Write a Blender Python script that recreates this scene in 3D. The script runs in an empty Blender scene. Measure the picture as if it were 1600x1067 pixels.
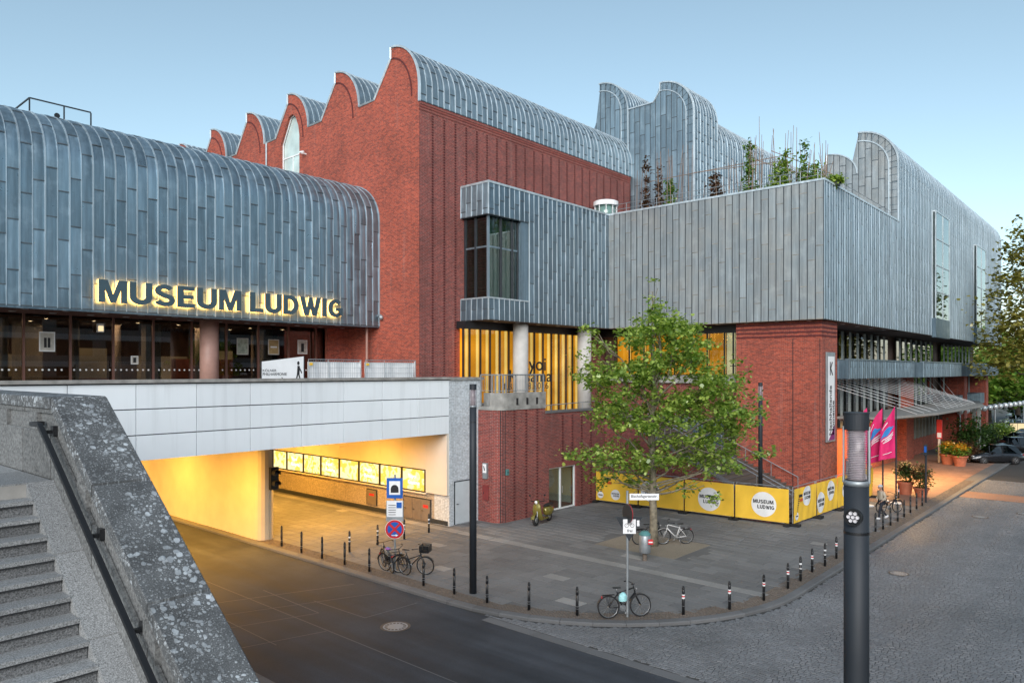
import bpy, math, random
import numpy as np
from mathutils import Vector, Matrix
random.seed(7); rng = np.random.default_rng(7)
S = bpy.context.scene; COL = S.collection
R = math.radians
# ------------------------------------------------------------------ camera, sky, sun, exposure
cd = bpy.data.cameras.new('camera'); cam = bpy.data.objects.new('camera', cd); COL.objects.link(cam)
cam.location = (0, 0, 7.7); cam.rotation_euler = (R(90), 0, R(41.562 - 90))
cd.sensor_width = 36; cd.lens = 36 * 1147 / 1600; cd.shift_y = 46 / 1600; cd.clip_end = 3000; cd.clip_start = .05
S.camera = cam
SUN_EL, SUN_AZ = 26, 216        # azimuth in degrees counter-clockwise from +X, towards the sun
W = bpy.data.worlds.new('World'); S.world = W; W.use_nodes = True
wn = W.node_tree.nodes; wl = W.node_tree.links; wn.clear()
sky = wn.new('ShaderNodeTexSky'); sky.sky_type = 'NISHITA'; sky.sun_disc = False
sky.sun_elevation = R(SUN_EL); sky.sun_rotation = R(90 - SUN_AZ); sky.altitude = 50
sky.air_density = 1.0; sky.dust_density = .5; sky.ozone_density = 2.0
hs = wn.new('ShaderNodeHueSaturation'); hs.inputs['Saturation'].default_value = .78; hs.inputs['Hue'].default_value = .476
bg = wn.new('ShaderNodeBackground'); bg.inputs['Strength'].default_value = .08
wo = wn.new('ShaderNodeOutputWorld')
wl.new(sky.outputs[0], hs.inputs['Color']); wl.new(hs.outputs[0], bg.inputs[0]); wl.new(bg.outputs[0], wo.inputs[0])
sd = bpy.data.lights.new('sun', 'SUN'); sun = bpy.data.objects.new('sun', sd); COL.objects.link(sun)
sd.energy = 1.5; sd.angle = R(40); sd.color = (1, .955, .91)
sv = Vector((math.cos(R(SUN_AZ)) * math.cos(R(SUN_EL)), math.sin(R(SUN_AZ)) * math.cos(R(SUN_EL)), math.sin(R(SUN_EL))))
sun.rotation_euler = sv.to_track_quat('Z', 'Y').to_euler(); sun.location = (-20, -20, 40)
S.view_settings.view_transform = 'Standard'; S.view_settings.look = 'None'; S.view_settings.gamma = 1
S.view_settings.exposure = 1.22
S.render.engine = 'CYCLES'

# ------------------------------------------------------------------ helpers
class MB:
    def __init__(s): s.v = []; s.f = []; s.m = []; s.mi = 0
    def add(s, vs, fs):
        o = len(s.v); s.v.extend(vs); s.f.extend([[i + o for i in f] for f in fs]); s.m.extend([s.mi] * len(fs)); return s
    def box(s, x0, x1, y0, y1, z0, z1):
        return s.add([(x0,y0,z0),(x1,y0,z0),(x1,y1,z0),(x0,y1,z0),(x0,y0,z1),(x1,y0,z1),(x1,y1,z1),(x0,y1,z1)],
              [(3,2,1,0),(4,5,6,7),(0,1,5,4),(1,2,6,5),(2,3,7,6),(3,0,4,7)])
    def mbox(s, M, x0, x1, y0, y1, z0, z1):
        t = MB().box(x0,x1,y0,y1,z0,z1); return s.add([tuple(M @ Vector(v)) for v in t.v], t.f)
    def quad(s, *p): return s.add(list(p), [tuple(range(len(p)))])
    def prism(s, pts, vec):
        n = len(pts); q = [tuple(Vector(p) + Vector(vec)) for p in pts]
        nrm = Vector((0,0,0))
        for i in range(n): nrm += Vector(pts[i]).cross(Vector(pts[(i+1) % n]))
        fs = [tuple(range(n)), tuple(range(2*n-1, n-1, -1))] + [((i+1) % n, i, n+i, n+(i+1) % n) for i in range(n)]
        if nrm.dot(Vector(vec)) > 0: fs = [tuple(reversed(f)) for f in fs]
        return s.add([tuple(p) for p in pts] + q, fs)
    def cyl(s, p0, p1, r0, r1=None, n=12, cap=True):
        r1 = r0 if r1 is None else r1
        p0 = Vector(p0); p1 = Vector(p1); d = (p1-p0).normalized(); a = d.orthogonal().normalized(); b = d.cross(a)
        vs = []
        for p, r in ((p0, r0), (p1, r1)):
            for i in range(n):
                t = 2*math.pi*i/n; vs.append(tuple(p + (a*math.cos(t) + b*math.sin(t))*r))
        fs = [(i, (i+1) % n, n+(i+1) % n, n+i) for i in range(n)]
        if cap: fs += [tuple(range(n-1, -1, -1)), tuple(range(n, 2*n))]
        return s.add(vs, fs)
    def tube(s, pts, r, n=6, closed=False):
        P = [Vector(p) for p in pts]; m = len(P); rs = r if isinstance(r, (list, tuple)) else [r]*m
        vs = []; prev = None
        for k in range(m):
            if closed: t = (P[(k+1) % m] - P[k-1])
            else: t = P[min(k+1, m-1)] - P[max(k-1, 0)]
            t.normalize()
            a = (prev - t*prev.dot(t)) if prev is not None else t.orthogonal()
            if a.length < 1e-5: a = t.orthogonal()
            a.normalize(); prev = a; b = t.cross(a)
            for i in range(n):
                q = 2*math.pi*i/n; vs.append(tuple(P[k] + (a*math.cos(q) + b*math.sin(q))*rs[k]))
        fs = []
        for k in range(m if closed else m-1):
            k2 = (k+1) % m
            fs += [(k*n+i, k*n+(i+1) % n, k2*n+(i+1) % n, k2*n+i) for i in range(n)]
        if not closed: fs += [tuple(range(n-1, -1, -1)), tuple((m-1)*n+i for i in range(n))]
        return s.add(vs, fs)
    def lathe(s, prof, c=(0,0,0), n=20, axis='z'):
        vs = []
        for r, z in prof:
            for i in range(n):
                t = 2*math.pi*i/n; x, y = r*math.cos(t), r*math.sin(t)
                if axis == 'z': vs.append((c[0]+x, c[1]+y, c[2]+z))
                elif axis == 'y': vs.append((c[0]+x, c[1]+z, c[2]-y))
                else: vs.append((c[0]+z, c[1]+x, c[2]+y))
        fs = []
        for k in range(len(prof)-1):
            fs += [(k*n+i, k*n+(i+1) % n, (k+1)*n+(i+1) % n, (k+1)*n+i) for i in range(n)]
        if prof[0][0] > 1e-4: fs.append(tuple(range(n-1, -1, -1)))
        if prof[-1][0] > 1e-4: fs.append(tuple((len(prof)-1)*n+i for i in range(n)))
        return s.add(vs, fs)
    def grid(s, P, cu=False, cv=False):
        a = len(P); b = len(P[0]); vs = [tuple(p) for r in P for p in r]; fs = []
        for i in range(a if cu else a-1):
            for j in range(b if cv else b-1):
                i2, j2 = (i+1) % a, (j+1) % b; fs.append((i*b+j, i2*b+j, i2*b+j2, i*b+j2))
        return s.add(vs, fs)
    def ball(s, c, r, n=10, m=6):
        r = r if isinstance(r, (tuple, list)) else (r, r, r)
        P = [[(c[0]+r[0]*math.sin(math.pi*j/m)*math.cos(2*math.pi*i/n), c[1]+r[1]*math.sin(math.pi*j/m)*math.sin(2*math.pi*i/n), c[2]-r[2]*math.cos(math.pi*j/m)) for i in range(n)] for j in range(m+1)]
        a = len(s.v); s.grid(P, cv=True); return s
    def xf(s, M):
        s.v = [tuple(M @ Vector(v)) for v in s.v]; return s
    def build(s, name, mat, parent=None, world=True, smooth=False, uv=True, kind=None):
        me = bpy.data.meshes.new(name)
        off = Vector(parent['_w']) if (world and parent is not None and '_w' in parent) else Vector((0,0,0))
        V = np.array(s.v, dtype=float)
        me.from_pydata((V - np.array(off)).tolist(), [], s.f)
        ms = mat if isinstance(mat, (list, tuple)) else [mat]
        for m in ms: me.materials.append(m)
        if len(ms) > 1: me.polygons.foreach_set('material_index', s.m)
        if uv: box_uv(me, V)
        if smooth: me.polygons.foreach_set('use_smooth', [True]*len(me.polygons))
        return link(name, me, parent, kind)
def box_uv(me, V):
    me.update(); nl = len(me.loops); npol = len(me.polygons)
    if not npol: return
    nn = np.empty(npol*3); me.polygons.foreach_get('normal', nn); nn = np.abs(nn.reshape(-1, 3))
    lt = np.empty(npol, dtype=int); me.polygons.foreach_get('loop_total', lt)
    li = np.empty(nl, dtype=int); me.loops.foreach_get('vertex_index', li)
    ax = np.repeat(np.argmax(nn * np.array([1, 1, 1.0001]), axis=1), lt); P = V[li]
    uv = np.where((ax == 2)[:, None], P[:, [0, 1]], np.where((ax == 0)[:, None], P[:, [1, 2]], P[:, [0, 2]]))
    me.uv_layers.new(name='UVMap').data.foreach_set('uv', uv.ravel())
def link(name, me, parent=None, kind=None):
    o = bpy.data.objects.new(name, me); COL.objects.link(o)
    if parent is not None: o.parent = parent
    if kind: o['kind'] = kind
    return o
def tag(o, label, cat, group=None, kind=None):
    o['label'] = label; o['category'] = cat
    if group: o['group'] = group
    if kind: o['kind'] = kind
    return o
def thing(name, label, cat, loc=(0,0,0), rz=0, group=None):
    o = bpy.data.objects.new(name, None); COL.objects.link(o); o.location = loc; o.rotation_euler = (0, 0, rz)
    o.empty_display_size = .1
    if rz == 0: o['_w'] = tuple(loc)
    return tag(o, label, cat, group)
def struct(name, mb, mat, parent=None, **k):
    o = mb.build(name, mat, parent, **k)
    if parent is None: o['kind'] = 'structure'
    return o
def copy_tree(o, parent=None):
    c = o.copy(); COL.objects.link(c)
    if parent is not None: c.parent = parent
    for ch in list(o.children): copy_tree(ch, c)
    return c
_tc = {}
def text_mb(s, size=1.0, extrude=.01, offset=0.0, space=1.0, align='LEFT', res=4):
    key = (s, extrude/size, offset, space, align, res)
    if key not in _tc:
        c = bpy.data.curves.new('t', 'FONT'); c.body = s; c.size = 1; c.extrude = extrude/size; c.offset = offset
        c.space_character = space; c.align_x = align; c.resolution_u = res
        o = bpy.data.objects.new('t', c); COL.objects.link(o); bpy.context.view_layer.update()
        me = bpy.data.meshes.new_from_object(o)
        _tc[key] = ([tuple(v.co) for v in me.vertices], [tuple(p.vertices) for p in me.polygons])
        bpy.data.objects.remove(o); bpy.data.meshes.remove(me); bpy.data.curves.remove(c)
    v, f = _tc[key]; b = MB(); b.add([(p[0]*size, p[1]*size, p[2]*size) for p in v], f); return b
def frame(du, O):   # local x -> du, y(text up) -> Z, z -> outward normal
    du = Vector(du).normalized(); n = du.cross(Vector((0,0,1)))
    return Matrix(((du.x, 0, n.x, O[0]), (du.y, 0, n.y, O[1]), (du.z, 1, n.z, O[2]), (0,0,0,1)))
def put_text(s, O, du, height, mat, parent, name='lettering', extrude=.004, width=None, **k):
    b = text_mb(s, 1.0, .01, **k); V = np.array(b.v)
    mn, mx = V.min(0), V.max(0); sc = height/(mx[1]-mn[1]); sx = sc if width is None else width/(mx[0]-mn[0])
    al = k.get('align', 'LEFT'); ox = mn[0] if al == 'LEFT' else 0
    b.v = [((x-ox)*sx, (y-mn[1])*sc, (extrude if z > 0 else -.002)) for x, y, z in b.v]
    return b.xf(frame(du, O)).build(name, mat, parent, uv=False)

def ribbon(pts, w, closed=False):
    P = [Vector(p) for p in pts]; n = len(P); L = []; Rr = []
    for i in range(n):
        a = P[i-1] if (i > 0 or closed) else None; c = P[(i+1) % n] if (i < n-1 or closed) else None
        d1 = (P[i]-a).normalized() if a is not None else None; d2 = (c-P[i]).normalized() if c is not None else None
        d1 = d1 or d2; d2 = d2 or d1
        n1 = Vector((-d1.y, d1.x)); n2 = Vector((-d2.y, d2.x)); m = (n1+n2).normalized(); k = w/2/max(.35, m.dot(n1))
        L.append(P[i]+m*k); Rr.append(P[i]-m*k)
    q = []
    for i in range(n if closed else n-1):
        j = (i+1) % n; q.append([tuple(Rr[i]), tuple(Rr[j]), tuple(L[j]), tuple(L[i])])
    return q
def _arc(cx, cy, rx, ry, a0, a1, n=10): return [(cx+rx*math.cos(R(a0+(a1-a0)*i/n)), cy+ry*math.sin(R(a0+(a1-a0)*i/n))) for i in range(n+1)]
def glyph(ch):
    """bold capital, height 1: list of convex polygons, width"""
    w = .235
    if ch == 'I': return [[(0,0),(w,0),(w,1),(0,1)]], w
    if ch == 'L': return [[(0,0),(w,0),(w,1),(0,1)], [(w,0),(.64,0),(.64,.2),(w,.2)]], .64
    if ch == 'E': return [[(0,0),(w,0),(w,1),(0,1)]] + [[(w,a),(b,a),(b,c),(w,c)] for a, b, c in ((0,.68,.19),(.41,.63,.59),(.81,.67,1))], .68
    if ch == 'M': return [[(0,0),(.2,0),(.2,.62),(.2,1),(0,1)], [(.76,0),(.96,0),(.96,1),(.76,1),(.76,.62)], [(.2,1),(.2,.62),(.405,0),(.48,.34),(.28,1)], [(.76,1),(.68,1),(.48,.34),(.555,0),(.76,.62)], [(.405,0),(.555,0),(.48,.34)]], .96
    if ch == 'W': return [[(0,1),(.25,0),(.36,.34),(.22,1)], [(.25,0),(.44,0),(.36,.34)], [(.36,.34),(.44,0),(.56,.45),(.64,1),(.5,1)], [(.64,1),(.56,.45),(.68,0),(.78,.34)], [(.68,0),(.88,0),(.78,.34)], [(.78,.34),(.88,0),(1.12,1),(.9,1)]], 1.12
    if ch == 'U': return ribbon([(.115,1),(.115,.36)] + _arc(.405,.36,.29,.255,180,360,12)[1:-1] + [(.695,.36),(.695,1)], .225), .81
    if ch == 'D': return ribbon([(.115,.1),(.115,.9),(.35,.9)] + _arc(.35,.5,.33,.4,90,-90,12)[1:-1] + [(.35,.1)], .215, True), .79
    if ch == 'S': return ribbon(_arc(.37,.715,.25,.185,25,90,4)[:-1] + _arc(.36,.715,.25,.185,90,270,8)[:-1] + _arc(.38,.285,.275,.19,90,-90,8)[:-1] + _arc(.36,.285,.27,.19,270,195,4), .205), .76
    if ch == 'G': return ribbon(_arc(.43,.5,.31,.395,45,312,16), .215) + [[(.6,.1),(.82,.1),(.82,.53),(.6,.53)], [(.45,.35),(.6,.35),(.6,.53),(.45,.53)]], .83
    return [], .3
def word_mb(word, height, width=None, ext=(-.002, .004), gap=.1):
    """text in local x (right), y (up), z (out); solid bold letters; returns list of (MB) one per letter"""
    gl = [glyph(c) for c in word]; tot = sum(g[1] for g in gl) + gap*(len(word)-1)
    sx = height if width is None else width/tot; x = 0; out = []
    for polys, w in gl:
        b = MB()
        for pl in polys: b.prism([((x+px_)*sx, py_*height, ext[0]) for px_, py_ in pl], (0, 0, ext[1]-ext[0]))
        out.append(b); x += w + gap
    return out
def put_word(word, O, du, height, mat, parent, width=None, name='lettering', ext=(-.002, .004)):
    a = MB()
    for b in word_mb(word, height, width, ext): a.add(b.v, b.f)
    return a.xf(frame(du, O)).build(name, mat, parent, uv=False)

# ------------------------------------------------------------------ materials
def nmat(name):
    m = bpy.data.materials.new(name); m.use_nodes = True; nt = m.node_tree; nt.nodes.clear()
    out = nt.nodes.new('ShaderNodeOutputMaterial'); p = nt.nodes.new('ShaderNodeBsdfPrincipled')
    nt.links.new(p.outputs[0], out.inputs[0]); return m, nt, p, out
def N(nt, typ, ins=None, **k):
    n = nt.nodes.new('ShaderNode' + typ)
    for a, b in k.items(): setattr(n, a, b)
    for a, b in (ins or {}).items():
        s = n.inputs[a]
        if isinstance(b, bpy.types.NodeSocket): nt.links.new(b, s)
        else: s.default_value = b
    return n
def rgb(c): return (c[0], c[1], c[2], 1)
def mixc(nt, fac, a, b, mode='MIX'):
    n = nt.nodes.new('ShaderNodeMix'); n.data_type = 'RGBA'; n.blend_type = mode; n.clamp_factor = True
    for i, v in ((0, fac), (6, a), (7, b)):
        if isinstance(v, bpy.types.NodeSocket): nt.links.new(v, n.inputs[i])
        elif i == 0: n.inputs[0].default_value = v
        else: n.inputs[i].default_value = rgb(v)
    return n.outputs[2]
def ramp(nt, fac, stops):
    n = nt.nodes.new('ShaderNodeValToRGB'); nt.links.new(fac, n.inputs[0]); e = n.color_ramp.elements
    while len(e) < len(stops): e.new(.5)
    for i, (p, c) in enumerate(stops): e[i].position = p; e[i].color = rgb(c if isinstance(c, (tuple, list)) else (c, c, c))
    return n.outputs[0]
def math_(nt, op, a, b=0.0, c=None):
    n = nt.nodes.new('ShaderNodeMath'); n.operation = op
    for i, v in enumerate((a, b) if c is None else (a, b, c)):
        if isinstance(v, bpy.types.NodeSocket): nt.links.new(v, n.inputs[i])
        else: n.inputs[i].default_value = v
    return n.outputs[0]
def bump(nt, p, h, strength=.3, dist=.01):
    b = N(nt, 'Bump', {'Strength': strength, 'Distance': dist, 'Height': h}); nt.links.new(b.outputs[0], p.inputs['Normal'])
def pos(nt): return nt.nodes.new('ShaderNodeNewGeometry').outputs['Position']
def rnd(nt):
    a = nt.nodes.new('ShaderNodeObjectInfo').outputs['Random']; b = nt.nodes.new('ShaderNodeNewGeometry').outputs['Random Per Island']
    return math_(nt, 'FRACT', math_(nt, 'ADD', a, b))
def noise(nt, vec, scale, detail=4, rough=.55, dist=0.0):
    return N(nt, 'TexNoise', {'Vector': vec, 'Scale': scale, 'Detail': detail, 'Roughness': rough, 'Distortion': dist}).outputs[0]
def vscale(nt, vec, s): return N(nt, 'VectorMath', {0: vec, 1: s}, operation='MULTIPLY').outputs[0]
def plain(name, col, rough=.6, metal=0.0, var=.12, nscale=3.0, spec=.5, island=.0, bmp=0.0, coat=0.0):
    m, nt, p, o = nmat(name); ps = pos(nt)
    f = noise(nt, ps, nscale, 5)
    lo = tuple(c*(1-var) for c in col); hi = tuple(min(1, c*(1+var)) for c in col)
    c = ramp(nt, f, [(.3, lo), (.7, hi)])
    if island:
        r = rnd(nt); c = mixc(nt, 1.0, c, ramp(nt, r, [(0, 1-island), (1, 1+island*.6)]), 'MULTIPLY')
    nt.links.new(c, p.inputs['Base Color']); p.inputs['Roughness'].default_value = rough; p.inputs['Metallic'].default_value = metal
    p.inputs['Specular IOR Level'].default_value = spec; p.inputs['Coat Weight'].default_value = coat
    if bmp: bump(nt, p, noise(nt, ps, nscale*8, 3), bmp, .01)
    return m
def emis(name, col, st, var=0.0):
    m, nt, p, o = nmat(name); nt.nodes.remove(p); e = N(nt, 'Emission', {'Color': rgb(col), 'Strength': st}); nt.links.new(e.outputs[0], o.inputs[0])
    if var:
        f = noise(nt, vscale(nt, pos(nt), (.35, .35, .5)), 1.0, 2)
        nt.links.new(math_(nt, 'MULTIPLY', ramp(nt, f, [(.3, 1-var), (.7, 1+var)]), st), e.inputs[1])
    return m
def glassm(name, tint=(.8,.9,.88), refl=1.0, rough=.02, ior=1.5):
    m, nt, p, o = nmat(name); nt.nodes.remove(p)
    t = N(nt, 'BsdfTransparent', {0: rgb(tint)}); g = N(nt, 'BsdfGlossy', {0: (refl, refl, refl, 1), 'Roughness': rough})
    f0 = ((ior-1)/(ior+1))**2; lw = N(nt, 'LayerWeight', {'Blend': .5}).outputs['Facing']
    fac = math_(nt, 'MULTIPLY_ADD', math_(nt, 'POWER', lw, 4.0), 1-f0, f0)
    mx = N(nt, 'MixShader', {0: fac, 1: t.outputs[0], 2: g.outputs[0]})
    nt.links.new(mx.outputs[0], o.inputs[0]); return m
def brickm(name, c1, c2, mortar, bw=.25, rh=.077, ms=.007, stain=.2, bmp=.6):
    m, nt, p, o = nmat(name); uv = N(nt, 'UVMap').outputs[0]; ps = pos(nt)
    b = N(nt, 'TexBrick', {'Vector': uv, 'Color1': rgb(c1), 'Color2': rgb(c2), 'Mortar': rgb(mortar), 'Scale': 1.0, 'Mortar Size': ms, 'Mortar Smooth': .15, 'Bias': -.1, 'Brick Width': bw, 'Row Height': rh})
    n1 = noise(nt, ps, .35, 5, .6); n2 = noise(nt, ps, 9, 3)
    c = mixc(nt, 1.0, b.outputs[0], ramp(nt, n1, [(.3, (1-stain,)*3), (.5, (1,1,1)), (.72, (1+stain*.5, 1+stain*.4, 1+stain*.4))]), 'MULTIPLY')
    c = mixc(nt, .5, c, ramp(nt, n2, [(.3, .5), (.7, 1.4)]), 'MULTIPLY')
    st = noise(nt, vscale(nt, ps, (2.2, 2.2, .12)), 1.0, 5, .65)      # run-off and lime bloom
    c = mixc(nt, ramp(nt, st, [(.58, 0), (.8, .22)]), c, (.42, .33, .3))
    c = mixc(nt, ramp(nt, st, [(.2, .35), (.42, 0)]), c, (.045, .025, .022))
    nt.links.new(c, p.inputs['Base Color']); p.inputs['Roughness'].default_value = .82
    h = math_(nt, 'ADD', math_(nt, 'MULTIPLY', b.outputs[1], -1.0), math_(nt, 'MULTIPLY', n2, .4))
    bump(nt, p, h, bmp, .012); return m
def zincm(name, col, metal=.55, rough=.42, isl=.16, warm=0.0):
    m, nt, p, o = nmat(name); ps = pos(nt); r = rnd(nt)
    st = noise(nt, vscale(nt, ps, (5, 5, .35)), 1.0, 4, .6); cl = noise(nt, ps, 1.3, 5, .65); fi = noise(nt, ps, 22, 2)
    c = ramp(nt, st, [(.25, tuple(x*.72 for x in col)), (.55, col), (.8, tuple(min(1, x*1.35) for x in col))])
    c = mixc(nt, 1.0, c, ramp(nt, r, [(0, 1-isl), (.7, 1.0), (1, 1+isl)]), 'MULTIPLY')
    c = mixc(nt, ramp(nt, cl, [(.52, 0), (.75, .45)]), c, tuple(min(1, x*1.5 + .03) for x in col))
    if warm: c = mixc(nt, ramp(nt, noise(nt, ps, .55, 3), [(.42, 0), (.68, warm)]), c, (.46, .40, .33))
    nt.links.new(c, p.inputs['Base Color']); p.inputs['Metallic'].default_value = metal
    nt.links.new(ramp(nt, cl, [(.3, rough-.08), (.7, rough+.14)]), p.inputs['Roughness'])
    bump(nt, p, math_(nt, 'ADD', noise(nt, vscale(nt, ps, (2.6, 2.6, .9)), 1.0, 3), math_(nt, 'MULTIPLY', fi, .04)), .35, .035)
    return m
M = {}
M['brick'] = brickm('red_brick', (.43,.075,.038), (.19,.032,.022), (.31,.17,.13), ms=.008)
M['brick_dark'] = brickm('darkened_red_brick', (.27,.048,.037), (.13,.026,.026), (.28,.19,.165), stain=.25, ms=.008)  # darker copy of the red brick, imitating shade on the street front
M['brick_rib'] = plain('rib_brick', (.10,.02,.02), .85, var=.4, nscale=12)
M['brick_trim'] = brickm('red_trim_brick', (.27,.05,.036), (.2,.036,.03), (.25,.16,.14), bw=.077, rh=.25)
M['white_brick'] = brickm('white_glazed_brick', (.56,.60,.63), (.5,.55,.59), (.3,.33,.36), stain=.12, ms=.006)
M['tan_brick'] = brickm('tan_tunnel_brick', (.40,.34,.27), (.34,.29,.23), (.2,.17,.13), stain=.15)
M['zinc'] = zincm('weathered_zinc', (.24,.315,.365), .62, .38, isl=.16)
M['zinc_h'] = zincm('hall_zinc', (.215,.295,.35), .72, .34, isl=.22)
M['zinc_rust'] = plain('stained_hem', (.29,.275,.245), .55, .3, var=.45, nscale=2)
M['zinc_lap_shade'] = plain('zinc_lap_shade', (.10,.122,.138), .5, .4)  # dark foot band imitates the shadow under each lap
M['zinc_seam'] = plain('dark_zinc_seam', (.05,.06,.068), .6, .3)
M['zinc_d'] = zincm('dark_zinc', (.14,.2,.245), .62, .38, isl=.2)
M['zinc_w'] = zincm('warm_lit_zinc', (.31,.345,.36), .5, .42, isl=.09, warm=.25)  # paler and warmer, imitating warm light on the left-facing sides
M['zinc_m'] = zincm('mid_zinc_batten', (.36,.44,.49), .5, .38, .15)
M['zinc_l'] = zincm('pale_zinc_trim', (.48,.55,.59), .4, .4, .1)
M['white_panel'] = plain('white_enamel_panel', (.78,.82,.85), .32, var=.05, nscale=.8, island=.04)
def panelm():
    m, nt, p, o = nmat('white_enamel_panel_w'); ps = pos(nt); col = (.80,.85,.885)
    st = noise(nt, vscale(nt, ps, (3.5, 3.5, .18)), 1.0, 5, .6); b = noise(nt, ps, .5, 4)
    c = ramp(nt, b, [(.3, tuple(x*.94 for x in col)), (.7, col)]); c = mixc(nt, ramp(nt, st, [(.52, 0), (.75, .3)]), c, (.5,.53,.55))
    c = mixc(nt, 1.0, c, ramp(nt, rnd(nt), [(0, .94), (1, 1.03)]), 'MULTIPLY')
    nt.links.new(c, p.inputs['Base Color']); p.inputs['Roughness'].default_value = .35; return m
M['white_panel'] = panelm()
M['cream_panel'] = plain('cream_panel', (.66,.6,.52), .45, var=.05, nscale=.8, island=.05)
M['joint'] = plain('black_joint', (.02,.022,.025), .8)
M['dark_metal'] = plain('anthracite_metal', (.035,.042,.05), .42, .3, var=.2)
M['lamp_metal'] = plain('lamp_metal', (.02,.025,.032), .6, .1, var=.15, nscale=1.5)
M['black'] = plain('black_paint', (.012,.013,.015), .4)
M['bronze'] = plain('bronze_mullion', (.20,.10,.08), .4, .4)
M['steel'] = plain('brushed_steel', (.5,.52,.54), .35, .85, var=.1)
M['galv'] = plain('galvanised_steel', (.34,.37,.39), .5, .6, var=.15)
M['white'] = plain('white_paint', (.78,.79,.8), .45, var=.04)
M['red'] = plain('red_paint', (.55,.02,.025), .45)
M['blue'] = plain('blue_sign', (.01,.10,.42), .4)
M['concrete'] = plain('weathered_concrete', (.26,.255,.24), .85, var=.35, nscale=2.2, bmp=.3)
M['pier'] = plain('painted_pier', (.62,.55,.42), .65, var=.07, nscale=1.1, bmp=.12)
M['column'] = plain('grey_column', (.45,.44,.42), .7, var=.08)
M['warm_lit_col'] = plain('warm_lit_column', (.34,.2,.165), .5, var=.1)  # pinkish colour imitates warm light on the concrete column
M['soffit'] = plain('brown_soffit', (.10,.065,.055), .7, var=.2)
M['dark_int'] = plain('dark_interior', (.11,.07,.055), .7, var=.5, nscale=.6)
M['glass'] = glassm('clear_glass', (.72,.8,.78))
M['glass_thin'] = glassm('thin_clear_glass', (.97,.98,.98), 1.0, .02, 1.15)
M['glass_d'] = glassm('dark_glass', (.42,.42,.40), 1.0, .01, 1.75)
M['glass_g'] = glassm('greenish_glass', (.42,.55,.52), 1.0, .02, 1.7)
M['downlight'] = emis('downlight_glow', (1, .74, .42), 9)
M['amber'] = emis('amber_lit_curtain', (1, .33, .015), .46, .4)
M['amber_hi'] = emis('amber_lit_reveal', (1, .55, .14), .7, .3)
M['cream_lit'] = emis('cream_lit_screen', (1, .78, .45), .42, .3)
M['halo'] = emis('halo_led', (1, .5, .12), 6)
M['yellow'] = plain('yellow_banner', (.86,.53,.045), .65, var=.08, nscale=1.2)
M['orange'] = plain('orange_paint', (.62,.10,.02), .6)
M['banner_w'] = plain('white_tarpaulin', (.8,.82,.84), .6, var=.06, nscale=1.5)
M['ink'] = plain('black_ink', (.015,.015,.018), .7)
M['sign_face'] = plain('slate_letter_face', (.045,.08,.10), .55)
M['pink'] = plain('magenta_flag', (.62,.012,.13), .7, var=.12, nscale=2)
M['cyanb'] = plain('flag_blue_print', (.03,.22,.55), .7)
M['terracotta'] = plain('terracotta', (.40,.13,.07), .8, var=.2)
M['rubber'] = plain('rubber', (.013,.013,.014), .75)
M['pinkbrick'] = None
def groundm(name, col, scale=40, var=.35, rough=.8, big=.25, patch=None, bmp=.35):
    m, nt, p, o = nmat(name); ps = pos(nt)
    f = noise(nt, ps, scale, 3, .7); b = noise(nt, ps, .28, 5, .6)
    c = ramp(nt, f, [(.3, tuple(x*(1-var) for x in col)), (.7, tuple(x*(1+var) for x in col))])
    c = mixc(nt, 1.0, c, ramp(nt, b, [(.3, 1-big), (.7, 1+big)]), 'MULTIPLY')
    r = rnd(nt); c = mixc(nt, 1.0, c, ramp(nt, r, [(0, .88), (.85, 1.03), (1, 1.18)]), 'MULTIPLY')
    if patch:
        sp = noise(nt, ps, 2.2, 6, .75); c = mixc(nt, ramp(nt, sp, [(.6, 0), (.72, .5)]), c, patch)
    nt.links.new(c, p.inputs['Base Color'])
    nt.links.new(ramp(nt, b, [(.3, rough-.12), (.7, rough+.08)]), p.inputs['Roughness'])
    bump(nt, p, f, bmp, .006); return m
def asphaltm():
    m, nt, p, o = nmat('asphalt'); ps = pos(nt); col = (.043,.048,.056)
    f = noise(nt, ps, 95, 3, .7); b = noise(nt, ps, .3, 5, .6); tr = noise(nt, vscale(nt, ps, (1.5, .05, 1)), 1.0, 3, .6); sp = noise(nt, ps, 3.2, 6, .8)
    c = ramp(nt, f, [(.3, tuple(x*.6 for x in col)), (.7, tuple(x*1.5 for x in col))])
    c = mixc(nt, 1.0, c, ramp(nt, b, [(.3, .72), (.7, 1.3)]), 'MULTIPLY'); c = mixc(nt, 1.0, c, ramp(nt, tr, [(.35, .78), (.65, 1.3)]), 'MULTIPLY')
    c = mixc(nt, ramp(nt, sp, [(.62, 0), (.7, .45)]), c, (.07,.07,.07)); c = mixc(nt, ramp(nt, sp, [(.28, .6), (.36, 0)]), c, (.018,.018,.02))
    nt.links.new(c, p.inputs['Base Color']); nt.links.new(ramp(nt, tr, [(.3, .68), (.7, .88)]), p.inputs['Roughness']); p.inputs['Specular IOR Level'].default_value = .3; bump(nt, p, f, .4, .006); return m
M['asphalt'] = asphaltm()
M['slab'] = groundm('grey_concrete_slab', (.165,.165,.165), 30, .14, .8, .16, (.09,.088,.085))
M['slab_p'] = groundm('pale_concrete_slab', (.27,.265,.255), 30, .12, .8, .14, (.16,.155,.15))
M['slab_j'] = groundm('slab_bedding', (.13,.13,.13), 60, .3, .9, .2)
M['joint_g'] = groundm('sandy_joint', (.05,.049,.047), 60, .3, .9, .2)
M['kerb'] = groundm('granite_kerb', (.135,.137,.14), 70, .3, .75, .15)
M['sett'] = groundm('granite_sett', (.155,.16,.168), 30, .25, .62, .25)
M['sett_w'] = groundm('brown_sett', (.13,.105,.085), 30, .3, .8, .2)
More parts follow.
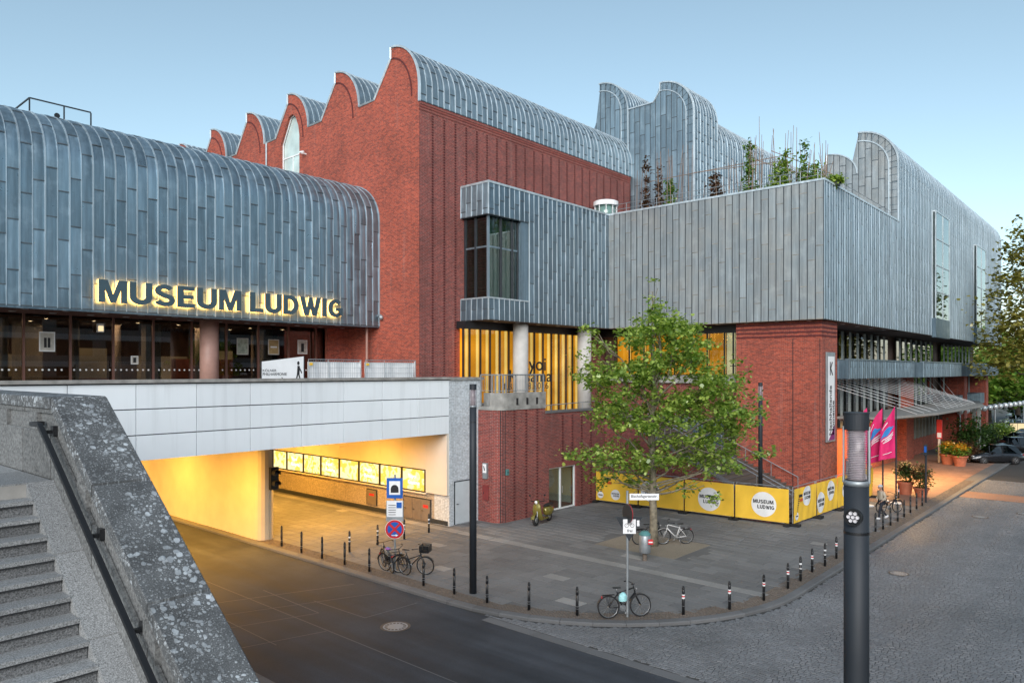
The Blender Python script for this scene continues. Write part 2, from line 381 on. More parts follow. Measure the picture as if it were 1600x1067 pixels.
M['gravel'] = groundm('tree_pit_gravel', (.24,.205,.16), 55, .4, .9, .25)
M['red_pave'] = groundm('red_brick_paving', (.23,.135,.095), 20, .2, .8, .2)
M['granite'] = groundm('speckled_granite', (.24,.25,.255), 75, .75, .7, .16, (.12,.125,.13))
M['granite_shade'] = groundm('shaded_rough_granite', (.125,.13,.135), 60, .8, .85, .2, (.07,.072,.075), bmp=.8)  # rough risers; the darker colour imitates their shade
M['granite_d'] = groundm('dark_granite_wall', (.15,.155,.155), 26, .6, .75, .3, (.27,.28,.28))
M['ground'] = groundm('ground_far', (.10,.10,.098), 8, .2, .9, .2)
def conglomerate():
    m, nt, p, o = nmat('conglomerate_stone'); ps = N(nt, 'UVMap').outputs[0]
    wv = N(nt, 'TexNoise', {'Vector': ps, 'Scale': 9.0, 'Detail': 3}).outputs[1]
    wp = N(nt, 'VectorMath', {0: ps, 1: vscale(nt, wv, (.07, .07, .0))}, operation='ADD').outputs[0]
    base = ramp(nt, noise(nt, ps, 60, 5, .8), [(.3, (.028,.03,.032)), (.5, (.085,.09,.093)), (.72, (.2,.21,.215))])
    c = base; hh = noise(nt, ps, 60, 4, .8)
    mask = noise(nt, ps, 1.6, 2)
    for sc, th, lo, hi, col in ((42, .36, .40, .52, (.30,.32,.33)), (20, .38, .38, .5, (.36,.39,.41)), (11, .40, .46, .56, (.42,.46,.49))):
        vo = N(nt, 'TexVoronoi', {'Vector': wp, 'Scale': float(sc), 'Randomness': .95})
        peb = ramp(nt, vo.outputs['Distance'], [(th-.06, 1), (th, 0)])
        pick = ramp(nt, N(nt, 'SeparateColor', {0: vo.outputs['Color']}).outputs[0], [(.3, 0), (.35, 1)])
        mk = ramp(nt, mask, [(lo, 0), (hi, 1)]) if sc < 30 else 1.0
        fac = math_(nt, 'MULTIPLY', math_(nt, 'MULTIPLY', peb, pick), mk)
        vc = mixc(nt, ramp(nt, N(nt, 'SeparateColor', {0: vo.outputs['Color']}).outputs[1], [(0, 0), (1, 1)]), tuple(x*.55 for x in col), col)
        c = mixc(nt, fac, c, vc); hh = math_(nt, 'ADD', hh, math_(nt, 'MULTIPLY', fac, .6))
    c = mixc(nt, 1.0, c, ramp(nt, noise(nt, ps, 2.5, 5), [(.3, .6), (.7, 1.35)]), 'MULTIPLY')
    nt.links.new(c, p.inputs['Base Color']); p.inputs['Roughness'].default_value = .75; bump(nt, p, hh, .6, .008); return m
M['conglom'] = conglomerate()

# ------------------------------------------------------------------ ground, roads, pavement
RZ = -.11
struct('ground', MB().quad((-600,-600,RZ-.02),(900,-600,RZ-.02),(900,900,RZ-.02),(-600,900,RZ-.02)), M['ground'])
KC = (25.4, 17.85); KR = 8.45
def kerb_path(off=0.0, step=1.0):
    r = KR - off; pts = []
    y = 62.0
    while y > KC[1] + .01: pts.append((KC[0]-r, y)); y -= step
    n = max(4, int(r*math.pi/2/step))
    for i in range(n+1):
        t = math.pi + (math.pi/2)*i/n; pts.append((KC[0]+r*math.cos(t), KC[1]+r*math.sin(t)))
    x = KC[0] + step
    while x < 120: pts.append((x, KC[1]-r + (x-25.4)*.004)); x += step
    return pts
def road_sheet(name, poly, z, mat): return struct(name, MB().quad(*[(x, y, z) for x, y in poly]), mat)
road = road_sheet('road', [(9.7,-60),(16.95,-60),(16.95,75),(9.7,75)], RZ, M['asphalt'])
b = MB()
for y in range(-40, 16, 1): b.box(16.6, 16.95, y+.006, y+.994, RZ+.001, RZ+.012)
b.build('gutter_slab', M['kerb'], road, kind='stuff')
b = MB()
for y0 in (37.2, 40.2, 46, 49.5, 53): b.box(13.3, 13.42, y0, y0+1.5, RZ+.001, RZ+.006)
dash = b.build('lane_marking', M['white'], road)
b = MB()
def strip(bm, p, q, w, z):
    p = Vector((p[0], p[1], 0)); q = Vector((q[0], q[1], 0)); d = (q-p).normalized(); n = Vector((-d.y, d.x, 0))*w/2
    bm.quad(*[(v.x, v.y, z) for v in (p-n, q-n, q+n, p+n)])
zz = RZ+.004
for p, q in (((12.8,-5),(12.9,34)),((10.2,24.5),(16.3,22.2)),((10.4,22.9),(16.4,20.6)),((10.2,21.5),(13.6,20.4)),((13.6,20.4),(13.7,24)),((14.2,21.6),(14.3,18.9)),((14.3,18.9),(16.4,18.8)),((11.2,18.9),(11.3,24.2)),((9.9,19.6),(12.8,18.8))):
    strip(b, p, q, .035, zz); zz += .0007
b.build('sealed_joint', M['kerb'], road)
M['asphalt_n'] = groundm('newer_asphalt', (.03,.032,.037), 95, .35, .7, .2); M['asphalt_o'] = groundm('older_asphalt', (.042,.045,.051), 95, .35, .62, .25)
# near pavement below the stairs
struct('near_pavement', MB().box(-40, 9.45, -60, 75, RZ-.01, 0), M['slab'])
b = MB()
for y in range(-20, 60): b.box(9.45, 9.7, y+.005, y+.995, RZ-.01, 0)
struct('near_kerb', b, M['kerb'])
# cobbled street
street = road_sheet('cobbled_street', [(16.95,-60),(160,-60),(160,9.9),(26,9.45),(17.6,17.5),(16.95,20)], RZ+.004, M['joint_g'])
def in_pave(x, y, off=0.0):
    """True inside the raised pavement, off metres in from the kerb's outer edge"""
    r = KR - off
    if x < KC[0] and y < KC[1]: return (x-KC[0])**2 + (y-KC[1])**2 < r*r
    return x > KC[0]-r and y > KC[1]-r + max(0, (x-25.4))*.004
def stones(cells, z0, h, jit, name, mat, parent, seed=1):
    """cells: array of cx, cy, sx, sy, ang -> one joined mesh of stones with chamfered tops"""
    g = np.random.default_rng(seed); c = np.asarray(cells, float); n = len(c)
    hz = z0 + h + g.uniform(-jit, jit, n); tilt = g.uniform(-jit*.8, jit*.8, (n, 4))
    sgn = np.array([(-1,-1),(1,-1),(1,1),(-1,1)], float)
    V = np.zeros((n, 8, 3))
    for k in range(4):
        for lv, sh in ((0, 1.0), (1, .86)):
            lx = sgn[k,0]*c[:,2]/2*sh; ly = sgn[k,1]*c[:,3]/2*sh
            V[:, k+4*lv, 0] = c[:,0] + lx*np.cos(c[:,4]) - ly*np.sin(c[:,4])
            V[:, k+4*lv, 1] = c[:,1] + lx*np.sin(c[:,4]) + ly*np.cos(c[:,4])
            V[:, k+4*lv, 2] = (hz + tilt[:,k]) if lv else z0 + h*.25
    base = np.array([(4,5,6,7),(0,1,5,4),(1,2,6,5),(2,3,7,6),(3,0,4,7)])
    Fc = (np.arange(n)[:,None,None]*8 + base[None]).reshape(-1, 4)
    me = bpy.data.meshes.new(name); me.from_pydata(V.reshape(-1,3).tolist(), [], Fc.tolist()); me.materials.append(mat)
    return link(name, me, parent, 'stuff')
cells = []
x = 16.98
while x < 62:
    wx = .115
    y = max(-9., .117*x - 7.0); k = 0
    while y < 13.5:
        wy = .13 + .06*rng.random()
        yy = y + wy/2; ph = (yy/1.5) % 1; ox = .1*math.sin(math.pi*ph)
        cx = x + ox
        if cx > 17.02 and not in_pave(cx, yy, -.06) and math.hypot(cx, yy) < 66 and (cx < 17.8 or yy < 12.5):
            cells.append((cx + rng.normal(0,.006), yy, wx-.014, wy-.014, -.1*math.pi/1.5*math.cos(math.pi*ph) + rng.normal(0, .04)))
        y += wy
    x += wx
x = 17.05
while x < 19.5:
    y = 12.5
    while y < 17.5:
        if not in_pave(x, y, -.06): cells.append((x, y, .105, .14, rng.normal(0, .05)))
        y += .16
    x += .125
stones(cells, RZ, .018, .006, 'cobblestone', M['sett'], street)
road_sheet('crossing_band', [(52.5,-30),(55.2,-30),(55.2,9.5),(52.5,9.5)], RZ+.024, M['red_pave'])
# raised pavement: base sheet, kerb stones, sett strip, slabs
op = kerb_path(.02, .5)
pv = MB(); poly = [(x, y, -.016) for x, y in op if x < 120] + [(120, 62, -.016)]
pv.quad(*poly); pave = struct('pavement', pv, M['slab_j'])
ks = kerb_path(0, 1.0); ki = kerb_path(.3, 1.0); n_k = min(len(ks), len(ki)); q0 = 0
def off_pt(p, d):
    x, y = p
    if x < KC[0] and y < KC[1]:
        v = Vector((x-KC[0], y-KC[1])).normalized(); return (x - v.x*d, y - v.y*d)
    return (x + d, y) if y >= KC[1] else (x, y + d)
for i in range(len(ks)-1):
    p, q = ks[i], ks[i+1]
    if p[1] > 45 or p[0] > 75: continue
    d = Vector((q[0]-p[0], q[1]-p[1])).normalized()*.006
    p2 = (p[0]+d.x, p[1]+d.y); q2 = (q[0]-d.x, q[1]-d.y)
    b = MB(); pi, qi = off_pt(p2, .3), off_pt(q2, .3); pc, qc = off_pt(p2, .03), off_pt(q2, .03)
    b.add([(*p2, RZ-.01), (*q2, RZ-.01), (*q2, -.025), (*p2, -.025), (*pc, .002), (*qc, .002), (*qi, .002), (*pi, .002), (*pi, -.05), (*qi, -.05)],
          [(0,1,2,3),(3,2,5,4),(4,5,6,7),(7,6,9,8),(0,3,4,7,8),(1,9,6,5,2)])
    b.build('kerb_stone', M['kerb'], pave)
cells = []
for off in (.37, .48, .59, .70, .81, .92):
    pts = kerb_path(off, .115)
    for i, p in enumerate(pts[:-1]):
        if p[1] > 36 or p[0] > 60: continue
        q = pts[i+1]; cells.append(((p[0]+q[0])/2, (p[1]+q[1])/2, .1, .095, math.atan2(q[1]-p[1], q[0]-p[0]) + rng.normal(0, .08)))
stones(cells, -.03, .028, .006, 'small_sett', M['sett_w'], pave, 3)
PIT = (26.85, 30.2, 15.0, 18.95)
slabs = []
x = 17.9; i = 0
while x < 52:
    w = .5
    pale = 24.3 <= x < 24.8
    y = 9.9 + (i % 3)*.27
    while y < (44 if x < 25 else 31):
        L = random.choice((.7, .8, .9, 1.0)) if not pale else 1.0
        cx, cy = x + w/2, y + L/2
        ok = in_pave(cx, cy, (.75 if pale else 1.1) if cx < 26 else 1.0) and not (PIT[0]-.2 < cx < PIT[1]+.2 and PIT[2]-.3 < cy < PIT[3]+.3)
        if cx > 25.1 and cy > 26.3 : ok = False
        if cx > 27 and cy > 24.9: ok = False
        if cx > 36.5 and cy > 14.2 and cx < 45: ok = False
        if cx > 46.5: ok = False
        if ok: slabs.append((cx, cy, w, L, pale))
        y += L
    x += w; i += 1
slabs.sort(key=lambda s: math.hypot(s[0], s[1]))
um = MB(); um.add([(-.5,-.5,-.04),(.5,-.5,-.04),(.5,.5,-.04),(-.5,.5,-.04),(-.494,-.496,0),(.494,-.496,0),(.494,.496,0),(-.494,.496,0)],
    [(4,5,6,7),(0,1,5,4),(1,2,6,5),(2,3,7,6),(3,0,4,7)])
pr = [um.build('paving_slab', M['slab'], pave), um.build('paving_slab', M['slab_p'], pave)]
first = [True, True]
rest = {0: [], 1: []}
for k, (cx, cy, w, L, pale) in enumerate(slabs):
    t = 1 if (pale or random.random() < .015) else 0
    if k < 300:
        if first[t]: o = pr[t]; first[t] = False
        else: o = pr[t].copy(); COL.objects.link(o)
        o.location = (cx, cy, random.uniform(-.002, .003)); o.scale = (w-.018, L-.018, 1)
        o.rotation_euler = (random.uniform(-.002, .002), random.uniform(-.003, .003), 0)
    else: rest[t].append((cx, cy, w-.004, L-.004, 0))
for t in (0, 1):
    if rest[t]:
        o = stones(rest[t], -.03, .03, .0015, 'paving_slab_field', M['slab_p' if t else 'slab'], pave, 5)
b = MB().box(PIT[0], PIT[1], PIT[2], PIT[3], -.02, -.006)
struct('tree_pit', b, M['gravel'])
struct('brick_apron', MB().quad((46.5,10.4,-.008),(76,10.6,-.008),(76,17,-.008),(46.5,17,-.008)), M['red_pave'])
cells = []
x = 46.6
while x < 75:
    y = 10.5
    while y < 16.9: cells.append((x+.2, y+.3, .385, .585, 0)); y += .6
    x += .4
stones(cells, -.03, .028, .003, 'paving_brick', M['red_pave'], bpy.data.objects['brick_apron'], 6)
def manhole(x, y, r, lab, z=RZ+.004):
    t = thing('manhole_cover', lab, 'manhole', (x, y, z))
    MB().lathe([(r*1.22,0),(r*1.22,.006),(r*1.04,.006)], (x,y,z), 32).build('rim', M['sett_w'], t)
    b = MB().lathe([(r*1.0,0),(r*1.0,.008),(r*.88,.008),(r*.86,.003),(r*.66,.003),(r*.64,.008),(0,.008)], (x,y,z), 32)
    for k in range(16):
        a = 2*math.pi*k/16; d = Vector((math.cos(a), math.sin(a), 0)); n = Vector((-d.y, d.x, 0))
        b.mbox(Matrix(((d.x,n.x,0,x),(d.y,n.y,0,y),(0,0,1,z),(0,0,0,1))), r*.66, r*.87, -.02, .02, .003, .0085)
    b.build('lid', M['galv'], t, smooth=False)
manhole(14.43, 17.56, .38, 'round cast iron manhole cover ringed by setts in the dark asphalt road')
manhole(45.9, 7.3, .33, 'small round manhole cover in cobbled street near the planters', RZ+.028)
manhole(48.5, 5.6, .35, 'round manhole cover in cobbled street right of the parking sign post', RZ+.028)
manhole(31.0, 7.6, .3, 'worn round cover in cobbled street beside the near lamp post', RZ+.028)
# ------------------------------------------------------------------ cladding
def prof_eval(prof):
    P = [Vector((a, b)) for a, b in prof]; s = [0.0]
    for i in range(1, len(P)): s.append(s[-1] + (P[i]-P[i-1]).length)
    def ev(t):
        t = min(max(t, 0), s[-1])
        for i in range(1, len(P)):
            if t <= s[i] + 1e-9:
                k = (t - s[i-1])/max(1e-9, s[i]-s[i-1]); d = (P[i]-P[i-1]).normalized(); return P[i-1].lerp(P[i], k), Vector((-d.y, d.x))
    return s, ev
def clad(parent, O, du, width, prof, tray, L, mat, seam_mat, batten=1, stag=3, seam=(.022,.045), top=None, budget=300, bname='batten', u_from=0.0, hole=None, lap=.03, seam_every=1, seg=None, bow=.012, hem=None):
    """zinc trays on a wall: O bottom left as seen from outside, du to the right; prof = (inward, z) polyline from the foot up.
    each sheet and each seam is an object sharing its mesh with its likes"""
    du = Vector(du).normalized(); inw = Vector((0,0,1)).cross(du); O = Vector(O); hem = hem or M['zinc_lap_shade']
    w0 = Vector(parent['_w']) if '_w' in parent else Vector((0,0,0))
    Mr = Matrix(((du.x, inw.x, 0, 0), (du.y, inw.y, 0, 0), (0, 0, 1, 0), (0,0,0,1)))
    s, ev = prof_eval(prof); tot = s[-1]; cache = {}; cnt = 0
    n = max(1, round(width/tray)); tw = width/n; rs = random.Random(int(abs(O.x*7+O.y*3+width*11)))
    spill = MB()
    def sheet(key):
        s0, s1a, s1b, var = key
        hm = s0 + .05; b = MB(); ks = [s0, hm] + [q for q in s if hm+.05 < q < min(s1a, s1b)-.05] + [max(s1a, s1b)]
        rows = []
        for q in ks:
            fr = (q-s0)/max(1e-6, ks[-1]-s0); pr = lap*(1-fr) + .004*fr; row = []
            for uf in (0, .25, .5, .75, 1):
                u = .004 + (tw-.008)*uf; qq = q
                if q == ks[-1] and s1a != s1b: qq = s1a + (s1b-s1a)*u/tw
                p, nn = ev(qq); e = p + nn*(pr + bow*(.6+.5*var)*math.sin(math.pi*uf)*(.55+.45*math.sin(math.pi*fr))); row.append((u, e.x, e.y))
            rows.append(row)
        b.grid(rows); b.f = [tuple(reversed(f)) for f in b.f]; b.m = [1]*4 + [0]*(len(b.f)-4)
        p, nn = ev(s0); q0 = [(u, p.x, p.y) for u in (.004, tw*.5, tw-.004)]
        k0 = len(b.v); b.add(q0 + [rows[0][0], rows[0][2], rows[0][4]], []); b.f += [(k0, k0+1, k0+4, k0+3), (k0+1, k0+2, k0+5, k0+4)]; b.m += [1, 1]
        return b
    for i in range(n):
        u = i*tw
        if u < u_from - 1e-6: continue
        ta = tot if top is None else top(u+.01); tb = tot if top is None else top(u+tw-.01)
        if top is not None and min(ta, tb) < .3: continue
        first = L*(.25 + .75*((i*stag_f(stag)) % 1.0)); q = 0.0; nxt = first
        while q < max(ta, tb) - .15:
            e = nxt if nxt < min(ta, tb) - .35 else None
            s1a, s1b = (e, e) if e else (ta, tb)
            skip = hole is not None and hole(u + tw/2, (q + (s1a+s1b)/2)/2)
            if not skip:
                key = (round(q, 3), round(s1a, 3), round(s1b, 3), rs.randint(0, 2))
                if cnt < budget:
                    if key not in cache:
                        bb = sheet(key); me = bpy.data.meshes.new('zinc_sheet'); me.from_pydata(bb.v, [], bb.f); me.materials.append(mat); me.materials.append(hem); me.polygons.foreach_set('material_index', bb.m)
                        me.polygons.foreach_set('use_smooth', [True]*len(me.polygons)); cache[key] = me
                    o = bpy.data.objects.new('zinc_sheet', cache[key]); COL.objects.link(o); o.parent = parent
                    Q = O + du*u - w0; o.matrix_local = Matrix.Translation(Q) @ Mr; cnt += 1
                else:
                    bb = sheet(key); T = Matrix.Translation(O + du*u) @ Mr; spill.add([tuple(T @ Vector(v)) for v in bb.v], bb.f); spill.m[-len(bb.m):] = bb.m
            q = e if e else 1e9
            nxt = q + L
    if spill.v: spill.build('zinc_sheets', [mat, hem], parent, uv=False, kind='stuff')
    smesh = {}
    for i in range(0, n+1, seam_every):
        u = i*tw
        if u < u_from - 1e-6: continue
        t1 = tot if top is None else min(tot, max(top(max(0, u-.01)), top(min(width, u+.01))))
        if t1 < .3: continue
        big = batten and i % batten == 0
        key = (round(t1, 2), big)
        if key not in smesh:
            w, h = seam if not big else (seam[0]*1.7, seam[1]*1.35)
            b = MB(); ks = [0.0] + [q for q in s if .05 < q < t1-.05] + [t1]; rows = []
            for q in ks:
                p, nn = ev(q); a = p; c = p + nn*h; rows.append([(-w, a.x, a.y), (-w*.8, c.x, c.y), (w*.8, c.x, c.y), (w, a.x, a.y)])
            b.grid(rows); b.f = [tuple(reversed(f)) for f in b.f]; b.f.append((0,1,2,3)); b.m.append(0)
            me = bpy.data.meshes.new(bname); me.from_pydata(b.v, [], b.f); me.materials.append(seam_mat); smesh[key] = me
        if hole is not None and seg is not None:
            pass
        o = bpy.data.objects.new(bname if big else 'standing_seam', smesh[key]); COL.objects.link(o); o.parent = parent
        o.matrix_local = Matrix.Translation(O + du*u - w0) @ Mr
def stag_f(k): return {2: .5, 3: .333, 5: .4}.get(k, .618)
def arc_prof(foot, spring, a, b, n=10, t1=90):
    p = [(0, foot), (0, spring)]
    for i in range(1, n+1):
        t = R(t1)*i/n; p.append((a*(1-math.cos(t)), spring + b*math.sin(t)))
    return p
def downlights(parent, pts, z, r=.11):
    for x, y in pts:
        b = MB().lathe([(r*1.25, 0), (r*1.25, -.02), (r, -.025)], (x, y, z), 12); o = b.build('downlight', M['steel'], parent, uv=False)
        MB().lathe([(r*.98, -.02), (0, -.021)], (x, y, z), 12).build('bulb', M['downlight'], o, uv=False, world=False)

# ------------------------------------------------------------------ footbridge with white panels
DECK = 6.25
t = thing('footbridge', 'wide footbridge with white enamel panels above the yellow lit underpass', 'bridge', (10, 26.5, 0))
MB().box(-30, 25.2, 26.62, 60, 4.62, DECK).build('deck', M['concrete'], t)
MB().box(-30, 25.25, 26.4, 26.85, 7.28, 7.40).build('coping', M['concrete'], t)
MB().box(-30, 25.2, 26.56, 26.8, 4.6, 7.28).build('parapet', M['joint'], t)
us = [25.19, 23.16, 21.04, 18.93, 16.85, 14.585]
while us[-1] > -20: us.append(us[-1]-2.12)
zs = [4.57, 5.47, 6.37, 7.25]
for i in range(len(us)-1):
    for k in range(3):
        b = MB(); x0, x1, z0, z1 = us[i+1]+.008, us[i]-.008, zs[k]+.014, zs[k+1]-.014
        b.add([(x0,26.56,z0),(x1,26.56,z0),(x1,26.56,z1),(x0,26.56,z1),(x0+.008,26.5,z0+.008),(x1-.008,26.5,z0+.008),(x1-.008,26.5,z1-.008),(x0+.008,26.5,z1-.008)],
              [(4,5,6,7),(0,1,5,4),(1,2,6,5),(2,3,7,6),(3,0,4,7)])
        b.build('white_panel', M['white_panel'], t)
# ceiling lamps of the underpass
def lamp_area(name, loc, sx, sy, energy, col, rot=(0,0,0)):
    L = bpy.data.lights.new(name, 'AREA'); L.shape = 'RECTANGLE'; L.size = sx; L.size_y = sy; L.energy = energy; L.color = col
    o = bpy.data.objects.new(name, L); COL.objects.link(o); o.location = loc; o.rotation_euler = rot; return o
for k, (x, y) in enumerate(((13.6, 31), (13.6, 38), (13.6, 46), (21.6, 31.5), (21.6, 38.5), (21.6, 46))):
    MB().box(x-.9, x+.9, y-.12, y+.12, 4.53, 4.615).build('ceiling_lamp', M['cream_panel'], t)
    lamp_area('underpass_light', (x, y, 4.5), 1.7, .22, 470 if x < 17 else 330, (1, .48, .075))
# underpass pier
t = thing('underpass_pier', 'long painted concrete pier with rounded end glowing yellow in the underpass', 'pier', (17.7, 31, 0))
b = MB(); P = [(17.3, 62), (17.3, 31.0)]
for i in range(9):
    a = math.pi + math.pi*i/8; P.append((17.72 + .42*math.cos(a), 31.0 + .42*math.sin(a)))
P += [(18.14, 62)]
b.prism([(x, y, -.02) for x, y in P], (0, 0, 4.62)); b.build('pier_wall', M['pier'], t)
MB().cyl((18.0, 30.66, 2.6), (18.0, 30.66, 4.6), .03, n=8).build('conduit', M['galv'], t)
# two-lamp traffic signal on the pier
t = thing('traffic_signal', 'black two lens traffic signal fixed to the end of the underpass pier', 'traffic light', (17.95, 30.5, 2.4))
MB().box(17.72, 18.12, 30.38, 30.56, 2.28, 3.3).build('housing', M['black'], t)
for z in (2.55, 3.03):
    b = MB()
    rows = [[(17.92 + .17*math.cos(R(a)), yv, z + .17*math.sin(R(a))) for a in range(-20, 201, 20)] for yv in (30.39, 30.12)]
    b.grid(rows); b.build('visor', M['black'], t, smooth=True)
    MB().lathe([(0, -.02), (.08, -.015), (.15, 0)], (17.92, 30.375, z), 16, 'y').build('lens', M['dark_metal'], t)
# ------------------------------------------------------------------ underpass side wall with light boxes
t = thing('underpass_wall', 'underpass side wall of tan brick below cream panels and light boxes', 'wall', (25.4, 26.6, 0))
MB().box(25.22, 27.2, 26.52, 62, -.02, 4.62).build('tan_wall', M['tan_brick'], t)
MB().box(25.19, 25.23, 26.6, 62, .0, .22).build('skirting', M['dark_metal'], t)
b = MB().box(25.06, 25.23, 26.53, 28.1, 1.52, 4.6); b.build('end_panel', M['cream_panel'], t)
y = 28.11
while y < 56:
    MB().box(25.07, 25.23, y+.006, y+1.844, 2.68, 4.6).build('upper_panel', M['cream_panel'], t); y += 1.85
MB().box(25.05, 25.23, 28.11, 56, 1.42, 1.5).build('ledge', M['cream_panel'], t)
def poster_mat(i):
    m, nt, p, o = nmat('lit_poster'); nt.nodes.remove(p); ps = pos(nt)
    w = N(nt, 'TexWave', {'Vector': ps, 'Scale': 1.6 + .5*(i % 3), 'Distortion': 9.0, 'Detail': 2.0, 'Detail Scale': 1.2}, wave_type='BANDS')
    c = ramp(nt, w.outputs[1], [(.2, (1,.62,.09)), (.45, (1,.72,.16)), (.5, (.5,.34,.08)), (.56, (1,.8,.3)), (.9, (1,.85,.42))])
    nt.links.new(N(nt, 'Emission', {'Color': c, 'Strength': .62}).outputs[0], o.inputs[0]); return m
pm = [poster_mat(i) for i in range(3)]; M['lit_white'] = emis('lit_white_print', (1, .96, .85), .95)
for i in range(9):
    y = 28.13 + 1.85*i
    c = thing('light_box', '%s backlit yellow poster box from the underpass mouth' % ('first','second','third','fourth','fifth','sixth','seventh','eighth','ninth')[i], 'light box', (25.05, y+.9, 1.5), group='yellow light boxes in the underpass')
    fr = MB().box(25.04, 25.22, y, y+1.84, 1.5, 1.56).box(25.04, 25.22, y, y+1.84, 2.62, 2.68).box(25.04, 25.22, y, y+.06, 1.56, 2.62).box(25.04, 25.22, y+1.78, y+1.84, 1.56, 2.62)
    fr.build('frame', M['black'], c)
    MB().box(25.08, 25.2, y+.06, y+1.78, 1.56, 2.62).build('poster', pm[i % 3], c)
    if i % 2 == 0:
        put_text('Yayoi', (25.07, y+1.35, 2.1), (0,-1,0), .26, M['lit_white'], c); put_text('Kusama', (25.07, y+1.35, 1.84), (0,-1,0), .2, M['lit_white'], c)
def door_in_wall(name, lab, O, du, w, h, mat, leaves=1, handle=True, sign=False):
    c = thing(name, lab, 'door', O); du = Vector(du); F = frame(du, O)
    T = lambda b: b.xf(F)
    T(MB().box(-.06, w+.06, -.0, h+.05, -.02, .012)).build('door_frame', M['dark_metal'], c)
    for k in range(leaves):
        o = T(MB().box(k*w/leaves+.012, (k+1)*w/leaves-.012, .012, h-.01, -.01, .03)).build('door_leaf', mat, c)
        if handle: 
            q = MB().cyl((k*w/leaves+.1, h*.48, .03), (k*w/leaves+.1, h*.48, .08), .02, n=8).cyl((k*w/leaves+.1, h*.48, .075), (k*w/leaves+.22, h*.48, .075), .012, n=8); q.xf(F)
            q.v = [tuple(Vector(v) - Vector(O)) for v in q.v]; hd = q.build('handle', M['black'], o, uv=False)
        if sign and k == leaves-1:
            T(MB().box(k*w/leaves+w/leaves*.25, k*w/leaves+w/leaves*.8, h*.62, h*.76, .031, .036)).build('red_notice', M['red'], c)
    return c
M['tan_metal'] = plain('tan_door', (.16,.13,.105), .5)
door_in_wall('service_door', 'low brown double service doors in tan underpass wall', (25.2, 29.95, .0), (0,-1,0), 2.05, 1.12, M['tan_metal'], 3, True, True)
door_in_wall('service_hatch', 'small brown hatch in the tan underpass wall', (25.2, 33.1, .3), (0,-1,0), .82, .84, M['tan_metal'], 1, False, True)
# white brick end wall
t = thing('white_brick_wall', 'white glazed brick wall at the right end of the footbridge', 'wall', (26, 26.5, 0))
MB().box(25.2, 27.45, 26.5, 27.6, -.02, 7.24).build('wall', M['white_brick'], t)
MB().box(25.26, 27.6, 26.42, 27.7, 7.24, 7.38).build('coping', M['concrete'], t)
M['white_door'] = plain('pale_blue_door', (.50,.55,.58), .45, var=.05)
door_in_wall('plain_door', 'flush pale door in the white brick wall beside the tall lamp', (25.58, 26.5, .02), (1,0,0), 1.2, 2.12, M['white_door'])
# ------------------------------------------------------------------ entrance hall with barrel zinc roof
UG, VF = 27.43, 31.3
HV = 34.87
t = thing('entrance_hall', 'long entrance hall clad in a curved blue grey zinc barrel above glass doors', 'building', (12, HV, 0)); hall = t
hp = arc_prof(10.35, 16.6, 3.15, 2.5, 10, 88)
core = [(-30, HV+.03, 10.33)] ; pr = [(HV+.03+a, z) for a, z in hp] + [(HV+8, 19.1), (HV+8, 10.36)]
MB().prism([(-25, y, z-.01) for y, z in pr], (UG+25-.02, 0, 0)).build('roof_core', M['zinc_d'], t)
clad(t, (-.1, HV, 0), (1,0,0), UG+.1-.03, hp, .46, 2.05, M['zinc_h'], M['zinc_m'], batten=2, stag=5, seam=(.02,.05), budget=300, bow=.03)
MB().box(-25, UG-.02, HV+.03, HV+4, 10.30, 10.34).build('soffit', M['soffit'], t)
MB().box(-25, UG-.02, HV-.03, HV+.06, 10.26, 10.36).build('eave_trim', M['zinc_d'], t)
b = MB()
for k in range(12): b.box(-25, UG-.05, HV+.25+k*.3, HV+.27+k*.3, 10.285, 10.30)
b.build('soffit_slat', M['bronze'], t)
GV = 38.3
downlights(t, [(x, HV+.55) for x in np.arange(3.2, 27, 1.55)] + [(x, HV+2.3) for x in np.arange(3.2, 27, 1.55)], 10.29, .12)
mull = [9.0 - 2.9*1.2*k for k in range(1, 4)]
from_px = lambda X, Vp: (lambda d: Vp*d[0]/d[1])((math.cos(R(41.562)) + math.sin(R(41.562))*(X-800)/1147, math.sin(R(41.562)) - math.cos(R(41.562))*(X-800)/1147))
ms = sorted(mull + [from_px(x, GV) for x in (36.5, 109.6, 176.5, 239, 299, 353, 403, 450, 493, 533)])
for x in ms: MB().box(x-.045, x+.045, GV-.09, GV+.06, DECK, 10.3).build('mullion', M['bronze'], t)
for i in range(len(ms)-1):
    MB().box(ms[i]+.05, ms[i+1]-.05, GV-.01, GV+.01, DECK+.05, 10.28).build('glass_pane', M['glass_d'], t)
b = MB()
x = -5.
while x < ms[-1]-.2:
    if not any(abs(x-m) < .1 for m in ms): b.lathe([(.045, 0), (0, -.002)], (x, GV-.012, 7.75), 8, 'y')
    x += .26
b.build('safety_dots', M['white'], t, uv=False)
MB().box(ms[-1]+.05, 25.9, GV-.12, GV+.3, DECK, 10.3).build('end_pier', M['dark_metal'], t)
MB().box(25.9, UG, GV-.4, GV+.3, DECK, 10.3).build('brick_return', M['brick'], t)
MB().cyl((26.9, HV+.5, DECK), (26.9, HV+.5, 10.3), .07, n=10).build('downpipe', M['warm_lit_col'], t)
MB().lathe([(.46, 0), (.46, 4.05)], (from_px(327, 36.6), 36.6, DECK), 28).build('column', M['warm_lit_col'], t, smooth=True)
